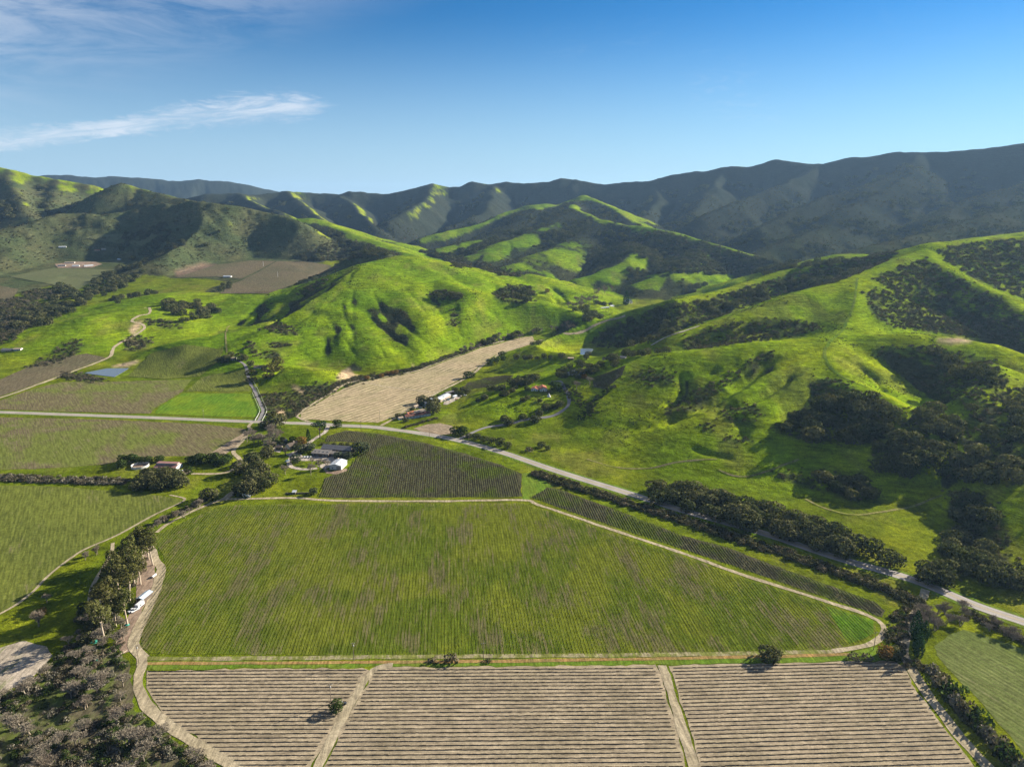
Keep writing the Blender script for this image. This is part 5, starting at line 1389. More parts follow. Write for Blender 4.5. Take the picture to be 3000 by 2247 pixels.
for px, py, s, w, v in [(1236,1182,7.5,'right of the white garden shed',OAKS),(1268,1186,8,'upper one of the dark pair right of the adobe house',OAKS),(1270,1212,9,'lower one of the dark pair right of the adobe house',OAKS),(1165,1222,3.5,'left of the adobe house',OAKS),(1208,1203,3,'behind the adobe house',OAKS)]:
    single('garden_tree', v, px, py, s, 'dark garden tree ' + w)
grove('garden_tree', OAKS + GREENS, [(1165,1225),(1200,1205),(1240,1180),(1290,1165),(1300,1172),(1262,1205),(1265,1225),(1200,1240)], 14, (2.4, 4.2), 'small garden tree', 'around the adobe house and silver shed', 43)
# creek below the green hill, and the leafless valley trees
grove('bare_tree', BARES + BUSHY, [(1340,1035),(1380,1012),(1440,990),(1520,975),(1600,965),(1680,950),(1682,965),(1560,985),(1450,1008),(1380,1035)], 26, (9, 13), 'leafless creek tree', 'below the green hill beside the stubble field', 37, gapf=.7)
grove('oak_tree', OAKS, [(1340,1030),(1420,1000),(1520,975),(1660,952),(1670,962),(1540,985),(1440,1008)], 12, (5, 7.5), OK, 'in the creek line below the green hill', 38)
grove('bare_tree', BARES, [(1660,905),(1690,885),(1730,858),(1770,838),(1825,838),(1805,855),(1765,875),(1740,895),(1705,915)], 26, (13, 19), 'grey leafless cottonwood', 'in the head of the side valley', 39, gapf=.45)
grove('oak_tree', OAKS, [(1665,905),(1700,895),(1740,905),(1770,935),(1720,950),(1690,930)], 16, (6, 9), OK, 'around the house in the side valley', 40)
grove('oak_tree', OAKS, [(1740,895),(1790,888),(1822,890),(1820,894),(1750,898)], 6, (5.5, 7), OK, 'behind the house in the side valley', 41)
single('cypress_tree', CYPRESS, 1834, 894, 38, 'tall dark conifer beside the white barn in the side valley', zs=.95)
grove('bare_tree', BARES, [(1090,690),(1120,680),(1190,690),(1260,700),(1250,715),(1150,705)], 9, (16, 24), 'far grey leafless tree', 'at the valley head', 42, gapf=.5)
for i, (px, py) in enumerate([(1118,1106),(1135,1100),(1148,1098),(1160,1096),(1075,1112)]):
    single('orange_tree', ORANGES, px, py, 4.2, f'orange brown willow {from_left(i, 5)} at the foot of the eroded bank', 'tree', group='orange willows at the eroded bank')
single('orange_tree', ORANGES, 1603, 858, 6, 'orange tree beside the round oak clump')

BELT = [(225,1800),(290,1745),(345,1790),(372,1850),(360,1905),(300,1900),(230,1885)]
grove('bare_tree', BUSHY + BARES, BELT, 14, (8, 13), 'leafless tree', 'below the eucalyptus beside the sandy track', 44, gapf=.5, zs=.8)
grove('oak_tree', OAKS, BELT, 6, (4, 6), OK, 'below the eucalyptus beside the sandy track', 45)
# ---------------------------------------------------------------- plant cover nobody could count
RS0 = np.random.RandomState(7)
near = fill(BRUSH_W, .052, 51)
near = near + RS0.normal(0, 5.0, near.shape) * (RS0.uniform(size=(len(near), 1)) < .5)
d = np.hypot(near[:, 0], near[:, 1])
keep = RS0.uniform(size=len(near)) < np.clip(900 / d, .12, 1) ** 1.2
near = near[keep]; d = d[keep]
scatter('chaparral', 'low dark chaparral on the near hillsides', near, RS0.uniform(.9, 2.3, len(near)) * np.clip(d / 800, 1, 2.4), SHRUBS + BSHRUBS[:1], 1)
# far slopes: spots drawn evenly over bearing and distance, kept where brush grows
n = 90000
aa = RS0.uniform(-math.radians(41), math.radians(41), n); rr = np.exp(RS0.uniform(math.log(1250), math.log(5200), n))
fx, fy = rr * np.sin(aa), rr * np.cos(aa)
gr = sample(GRASS, fx, fy); asp = sample(ASPECT, fx, fy); hh = ground(fx, fy) - base_z(fx, fy)
cl = fbm(fx / 130, fy / 130, 3, 401)
fm = sample(FLATM, fx, fy); cr = sample(CREST, fx, fy)
ok = (gr < .35) & (hh > 6) & (fm < .1) & (rr < 3700) & (RS0.uniform(size=n) < .42 + .5 * (cl > .5))
scatter('hill_scrub', 'grey green scrub covering the far slopes', np.column_stack([fx, fy])[ok], (RS0.uniform(1.6, 3.0, n) * np.clip(rr / 2000, .8, 1.9))[ok], SHRUBS, 2)
ok = (gr < .6) & (hh > 4) & (fm < .1) & (rr > 1700) & (asp < .02) & (cr < .25) & (RS0.uniform(size=n) < sstep(.47, .62, cl) * .5)
scatter('oak_woods', 'dark oak woods in the gullies of the far hills', np.column_stack([fx, fy])[ok], (RS0.uniform(5.5, 9.0, n) * np.clip(rr / 2600, .8, 1.5))[ok], [c for _, c in OAKS], 3, .8)
woods = [poly_world(p) for p in [[(1705,768),(1750,730),(1850,700),(1930,682),(2050,712),(2172,748),(2300,780),(2250,805),(2050,806),(1960,805),(1905,795),(1900,765),(1850,742),(1780,770)], [(2180,760),(2300,770),(2420,770),(2520,760),(2440,785),(2320,790),(2200,800)]]]
W = fill(woods, .0045, 52)
scatter('oak_wood', 'dense dark oaks on the slope around the green cone hill', W, RS0.uniform(5, 8.5, len(W)), [c for _, c in OAKS], 4, .5)
# lower-left riverside undergrowth
P = poly_world(RIVER)
U = np.vstack([fill([P], .17, 53), fill([poly_world(BELT)], .12, 153)])
k = RS0.uniform(size=len(U)) < sstep(.34, .52, fbm(U[:, 0] / 16, U[:, 1] / 16, 3, 411)) * .85 + .15
U = U[k]
scatter('riverside_brush', 'tangled grey brown undergrowth in the lower left corner', U, RS0.uniform(.8, 2.8, len(U)), YSHRUBS + BSHRUBS + SHRUBS[:1] + GSHRUBS, 5)
# roadside brush below the paved road, creek brush lines
def line_pts(pix, width, step, seed, px=True):
    L = px_line(pix, step); rs = np.random.RandomState(seed)
    return np.vstack([offset_line(L, rs.uniform(-width / 2, width / 2, len(L))) + rs.normal(0, .4, L.shape) for _ in range(3)])
H = line_pts([(1570,1385),(1640,1412),(1800,1463),(2000,1525),(2200,1592),(2400,1657),(2600,1728),(2690,1772)], 12, 1.5, 54)
scatter('roadside_hedge', 'dark brushy hedge along the lower side of the paved road', H, RS0.uniform(1.5, 3.8, len(H)), SHRUBS + BSHRUBS[:1], 6)
H = line_pts([(-150,1402),(0,1402),(120,1405),(250,1410),(370,1412)], 14, 1.9, 55)
scatter('creek_hedge', 'grey brown brushy creek hedge at the left edge', H, RS0.uniform(1.8, 3.8, len(H)), BSHRUBS + YSHRUBS + SHRUBS[:1], 7)
H = np.vstack([line_pts([(2690,1790),(2650,1800),(2630,1840),(2625,1890)], 10, 1.8, 56), line_pts([(2840,1800),(2920,1838),(3010,1882)], 9, 1.8, 57), line_pts([(2655,1945),(2740,1970),(2800,2060),(2890,2150),(2990,2260)], 8, 2.0, 58)])
scatter('track_hedge', 'rough brush beside the shaded track and right field', H, RS0.uniform(1.2, 2.8, len(H)), BSHRUBS + SHRUBS + GSHRUBS[:1], 8)
H = np.vstack([line_pts([(820,1232),(860,1215),(900,1180),(960,1145),(1040,1112),(1120,1100),(1220,1080),(1320,1045),(1420,1005)], 9, 2.2, 59), line_pts([(1180,1255),(1280,1225)], 3, 3, 60)])
scatter('creek_brush', 'brown and green brush along the creek above the stubble field', H, RS0.uniform(1.2, 2.8, len(H)), BSHRUBS + SHRUBS + GSHRUBS[:1], 9)
H = np.vstack([line_pts([(1640,1130),(1690,1165),(1720,1195),(1740,1215)], 16, 2.4, 61), line_pts([(1700,1230),(1760,1160),(1800,1130)], 10, 3, 62)])
scatter('garden_brush', 'scrub below the hill house drive', H, RS0.uniform(1.2, 2.4, len(H)), SHRUBS + GSHRUBS, 10)
H = np.vstack([line_pts([(185,1100),(230,1106),(300,1112)], 12, 2.0, 63)])
scatter('pond_brush', 'grey brush on the pond bank', H, RS0.uniform(1.2, 2.6, len(H)), YSHRUBS + BSHRUBS, 11)
H = np.vstack([line_pts([(430,1545),(500,1512),(560,1485),(600,1460)], 9, 1.8, 65), line_pts([(300,1850),(330,1760),(370,1700),(400,1640)], 14, 2.0, 66)])
scatter('creek_undergrowth', 'brown undergrowth along the creek and below the eucalyptus', H, RS0.uniform(.9, 2.2, len(H)), BSHRUBS + YSHRUBS + SHRUBS[:1], 12)
# weeds and low bushes dotted over the grass hills
n = 60000
aa = RS0.uniform(-math.radians(20), math.radians(41), n); rr = np.exp(RS0.uniform(math.log(480), math.log(1700), n))
tx, ty = rr * np.sin(aa), rr * np.cos(aa)
hh = ground(tx, ty) - base_z(tx, ty); cl = fbm(tx / 38, ty / 38, 4, 431); cl2 = fbm(tx / 150, ty / 150, 2, 433)
ok = (hh > 7) & (sample(GRASS, tx, ty) > .5) & (RS0.uniform(size=n) < sstep(.52, .70, cl) * sstep(.38, .60, cl2) * .9 + .015)
scatter('hill_tufts', 'small weeds and low bushes dotted over the grassy hills', np.column_stack([tx, ty])[ok], (RS0.uniform(.35, 1.0, n) * np.clip(rr / 800, .8, 1.6))[ok], SHRUBS + GSHRUBS[:1], 13, .1)
# ---------------------------------------------------------------- vine rows
M_CANE = mat_plain('bare_vine_wood', (.032, .022, .020), .95, .3, 1.5, .05)
M_CANE2 = mat_plain('dormant_vine', (.092, .088, .034), .95, .35, .4, .05)
def clip_line(P, o, d):
    """pieces of the line o + t d inside outline P"""
    ts = []
    for a, b in zip(P, np.roll(P, -1, 0)):
        e = b - a; den = d[0] * e[1] - d[1] * e[0]
        if abs(den) < 1e-9: continue
        w = a - o
        t = (w[0] * e[1] - w[1] * e[0]) / den; u = (w[0] * d[1] - w[1] * d[0]) / den
        if 0 <= u < 1: ts.append(t)
    ts.sort()
    return [(ts[i], ts[i + 1]) for i in range(0, len(ts) - 1, 2) if ts[i + 1] - ts[i] > 3]
def rows_in(P, bearing, gap, margin=1.0):
    """(start, end) of every row across an outline; bearing measured from straight ahead"""
    d = np.array([math.sin(bearing), math.cos(bearing)]); nrm = np.array([d[1], -d[0]])
    s = P @ nrm
    out = []
    k = math.ceil((s.min() + margin) / gap)
    while k * gap < s.max() - margin:
        for t0, t1 in clip_line(P, nrm * k * gap, d): out.append((k, nrm * k * gap + d * (t0 + margin), nrm * k * gap + d * (t1 - margin)))
        k += 1
    return out
VR = np.random.RandomState(5)
def vine_row_mesh(a, b, pitch, h, band, canes, mat, miss=.04, low=False):
    d = b - a; L = np.hypot(*d); d = d / L
    n = max(2, int(L / pitch))
    t = (np.arange(n) + VR.uniform(.05, .95)) * pitch + VR.normal(0, .1, n)
    t = t[VR.uniform(size=n) > miss]; n = len(t)
    c = a + d * t[:, None] + VR.normal(0, .06, (n, 2))
    z = ground(c[:, 0], c[:, 1]) + .1
    nx, ny = -d[1], d[0]
    V, F4, F3 = [], [], []
    # trunks: slim tapered three-sided posts
    ang = np.array([0, 2.09, 4.19])
    hh = h * VR.uniform(.95, 1.05, n)
    r = .045
    base = np.stack([np.stack([c[:, 0] + r * math.cos(q), c[:, 1] + r * math.sin(q), z - .15], 1) for q in ang], 1)
    top = np.stack([np.stack([c[:, 0] + .7 * r * math.cos(q), c[:, 1] + .7 * r * math.sin(q), z + hh], 1) for q in ang], 1)
    tr = np.concatenate([base, top], 1)                         # n,6,3
    V.append(tr.reshape(-1, 3)); i = np.arange(n)[:, None] * 6
    F4.append(np.concatenate([i + np.array([[0, 1, 4, 3]]), i + np.array([[1, 2, 5, 4]]), i + np.array([[2, 0, 3, 5]])]))
    o = n * 6
    # the tangle of arms tied along the wire
    lo = hh - band * VR.uniform(.55, .7, n); hi = hh + band * VR.uniform(.35, .6, n); half = pitch * VR.uniform(.52, .60, n)
    sw = VR.normal(0, .05, (n, 2))
    if low: lo = np.full(n, -.12); hi = VR.uniform(.24, .40, n); sw *= .3
    for s in (0, 1):
        e0 = c - d * half[:, None]; e1 = c + d * half[:, None]
        q0 = np.array([nx, ny]) * (.05 if s else -.05)
        V.append(np.stack([np.column_stack([e0 + q0, z + lo + sw[:, 0]]), np.column_stack([e1 - q0, z + lo - sw[:, 0]]), np.column_stack([e1 - q0, z + hi + sw[:, 1]]), np.column_stack([e0 + q0, z + hi - sw[:, 1]])], 1).reshape(-1, 3))
        F4.append(np.arange(n * 4).reshape(n, 4) + o); o += n * 4
    # canes standing up
    m = n * canes
    if m:
        cc = np.repeat(c, canes, 0) + d * VR.uniform(-.5, .5, (m, 1)) * pitch; zc = np.repeat(z + hh, canes)
        lean = VR.normal(0, .22, (m, 2)); ln = VR.uniform(.2, .5, m); w = .03
        V.append(np.stack([np.column_stack([cc - d * w, zc]), np.column_stack([cc + d * w, zc]), np.column_stack([cc + lean * ln[:, None], zc + ln])], 1).reshape(-1, 3))
        F3.append(np.arange(m * 3).reshape(m, 3) + o); o += m * 3
    return np_mesh('vine_row', np.vstack(V), [np.vstack(F4)] + ([np.vstack(F3)] if F3 else []), mat)
for ol, bear, block in ((F_A, 90 - .5, 'left'), (F_B, 90 - .6, 'middle'), (F_C, 90 - 2.2, 'right')):
    rows = rows_in(FW[id(ol)], math.radians(bear), 2.75)
    rows = [r for r in rows if project(*(r[1] + r[2]) / 2, 0)[1] < 2252]
    rows.sort(key=lambda r: (r[1] + r[2])[1])
    for i, (k, a, b) in enumerate(rows):
        me = vine_row_mesh(a, b, 1.55, .62, .42, 1, M_CANE, 0, True)
        o = link(bpy.data.objects.new('vine_row', me))
        which = 'nearest the bottom edge' if i == 0 else ('nearest the ditch' if i == len(rows) - 1 else (ordinal(i + 1) + ' from the bottom' if i < len(rows) / 2 else ordinal(len(rows) - i) + ' from the ditch'))
        tag(o, f'leafless vine row {which} in the {block} tan block', 'vine row', 'leafless vine rows on tan soil')
rows = rows_in(FW[id(F_MAIN)], ROW_AZ, 2.0, 1.5)
for i, (k, a, b) in enumerate(rows):
    o = link(bpy.data.objects.new('vine_row', vine_row_mesh(a, b, 2.2, .55, .14, 1, M_CANE2, .0)))
    tag(o, f'dormant vine row {from_left(i, len(rows))} in the large green vineyard', 'vine row', 'dormant vine rows in the large green vineyard')
def row_mass(name, label, ol, bear, gap, pitch=2.2, h=.85, band=.34, mat=M_CANE2):
    Vs, Fs, o = [], [], 0
    for k, a, b in rows_in(FW[id(ol)], bear, gap, 1.5):
        me = vine_row_mesh(a, b, pitch, h, band, 1, mat, .08)
        v = np.empty(len(me.vertices) * 3); me.vertices.foreach_get('co', v); v = v.reshape(-1, 3)
        lo = np.empty(len(me.loops), np.int64); me.loops.foreach_get('vertex_index', lo)
        tt = np.empty(len(me.polygons), np.int64); me.polygons.foreach_get('loop_total', tt)
        n4 = int((tt == 4).sum()) * 4
        Vs.append(v); Fs.append((lo[:n4].reshape(-1, 4) + o, lo[n4:].reshape(-1, 3) + o)); o += len(v)
        bpy.data.meshes.remove(me)
    me = np_mesh(name, np.vstack(Vs), [np.vstack([f[0] for f in Fs]), np.vstack([f[1] for f in Fs])], mat)
    tag(link(bpy.data.objects.new(name, me)), label, None, None, 'stuff')
row_mass('vine_rows', 'close set dark vine rows in the block beside the winery', F_MID, ROW_AZ, 2.0, 1.8, .9, .32)
row_mass('vine_rows', 'dark vine rows in the narrow strip along the road', F_STRIP, ROW_AZ, 2.0, 1.8, .9, .32)
row_mass('vine_rows', 'fine vine rows on the slope behind the hill house', F_HILLV, math.radians(55), 3.0)
row_mass('vine_rows', 'fine vine rows right of the shaded white house', F_HILLV2, math.radians(-60), 3.0)

# ---------------------------------------------------------------- buildings
def bm_obj(name, bm, mat, parent):
    bmesh.ops.recalc_face_normals(bm, faces=bm.faces[:])
    me = bpy.data.meshes.new(name); bm.to_mesh(me); bm.free()
    me.materials.append(mat)
    return link(bpy.data.objects.new(name, me), parent)
def box(bm, x0, x1, y0, y1, z0, z1):
    v = [bm.verts.new((x, y, z)) for z in (z0, z1) for x, y in ((x0, y0), (x1, y0), (x1, y1), (x0, y1))]
    for f in ((3, 2, 1, 0), (4, 5, 6, 7), (0, 1, 5, 4), (1, 2, 6, 5), (2, 3, 7, 6), (3, 0, 4, 7)): bm.faces.new([v[i] for i in f])
    return v
def prism(bm, pts, y0, y1):
    """outline in x,z pulled along y"""
    a = [bm.verts.new((x, y0, z)) for x, z in pts]; b = [bm.verts.new((x, y1, z)) for x, z in pts]
    n = len(pts)
    bm.faces.new(a[::-1]); bm.faces.new(b)
    for i in range(n): bm.faces.new((a[i], a[(i + 1) % n], b[(i + 1) % n], b[i]))
def mat_metal_roof(name, c, rib=.6):
    t = NT(name); p = t.obj()
    w = t.node('ShaderNodeTexWave'); w.wave_type = 'BANDS'; w.bands_direction = 'X'; w.inputs['Scale'].default_value = 1.2; w.inputs['Distortion'].default_value = .3
    t.put(w.inputs['Vector'], p)
    n = t.noise(p, .7, 4, .6)
    col = t.mul(c, t.rng(n, .3, .7, .8, 1.12, False)); col = t.mul(col, t.rng(w.outputs['Fac'], 0, 1, .88, 1.05, False))
    return t.surface(col, .55, t.bump(w.outputs['Fac'], .4, .05), .4)
def mat_tile_roof(name, c):
    t = NT(name); p = t.obj()
    w = t.node('ShaderNodeTexWave'); w.wave_type = 'BANDS'; w.bands_direction = 'X'; w.inputs['Scale'].default_value = 2.0
    t.put(w.inputs['Vector'], p)
    n = t.noise(p, 1.4, 4, .65)
    return t.surface(t.mul(c, t.rng(n, .28, .72, .6, 1.35, False)), .9, t.bump(t.math('ADD', w.outputs['Fac'], n), .5, .08), .15)
R_GREY = mat_metal_roof('roof_grey', (.16, .15, .145)); R_BROWNGREY = mat_metal_roof('roof_browngrey', (.20, .175, .15))
R_SILVER = mat_metal_roof('roof_silver', (.48, .50, .52)); R_BLUE = mat_metal_roof('roof_blue_grey', (.42, .48, .54))
R_RED = mat_tile_roof('roof_red_tile', (.33, .115, .062)); R_DARKRED = mat_tile_roof('roof_dark_tile', (.14, .060, .042)); R_BARN = mat_metal_roof('roof_barn_red', (.27, .135, .11))
R_BROWN = mat_tile_roof('roof_brown', (.11, .085, .065)); R_TAN = mat_tile_roof('roof_tan', (.36, .28, .20)); R_SLATE = mat_tile_roof('roof_slate', (.10, .12, .15))
W_WHITE = mat_plain('wall_white', (.54, .52, .48), .85, .1); W_GREY = mat_plain('wall_grey', (.26, .24, .21), .9, .15); W_TAN = mat_plain('wall_tan', (.42, .34, .25), .9, .12)
W_DARK = mat_plain('wall_dark_wood', (.11, .085, .065), .9, .2); M_GLASS = mat_plain('window_glass', (.035, .045, .055), .15, .1, 1.0, .5); M_TRIM = mat_plain('trim_white', (.70, .68, .64), .7, .08); M_DOOR = mat_plain('door_wood', (.13, .08, .05), .7, .2)

def building(name, label, wings, cat='building'):
    """wings: (pixel of near left base corner, pixel of near right base corner, depth m, wall height, roof rise, ridge 'along'|'depth'|'lean', roof, wall, extras)"""
    root = None
    for wi, (pa, pb, depth, wh, rise, ridge, roof, wall, ex) in enumerate(wings):
        A, B = hit1(*pa), hit1(*pb)
        d = (B - A)[:2]; L = float(np.hypot(*d)); yaw = math.atan2(d[1], d[0])
        if root is None:
            root = bpy.data.objects.new(name, None); root.empty_display_size = 1
            root.location = (A[0], A[1], float(min(A[2], B[2]))); root.rotation_euler = (0, 0, yaw); link(root)
            tag(root, label, cat); off = (0, 0, 0); rz = 0.0
            R0 = Matrix.Rotation(-yaw, 3, 'Z'); A0 = Vector(root.location); yaw0 = yaw
        dl = R0 @ (Vector((A[0], A[1], float(min(A[2], B[2])))) - A0); rz = yaw - yaw0
        def put(o):
            o.location = dl; o.rotation_euler = (0, 0, rz); return o
        ov = .45
        bm = bmesh.new()
        if ridge == 'along': prof = [(0, -1.5), (depth, -1.5), (depth, wh), (depth / 2, wh + rise), (0, wh)]
        elif ridge == 'lean': prof = [(0, -1.5), (depth, -1.5), (depth, wh + rise), (0, wh)]
        if ridge in ('along', 'lean'):
            a = [bm.verts.new((0, y, z)) for y, z in prof]; b = [bm.verts.new((L, y, z)) for y, z in prof]; n = len(prof)
            bm.faces.new(a); bm.faces.new(b[::-1])
            for i in range(n): bm.faces.new((a[i], b[i], b[(i + 1) % n], a[(i + 1) % n]))
        else:
            prism(bm, [(0, -1.5), (L, -1.5), (L, wh), (L / 2, wh + rise), (0, wh)], 0, depth)
        put(bm_obj('wall', bm, wall, root))
        bm = bmesh.new(); th = .22
        if ridge == 'along':
            sl = rise / (depth / 2)
            for y0, y1, z0, z1 in ((-ov, depth / 2, wh - sl * ov, wh + rise), (depth + ov, depth / 2, wh - sl * ov, wh + rise)):
                v = [bm.verts.new(q) for q in ((-ov, y0, z0 + .03), (L + ov, y0, z0 + .03), (L + ov, y1, z1 + .03), (-ov, y1, z1 + .03))]
                w = [bm.verts.new(q.co + Vector((0, 0, th))) for q in v]
                for f in ((v[3], v[2], v[1], v[0]), tuple(w), (v[0], v[1], w[1], w[0]), (v[1], v[2], w[2], w[1]), (v[2], v[3], w[3], w[2]), (v[3], v[0], w[0], w[3])): bm.faces.new(f)
        elif ridge == 'lean':
            sl = rise / depth
            v = [bm.verts.new(q) for q in ((-ov, -ov, wh - sl * ov + .03), (L + ov, -ov, wh - sl * ov + .03), (L + ov, depth + ov, wh + rise + sl * ov + .03), (-ov, depth + ov, wh + rise + sl * ov + .03))]
            w = [bm.verts.new(q.co + Vector((0, 0, th))) for q in v]
            for f in ((v[3], v[2], v[1], v[0]), tuple(w), (v[0], v[1], w[1], w[0]), (v[1], v[2], w[2], w[1]), (v[2], v[3], w[3], w[2]), (v[3], v[0], w[0], w[3])): bm.faces.new(f)
        else:
            sl = rise / (L / 2)
            for x0, x1, z0, z1 in ((-ov, L / 2, wh - sl * ov, wh + rise), (L + ov, L / 2, wh - sl * ov, wh + rise)):
                v = [bm.verts.new(q) for q in ((x0, -ov, z0 + .03), (x0, depth + ov, z0 + .03), (x1, depth + ov, z1 + .03), (x1, -ov, z1 + .03))]
                w = [bm.verts.new(q.co + Vector((0, 0, th))) for q in v]
                for f in ((v[3], v[2], v[1], v[0]), tuple(w), (v[0], v[1], w[1], w[0]), (v[1], v[2], w[2], w[1]), (v[2], v[3], w[3], w[2]), (v[3], v[0], w[0], w[3])): bm.faces.new(f)
        rf = put(bm_obj('roof', bm, roof, root))
        # openings on the near side
        nw = ex.get('windows', max(1, int(L / 4)))
        slots = np.linspace(0, L, nw + ex.get('doors', 1) + 1); slots = (slots[:-1] + slots[1:]) / 2
        dpos = len(slots) // 2 if ex.get('doors', 1) else -1
        for i, xc in enumerate(slots):
            bm = bmesh.new()
            if i == dpos:
                w = ex.get('dw', 1.1); h = min(ex.get('dh', 2.1), wh - .2)
                box(bm, xc - w / 2, xc + w / 2, -.06, .05, -.2, h); put(bm_obj('door', bm, ex.get('dm', M_DOOR), root))
            else:
                h0 = min(1.0, wh * .35); h1 = min(wh - .35, h0 + 1.3)
                box(bm, xc - .75, xc + .75, -.05, .05, h0, h1); fr = put(bm_obj('window', bm, M_TRIM, root))
                bm = bmesh.new(); box(bm, xc - .62, xc + .62, -.09, -.052, h0 + .12, h1 - .12); bm_obj('pane', bm, M_GLASS, fr)
        if ex.get('chimney'):
            bm = bmesh.new(); x = L * ex['chimney']; yc = depth * .45
            box(bm, x - .4, x + .4, yc - .4, yc + .4, wh, wh + rise + 1.0); box(bm, x - .5, x + .5, yc - .5, yc + .5, wh + rise + 1.0, wh + rise + 1.2); bm_obj('chimney', bm, W_TAN, rf)
        for q in range(ex.get('skylights', 0)):
            x = L * (q + .6) / (ex['skylights'] + .2); bm = bmesh.new()
            zz = wh + (rise * .5 if ridge == 'along' else rise * .45); yy = depth * (.25 if ridge == 'along' else .45)
            box(bm, x - .7, x + .7, yy - .7, yy + .7, zz - .3, zz + .45); bm_obj('skylight', bm, ex.get('sm', M_GLASS), rf)
        if ex.get('clerestory'):
            bm = bmesh.new(); zz = wh + rise
            box(bm, .5, L - .5, depth * .38, depth * .7, zz - .8, zz + .9); cl = bm_obj('clerestory', bm, wall, rf)
            bm = bmesh.new(); v = box(bm, 0, L, depth * .34, depth * .74, zz + .9, zz + 1.1); bm_obj('clerestory_roof', bm, roof, rf)
    return root
building('winery', 'long grey roofed winery building with a lower wing in front', [
    ((942,1327),(1026,1334), 12, 5.0, 2.6, 'along', R_GREY, W_DARK, {'windows': 6, 'doors': 1, 'dw': 3.5, 'dh': 3.6}),
    ((913,1336),(962,1340), 8, 3.4, 1.3, 'lean', R_BROWNGREY, W_DARK, {'windows': 4, 'skylights': 4}),
    ((968,1337),(1014,1341), 4.5, 3.0, .9, 'lean', R_BROWNGREY, W_DARK, {'windows': 4})])
building('metal_shed', 'white metal shed with ribbed roof below the winery', [((966,1375),(1000,1377), 15, 4.2, 1.5, 'depth', R_SILVER, W_WHITE, {'windows': 1, 'doors': 1, 'dw': 4, 'dh': 3.4, 'dm': W_GREY, 'skylights': 2, 'sm': W_TAN})])
building('farmhouse', 'grey gabled farmhouse among trees left of the winery drive', [((850,1318),(876,1309), 8, 3.4, 2.4, 'along', R_BROWN, W_WHITE, {'chimney': .7})], 'house')
building('garden_shed', 'small brown roofed shed beside the creek trees', [((807,1318),(824,1318), 5, 2.6, 1.2, 'along', R_BROWN, W_TAN, {'windows': 1})], 'shed')
building('well_house', 'tiny white roofed pump house against the stone wall', [((857,1448),(866,1448), 2.6, 2.0, .5, 'lean', R_SILVER, W_TAN, {'windows': 0})], 'shed')
building('barn', 'white barn with dull red raised roof beside the round pen', [((452,1379),(514,1381), 13, 3.4, 1.8, 'along', R_BARN, W_WHITE, {'windows': 8, 'doors': 1, 'clerestory': True})], 'barn')
building('long_shed', 'long silver roofed shed at the edge of the stubble field', [((1291,1179),(1321,1164), 10, 3.6, 1.4, 'along', R_SILVER, W_TAN, {'windows': 4, 'doors': 1, 'dw': 3})], 'shed')
building('greenhouse', 'small white roofed shed between the adobe house and silver shed', [((1240,1190),(1258,1185), 7, 2.8, 1.0, 'along', R_SILVER, W_WHITE, {'windows': 2})], 'shed')
building('adobe_house', 'long low adobe house with dark red tiles and white walls', [
    ((1190,1229),(1262,1218), 9, 3.0, 1.7, 'along', R_DARKRED, W_WHITE, {'windows': 7, 'chimney': .3}),
    ((1206,1222),(1252,1212), 12, 3.2, .8, 'along', R_TAN, W_TAN, {'windows': 0, 'doors': 0}),
    ((1198,1222),(1216,1216), 6, 3.4, 1.6, 'along', R_RED, W_WHITE, {'windows': 2, 'doors': 0})], 'house')
building('hill_house', 'white house with red tiled roofs on the knoll above the driveway', [
    ((1556,1146),(1575,1146), 11, 3.2, 1.7, 'depth', R_RED, W_WHITE, {'windows': 2}),
    ((1582,1147),(1603,1147), 15, 3.4, 1.8, 'depth', R_RED, W_WHITE, {'windows': 2}),
    ((1574,1143),(1584,1143), 9, 3.0, 1.3, 'along', R_DARKRED, W_WHITE, {'windows': 0, 'doors': 1})], 'house')
building('white_house', 'shaded white house with slate roof among dark garden trees', [((1661,1100),(1684,1100), 9, 4.0, 3.2, 'depth', R_SLATE, W_WHITE, {'windows': 2}), ((1684,1101),(1704,1102), 8, 3.4, 2.0, 'along', R_SLATE, W_WHITE, {'windows': 2, 'chimney': .6})], 'house')
building('pond_farmhouse', 'tan farmhouse beside the small pond in the side valley', [((1782,1049),(1800,1046), 8, 3.0, 1.8, 'along', R_TAN, W_WHITE, {'windows': 2}), ((1764,1056),(1780,1053), 7, 3.0, 1.6, 'along', R_BROWN, W_TAN, {'windows': 1})], 'house')
building('run_in_shed', 'small brown animal shed on the bright meadow', [((1664,1054),(1680,1054), 4, 2.2, .6, 'lean', R_TAN, W_DARK, {'windows': 0})], 'shed')
building('valley_house', 'low white roofed house in the head of the side valley', [((1781,899),(1800,899), 8, 3.2, 1.4, 'along', R_SILVER, W_GREY, {'windows': 3}), ((1762,904),(1785,904), 6, 2.8, .8, 'along', R_SILVER, W_WHITE, {'windows': 3})], 'house')
building('white_barn', 'bright white gabled barn behind the tall dark conifer', [((1842,890),(1853,890), 16, 6, 5, 'depth', R_SILVER, W_WHITE, {'windows': 0, 'dw': 3, 'dh': 3.5})], 'barn')
building('hill_house_upper', 'upper hillside house with pale roof among dark trees', [((676,1057),(692,1056), 8, 3.0, 1.6, 'along', R_TAN, W_WHITE, {'windows': 2})], 'house')
building('hill_house_lower', 'lower hillside house with brown roof behind the golden gums', [((744,1080),(775,1081), 9, 3.2, 1.8, 'along', R_BROWN, W_WHITE, {'windows': 4, 'chimney': .4})], 'house')
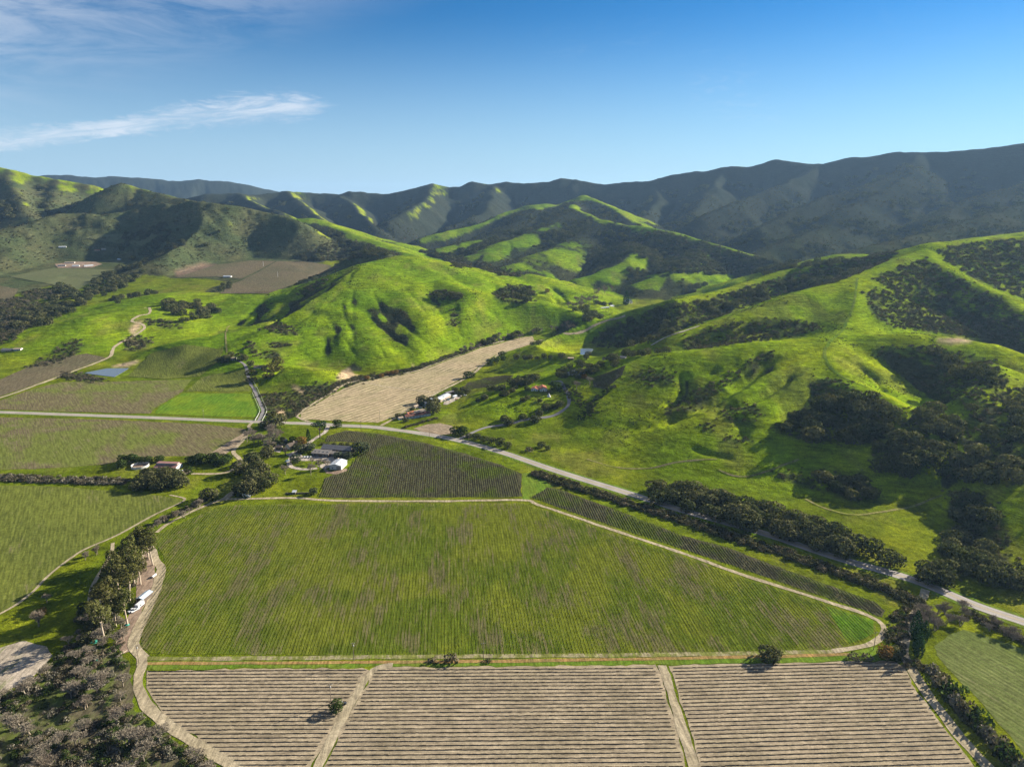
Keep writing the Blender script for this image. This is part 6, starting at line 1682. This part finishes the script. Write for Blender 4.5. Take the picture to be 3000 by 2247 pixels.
for i, (pa, pb, dp, rf, wl, lb) in enumerate([((212,783),(232,782), 9, R_SILVER, W_WHITE, 'white farm shed left of two in the far left yard'), ((248,783),(274,780), 10, R_SILVER, W_WHITE, 'long white farm shed right of two in the far left yard'), ((169,782),(192,781), 9, R_GREY, W_WHITE, 'dark roofed farm building at the left of the far yard'),
                                              ((190,773),(218,772), 9, R_TAN, W_WHITE, 'tan farmhouse behind the dark trees of the far yard'), ((276,737),(292,736), 9, R_RED, W_TAN, 'small red roofed house above the curved far vineyard'), ((297,733),(311,732), 9, R_TAN, W_WHITE, 'pale shed right of the small red roofed far house'), ((172,727),(194,726), 9, R_SILVER, W_WHITE, 'white house half hidden in the wood at far left'), ((343,763),(351,763), 7, R_BLUE, W_WHITE, 'lone white hut beside the far wooded knoll')]):
    building('farm_building', lb, [(pa, pb, dp, 3.6, 1.8, 'along', rf, wl, {'windows': 3 if i < 4 else 2})])
building('farm_building', 'grey roofed farm building at the left edge on the green mound', [((3,1031),(34,1029), 9, 3.4, 1.8, 'along', R_GREY, W_TAN, {'windows': 4})])
building('farm_building', 'small pale farm building right of the one on the mound', [((40,1029),(60,1027), 8, 3.2, 1.5, 'along', R_TAN, W_WHITE, {'windows': 3})])
building('farm_building', 'tiny white farm building beside the dark trees in the brown vineyard', [((654,814),(676,814), 10, 3.6, 1.6, 'along', R_SILVER, W_WHITE, {'windows': 3})])
building('open_shed', 'blue grey roofed open shed beside the sandy track', [((402,1765),(420,1767), 9, 3.0, .8, 'depth', R_BLUE, W_DARK, {'windows': 0, 'doors': 1, 'dw': 2.4})], 'shed')

for pa, pb, dp, rf, wl, lb in [((1216,1198),(1228,1194), 5, R_TAN, W_TAN, 'small tan shed behind the adobe house'), ((1262,1176),(1274,1172), 5, R_BLUE, W_WHITE, 'small blue roofed lean to left of the silver shed'), ((1308,1158),(1334,1152), 5, R_GREY, W_DARK, 'dark open shed behind the long silver shed'), ((1330,1168),(1339,1165), 4, R_SILVER, W_WHITE, 'white hut at the end of the long silver shed'), ((1170,1232),(1182,1230), 5, R_TAN, W_WHITE, 'pale garden hut left of the adobe house'), ((1815,1052),(1832,1050), 6, R_GREY, W_TAN, 'grey outbuilding right of the pond farmhouse'), ((832,1300),(842,1298), 4, R_SILVER, W_WHITE, 'white roofed hut behind the grey farmhouse')]:
    building('outbuilding', lb, [(pa, pb, dp, 2.8, 1.0, 'along', rf, wl, {'windows': 1})], 'shed')

def bm_round(bm, cx, cy, z0, z1, r0, r1, n=24, cap=True):
    a = [bm.verts.new((cx + r0 * math.cos(6.28319 * i / n), cy + r0 * math.sin(6.28319 * i / n), z0)) for i in range(n)]
    b = [bm.verts.new((cx + r1 * math.cos(6.28319 * i / n), cy + r1 * math.sin(6.28319 * i / n), z1)) for i in range(n)]
    for i in range(n): bm.faces.new((a[i], a[(i + 1) % n], b[(i + 1) % n], b[i]))
    if cap: bm.faces.new(a[::-1]); bm.faces.new(b)
def thing(name, label, cat, p, yaw=0.0, group=None):
    e = bpy.data.objects.new(name, None); e.empty_display_size = .5
    e.location = Vector([float(q) for q in p]); e.rotation_euler = (0, 0, yaw); link(e)
    return tag(e, label, cat, group)
# round white pen beside the barn
p = hit1(411, 1367)
pen = thing('round_pen', 'round white walled pen left of the barn', 'pen', p)
bm = bmesh.new()
for i in range(32):
    a0, a1 = 6.28319 * i / 32, 6.28319 * (i + .94) / 32
    q = [(r * math.cos(a), r * math.sin(a)) for a, r in ((a0, 8.0), (a1, 8.0), (a1, 7.85), (a0, 7.85))]
    lo = [bm.verts.new((x, y, -.3)) for x, y in q]; hi = [bm.verts.new((x, y, 2.3)) for x, y in q]
    bm.faces.new(lo[::-1]); bm.faces.new(hi)
    for k in range(4): bm.faces.new((lo[k], lo[(k + 1) % 4], hi[(k + 1) % 4], hi[k]))
bm_obj('wall_panel', bm, W_WHITE, pen)
bm = bmesh.new(); bm_round(bm, 0, 0, .02, .15, 7.7, 7.7, 32); bm_obj('sand_floor', bm, M_DIRT2, pen)
# white tent
p = hit1(1608, 1162)
t = thing('tent', 'white conical tent on the lawn below the hill house', 'tent', p)
bm = bmesh.new(); bm_round(bm, 0, 0, -.2, 4.6, 2.6, .18, 14); bm_obj('canvas', bm, W_WHITE, t)
bm = bmesh.new()
for k in range(5): box(bm, -.04 + .1 * math.cos(k), .04 + .1 * math.cos(k), -.04 + .1 * math.sin(k), .04 + .1 * math.sin(k), 4.3, 5.2)
bm_obj('pole', bm, M_DOOR, t)
# stone wall beside the pump house
M_STONE = mat_plain('dark_stone', (.12, .10, .08), .95, .35, 1.5)
A, B = hit1(836, 1447), hit1(905, 1446)
w = thing('stone_wall', 'low dark stone wall along the lawn below the winery', 'wall', A, math.atan2(B[1] - A[1], B[0] - A[0]))
L = float(np.hypot(*(B - A)[:2]))
rs = np.random.RandomState(3); x = 0.0
bm = bmesh.new()
while x < L:
    wd = rs.uniform(.7, 1.3); box(bm, x, x + wd * .95, -.3 + rs.uniform(-.08, .08), .35, -.3, 1.2 + rs.uniform(-.15, .2)); x += wd
o = bm_obj('stones', bm, M_STONE, w); o['kind'] = 'stuff'
# pale trough slabs
for px, py, yaw, lb in ((1267,1068,.5,'pale concrete trough at the upper edge of the stubble field'), (1034,1119,.6,'pale concrete trough at the corner of the stubble field')):
    p = hit1(px, py); t = thing('trough', lb, 'trough', p, yaw)
    bm = bmesh.new(); box(bm, -3, 3, -.9, .9, -.2, .7); bmesh.ops.delete(bm, geom=[f for f in bm.faces if f.calc_center_median().z > .6], context='FACES')
    bm_obj('basin', bm, W_TAN, t); bm = bmesh.new(); box(bm, -2.8, 2.8, -.75, .75, -.1, .5); bm_obj('water', bm, M_WATER, t)

# ---------------------------------------------------------------- vehicles
def mat_car(name, c):
    t = NT(name); return t.surface(c, .35, None, .5)
C_WHITE = mat_car('car_white', (.62, .62, .61)); C_DARK = mat_car('car_dark', (.05, .055, .065)); C_BLUE = mat_car('car_blue', (.16, .25, .36)); M_TYRE = mat_plain('tyre', (.03, .03, .03), .9, .1); C_ORANGE = mat_car('machine_orange', (.45, .16, .04)); M_RIM = mat_plain('rim', (.45, .45, .45), .4, .05)
def wheels(root, L, W, r, xs):
    for x in xs:
        for s in (-1, 1):
            bm = bmesh.new(); bm_round(bm, 0, 0, -.11, .11, r, r, 14)
            bmesh.ops.rotate(bm, verts=bm.verts[:], matrix=Matrix.Rotation(math.pi / 2, 3, 'X'))
            o = bm_obj('wheel', bm, M_TYRE, root); o.location = (x, s * (W / 2 - .08), r)
            bm = bmesh.new(); bm_round(bm, 0, 0, -.02, .02, r * .55, r * .55, 10)
            bmesh.ops.rotate(bm, verts=bm.verts[:], matrix=Matrix.Rotation(math.pi / 2, 3, 'X'))
            q = bm_obj('rim', bm, M_RIM, o); q.location = (0, s * .11, 0)
def sidewise(bm, prof, W, inset=None):
    """car body: side outline (x,z) with the upper points pulled in"""
    a, b = [], []
    zt = max(z for _, z in prof)
    for x, z in prof:
        k = .16 * max(0, (z - .95) / max(zt - .95, .01)) if zt > .95 else 0
        a.append(bm.verts.new((x, -W / 2 + k, z))); b.append(bm.verts.new((x, W / 2 - k, z)))
    n = len(prof)
    bm.faces.new(a); bm.faces.new(b[::-1])
    for i in range(n): bm.faces.new((a[i], b[i], b[(i + 1) % n], a[(i + 1) % n]))
def car(px, py, yaw, mat, label, kind='car', group=None):
    p = hit1(px, py); root = thing('parked_' + kind, label, kind, (p[0], p[1], p[2] + .12), yaw, group)
    if kind == 'pickup':
        body = [(-2.7, .4), (2.7, .4), (2.75, .8), (2.6, 1.05), (1.4, 1.12), (-2.65, 1.1), (-2.72, .7)]
        cab = [(1.25, 1.1), (.75, 1.75), (-.7, 1.78), (-.95, 1.1)]
    else:
        body = [(-2.25, .35), (2.25, .35), (2.32, .7), (2.1, .92), (1.0, 1.0), (-2.0, 1.02), (-2.3, .8)]
        cab = [(1.15, .98), (.45, 1.5), (-1.2, 1.52), (-1.95, 1.0)]
    bm = bmesh.new(); sidewise(bm, body, 1.85); bmesh.ops.bevel(bm, geom=bm.edges[:], offset=.06, segments=1, affect='EDGES'); bm_obj('body', bm, mat, root)
    bm = bmesh.new(); sidewise(bm, cab, 1.7); cb = bm_obj('cabin_glass', bm, M_GLASS, root)
    bm = bmesh.new(); x0, x1 = cab[1][0] - .05, cab[2][0] + .05; box(bm, min(x0, x1), max(x0, x1), -.66, .66, cab[1][1] + .0, cab[1][1] + .07); bm_obj('roof_panel', bm, mat, cb)
    for s in (-1, 1):
        bm = bmesh.new(); box(bm, body[1][0] - .02, body[1][0] + .07, s * .62 - .17, s * .62 + .17, .62, .78); bm_obj('headlight', bm, M_TRIM, root)
    wheels(root, 4.6, 1.85, .36, (-1.45, 1.45) if kind == 'car' else (-1.75, 1.75))
    return root
for i, (px, py, w) in enumerate([(893,1340,'leftmost'), (902,1340,'middle'), (911,1341,'rightmost')]):
    car(px, py, math.radians(62), C_WHITE, f'{w} of the three white cars parked before the winery', 'car', 'white cars at the winery')
car(842, 1352, math.radians(50), C_BLUE, 'bluish car parked by the fence on the winery drive')
car(828, 1305, math.radians(20), C_WHITE, 'white car parked behind the small shed by the creek')
car(530, 1381, math.radians(25), C_WHITE, 'white car parked beside the barn', 'car')
car(388, 1790, math.radians(60), C_WHITE, 'left white pickup parked below the open shed', 'pickup')
car(395.5, 1790, math.radians(60), C_WHITE, 'right white pickup parked below the open shed', 'pickup')
car(1301, 1175, math.radians(35), C_WHITE, 'white pickup parked in front of the long silver shed', 'pickup')
car(1362, 1160, math.radians(10), C_WHITE, 'white van like car parked right of the silver shed')
car(1806, 1054, math.radians(10), C_BLUE, 'pale blue car parked at the pond farmhouse')
for i, (px, py) in enumerate([(1232, 1196), (1246, 1194), (1284, 1183), (1312, 1172), (1345, 1163)]):
    car(px, py, math.radians(20 + 40 * i), [C_WHITE, C_DARK, C_WHITE, C_BLUE, C_DARK][i], ['white car behind the adobe house', 'dark car behind the adobe house', 'white car at the near end of the silver shed', 'blue pickup before the silver shed', 'dark pickup right of the silver shed'][i], ['car', 'car', 'car', 'pickup', 'pickup'][i])
# tank truck
p = hit1(723, 1457)
tk = thing('tank_truck', 'white tank truck parked at the track corner', 'truck', (p[0], p[1], p[2] + .15), math.radians(-4))
bm = bmesh.new(); box(bm, -3.6, 3.4, -.45, .45, .7, .95); bm_obj('chassis', bm, M_TYRE, tk)
bm = bmesh.new(); bm_round(bm, 0, 0, -2.2, 2.2, 1.15, 1.15, 18)
bmesh.ops.rotate(bm, verts=bm.verts[:], matrix=Matrix.Rotation(math.pi / 2, 3, 'Y')); bmesh.ops.bevel(bm, geom=[e for e in bm.edges if abs(e.calc_length()) < .5], offset=.1, segments=2, affect='EDGES')
o = bm_obj('tank', bm, C_WHITE, tk); o.location = (-1.35, 0, 2.05)
bm = bmesh.new(); bm_round(bm, -1.3, 0, 3.1, 3.4, .35, .35, 10); bm_obj('hatch', bm, M_TRIM, tk)
bm = bmesh.new(); sidewise(bm, [(1.1, .8), (3.6, .8), (3.65, 1.6), (2.7, 1.75), (2.35, 2.7), (1.1, 2.75)], 2.2); cb = bm_obj('cab', bm, C_WHITE, tk)
bm = bmesh.new()
v = [bm.verts.new(q) for q in ((2.74, -.9, 1.8), (2.74, .9, 1.8), (2.42, .8, 2.6), (2.42, -.8, 2.6))]; bm.faces.new(v)
w2 = [bm.verts.new(q.co + Vector((.04, 0, .01))) for q in v]; bm.faces.new(w2[::-1])
for k in range(4): bm.faces.new((v[k], w2[k], w2[(k + 1) % 4], v[(k + 1) % 4]))
bm_obj('windscreen', bm, M_GLASS, cb)
for s in (-1, 1):
    bm = bmesh.new(); box(bm, 1.4, 2.3, s * 1.06 - .03, s * 1.06 + .03, 1.75, 2.45); bm_obj('side_window', bm, M_GLASS, cb)
wheels(tk, 7, 2.3, .5, (-2.6, -1.5, 2.7))
# orange tractor by the silver shed
p = hit1(1337, 1172)
tr = thing('tractor', 'orange farm tractor standing right of the silver shed', 'tractor', p, math.radians(30))
bm = bmesh.new(); box(bm, .1, 2.2, -.45, .45, .7, 1.5); bmesh.ops.bevel(bm, geom=bm.edges[:], offset=.12, segments=1, affect='EDGES'); bm_obj('hood', bm, C_ORANGE, tr)
bm = bmesh.new(); box(bm, -1.3, .1, -.7, .7, .7, 1.3); box(bm, -1.3, 0, -.75, .75, 2.5, 2.65)
for sx in (-1.2, -.1):
    for sy in (-.65, .65): box(bm, sx - .05, sx + .05, sy - .05, sy + .05, 1.3, 2.5)
bm_obj('cab', bm, C_ORANGE, tr)
wheels(tr, 3, 2.0, .75, (-.9,)); wheels(tr, 3, 1.7, .45, (1.7,))
# white trailer and white tank by the sandy track
A, B = hit1(396, 1784), hit1(406, 1785)
tl = thing('trailer', 'white box trailer between the open shed and the pickups', 'trailer', (A[0], A[1], A[2]), math.atan2(B[1] - A[1], B[0] - A[0]))
bm = bmesh.new(); box(bm, 0, 2.4, .0, 6.0, .6, 3.0); bmesh.ops.bevel(bm, geom=bm.edges[:], offset=.1, segments=1, affect='EDGES'); bm_obj('body', bm, C_WHITE, tl)
bm = bmesh.new(); box(bm, .9, 1.5, -1.4, .05, .55, .7); bm_obj('drawbar', bm, M_TYRE, tl)
bm = bmesh.new(); box(bm, 2.38, 2.44, 1.5, 3.2, 1.5, 2.4); bm_obj('window', bm, M_GLASS, tl)
for y in (3.4, 4.6):
    for xx in (.1, 2.3):
        bm = bmesh.new(); bm_round(bm, 0, 0, -.12, .12, .38, .38, 12); bmesh.ops.rotate(bm, verts=bm.verts[:], matrix=Matrix.Rotation(math.pi / 2, 3, 'Y')); o = bm_obj('wheel', bm, M_TYRE, tl); o.location = (xx, y, .38)
p = hit1(452, 1690)
tn = thing('gas_tank', 'white horizontal tank beside the bend of the sandy track', 'tank', p, math.radians(80))
bm = bmesh.new(); bm_round(bm, 0, 0, -1.8, 1.8, .7, .7, 16); bmesh.ops.rotate(bm, verts=bm.verts[:], matrix=Matrix.Rotation(math.pi / 2, 3, 'Y')); o = bm_obj('tank', bm, C_WHITE, tn); o.location = (0, 0, 1.1)
for x in (-1.1, 1.1):
    bm = bmesh.new(); box(bm, x - .15, x + .15, -.5, .5, -.1, .6); bm_obj('leg', bm, W_GREY, tn)
p = hit1(991, 1352)
wt = thing('water_tank', 'small round white tank behind the white metal shed', 'tank', p)
bm = bmesh.new(); bm_round(bm, 0, 0, -.1, 3.2, 1.6, 1.6, 18); bm_obj('tank', bm, W_WHITE, wt); bm = bmesh.new(); bm_round(bm, 0, 0, 3.2, 3.9, 1.7, .25, 18); bm_obj('lid', bm, W_TAN, wt)

# ---------------------------------------------------------------- poles, fences, odds and ends
M_POLE = mat_plain('pole_wood', (.20, .155, .12), .95, .2, .6, .05); M_INS = mat_plain('insulator', (.55, .55, .52), .3, .05)
def pole_meshes(h):
    bm = bmesh.new(); bm_round(bm, 0, 0, -.5, h, .19, .12, 8); bmesh.ops.recalc_face_normals(bm, faces=bm.faces[:]); a = bpy.data.meshes.new('pole_shaft'); bm.to_mesh(a); bm.free(); a.materials.append(M_POLE)
    bm = bmesh.new(); box(bm, -1.2, 1.2, -.2, -.08, h - .7, h - .55); bmesh.ops.recalc_face_normals(bm, faces=bm.faces[:]); b = bpy.data.meshes.new('pole_arm'); bm.to_mesh(b); bm.free(); b.materials.append(M_POLE)
    bm = bmesh.new(); bm_round(bm, 0, 0, 0, .28, .09, .06, 8); c = bpy.data.meshes.new('pole_insulator'); bm.to_mesh(c); bm.free(); c.materials.append(M_INS)
    bm = bmesh.new(); bm_round(bm, .32, 0, h - 2.6, h - 1.7, .24, .24, 10); bmesh.ops.recalc_face_normals(bm, faces=bm.faces[:]); d = bpy.data.meshes.new('transformer'); bm.to_mesh(d); bm.free(); d.materials.append(M_INS)
    return a, b, c, d, h
PM = pole_meshes(12.0)
POLES = [(970,2060,20,'standing among the leafless vines',1), (1037,1935,5,'left of two on the ditch line',1), (1417,1935,5,'right of two on the ditch line',0), (2559,1903,10,'at the right end of the large vineyard',0), (407,1942,40,'where the sandy tracks meet',1), (2093,1550,30,'beside the dark hedge of the paved road',0), (1058,1262,10,'beside the road above the dark vineyard',0), (1258,1281,15,'beside the road below the bare oval',0), (1113,1231,60,'at the near corner of the stubble field',0), (1391,1104,40,'beside the upper stubble field track',0), (1225,1180,60,'on the edge of the stubble field above the white shed',0), (597,1226,5,'beside the road below the bright green pasture',1), (1374,1296,15,'at the hill house drive entrance',0), (1522,1040,40,'at the far edge of the stubble field',0)]
for px, py, yaw, w, tf in POLES:
    p = hit1(px, py); r = thing('utility_pole', 'wooden utility pole ' + w, 'pole', p, math.radians(yaw), 'wooden utility poles')
    link(bpy.data.objects.new('shaft', PM[0]), r); ar = link(bpy.data.objects.new('crossarm', PM[1]), r)
    for x in (-1.05, 0, 1.05):
        o = link(bpy.data.objects.new('insulator', PM[2]), ar); o.location = (x, -.14, 11.45)
    if tf: link(bpy.data.objects.new('transformer', PM[3]), r)
p = hit1(1003, 2062)
cb = thing('control_box', 'small electric post and pump box beside the diagonal track', 'box', p)
bm = bmesh.new(); bm_round(bm, 0, 0, -.3, 5.0, .1, .08, 8); bm_obj('post', bm, M_POLE, cb)
bm = bmesh.new(); box(bm, .8, 2.2, -.5, .5, -.1, 1.1); bm_obj('pump_box', bm, C_DARK, cb); bm = bmesh.new(); box(bm, -.25, .25, -.3, -.1, 1.2, 2.0); bm_obj('meter', bm, M_INS, cb)
for px, py, w in ((772, 781, 'left of two in the brown dormant vineyard'), (814, 812, 'right of two in the brown dormant vineyard')):
    p = hit1(px, py); r = thing('wind_machine', 'tall white frost fan ' + w, 'wind machine', p, .4, 'white frost fans')
    bm = bmesh.new(); bm_round(bm, 0, 0, -.5, 14, .5, .35, 10); bm_obj('tower', bm, W_WHITE, r)
    bm = bmesh.new(); box(bm, -.5, .5, -.9, .5, 13.6, 14.5); hub = bm_obj('gearbox', bm, W_WHITE, r)
    for s in (-1, 1):
        bm = bmesh.new(); box(bm, -.15, .15, -1.1, -1.0, 14.1 if s > 0 else 11.4, 16.8 if s > 0 else 14.0); bm_obj('blade', bm, W_WHITE, hub)
    bm = bmesh.new(); box(bm, -.9, .9, .8, 2.4, -.3, 1.4); bm_obj('engine_box', bm, W_WHITE, r)
# white fences beside the driveway
DR = px_line([(758,1233),(768,1215),(771,1203),(764,1185),(746,1144),(730,1112)], 2.4)
for off, w in ((-4.2, 'right'), (4.2, 'left')):
    Lf = offset_line(DR, off)
    if (w == 'left'): Lf = Lf[: len(Lf) * 2 // 3]
    Z = ground(Lf[:, 0], Lf[:, 1])
    r = thing('fence', f'white rail fence on the {w} side of the climbing driveway', 'fence', (Lf[0, 0], Lf[0, 1], Z[0]))
    o0 = np.array([Lf[0, 0], Lf[0, 1], Z[0]])
    bm = bmesh.new()
    for q, z in zip(Lf, Z):
        x, y, zz = np.array([q[0], q[1], z]) - o0; box(bm, x - .1, x + .1, y - .1, y + .1, zz - .2, zz + 1.45)
    bm_obj('posts', bm, W_WHITE, r)
    for h in (.55, .95, 1.3):
        bm = bmesh.new()
        for (q, z), (q2, z2) in zip(zip(Lf[:-1], Z[:-1]), zip(Lf[1:], Z[1:])):
            a = np.array([q[0], q[1], z]) - o0; b = np.array([q2[0], q2[1], z2]) - o0
            v = [bm.verts.new(k) for k in (a + [0, 0, h], b + [0, 0, h], b + [0, 0, h + .2], a + [0, 0, h + .2])]; bm.faces.new(v)
            t = (b - a); nn = np.array([-t[1], t[0], 0]); nn = nn / np.linalg.norm(nn) * .06
            w2 = [bm.verts.new(np.array(k.co) + nn) for k in v]; bm.faces.new(w2[::-1]); bm.faces.new((v[3], v[2], w2[2], w2[3])); bm.faces.new((v[1], v[0], w2[0], w2[1]))
        bm_obj('rail', bm, W_WHITE, r)
# log, teal tarpaulins
p = hit1(356, 1916)
lg = thing('log', 'pale fallen log lying beside the track junction', 'log', p, math.radians(60))
v, f = tube([(-3.5, 0, .4), (-1, .15, .45), (1.5, -.1, .4), (3.4, .1, .35)], [.42, .4, .34, .26], 9); link(bpy.data.objects.new('bole', np_mesh('log_bole', v, f, M_PALEBARK, True)), lg)
v, f = tube([(1.0, 0, .5), (1.6, .5, 1.2), (2.2, .8, 1.9)], [.16, .1, .05], 6); link(bpy.data.objects.new('branch', np_mesh('log_branch', v, f, M_PALEBARK, True)), lg)
M_TEAL = mat_plain('teal_tarp', (.03, .24, .18), .7, .3, 1.2)
for i, (px, py, s, lb) in enumerate([(275, 1880, 2.6, 'teal tarpaulin heap under the lowest eucalyptus'), (372, 1830, 1.8, 'small teal tarpaulin beside the sandy track'), (282, 1938, 2.0, 'teal tarpaulin in the brush near the track junction')]):
    p = hit1(px, py); rs = np.random.RandomState(60 + i); n = 10
    gx, gy = np.meshgrid(np.linspace(-1, 1, n), np.linspace(-1, 1, n)); rr2 = np.sqrt(gx ** 2 + gy ** 2)
    gz = np.maximum(0, (1.15 - rr2)) * (.55 + .5 * rs.uniform(size=gx.shape)) - .12
    V = np.stack([gx * s, gy * s * .8, gz * s * .7], -1).reshape(-1, 3); ii = np.arange(n * n).reshape(n, n)
    me = np_mesh('tarp', V, np.stack([ii[:-1, :-1], ii[:-1, 1:], ii[1:, 1:], ii[1:, :-1]], -1).reshape(-1, 4), M_TEAL)
    o = link(bpy.data.objects.new('tarpaulin', me)); o.location = (p[0], p[1], p[2]); tag(o, lb, 'tarpaulin', 'teal tarpaulins')

# ---------------------------------------------------------------- air
M_HAZE, hz_nt, hz_out = new_mat('haze')
hv = hz_nt.nodes.new('ShaderNodeVolumePrincipled')
hv.inputs['Color'].default_value = (.40, .66, 1.0, 1)
hv.inputs['Density'].default_value = 2.5e-5
hv.inputs['Anisotropy'].default_value = .28
hz_nt.links.new(hv.outputs[0], hz_out.inputs['Volume'])
bm = bmesh.new(); box(bm, -16000, 16000, -800, 15500, float(GZ.min()) - 4.0, 690.0)
bmesh.ops.recalc_face_normals(bm, faces=bm.faces[:])
me = bpy.data.meshes.new('haze'); bm.to_mesh(me); bm.free(); me.materials.append(M_HAZE)
tag(link(bpy.data.objects.new('haze', me)), 'thin blue haze filling the valley air', None, None, 'stuff')
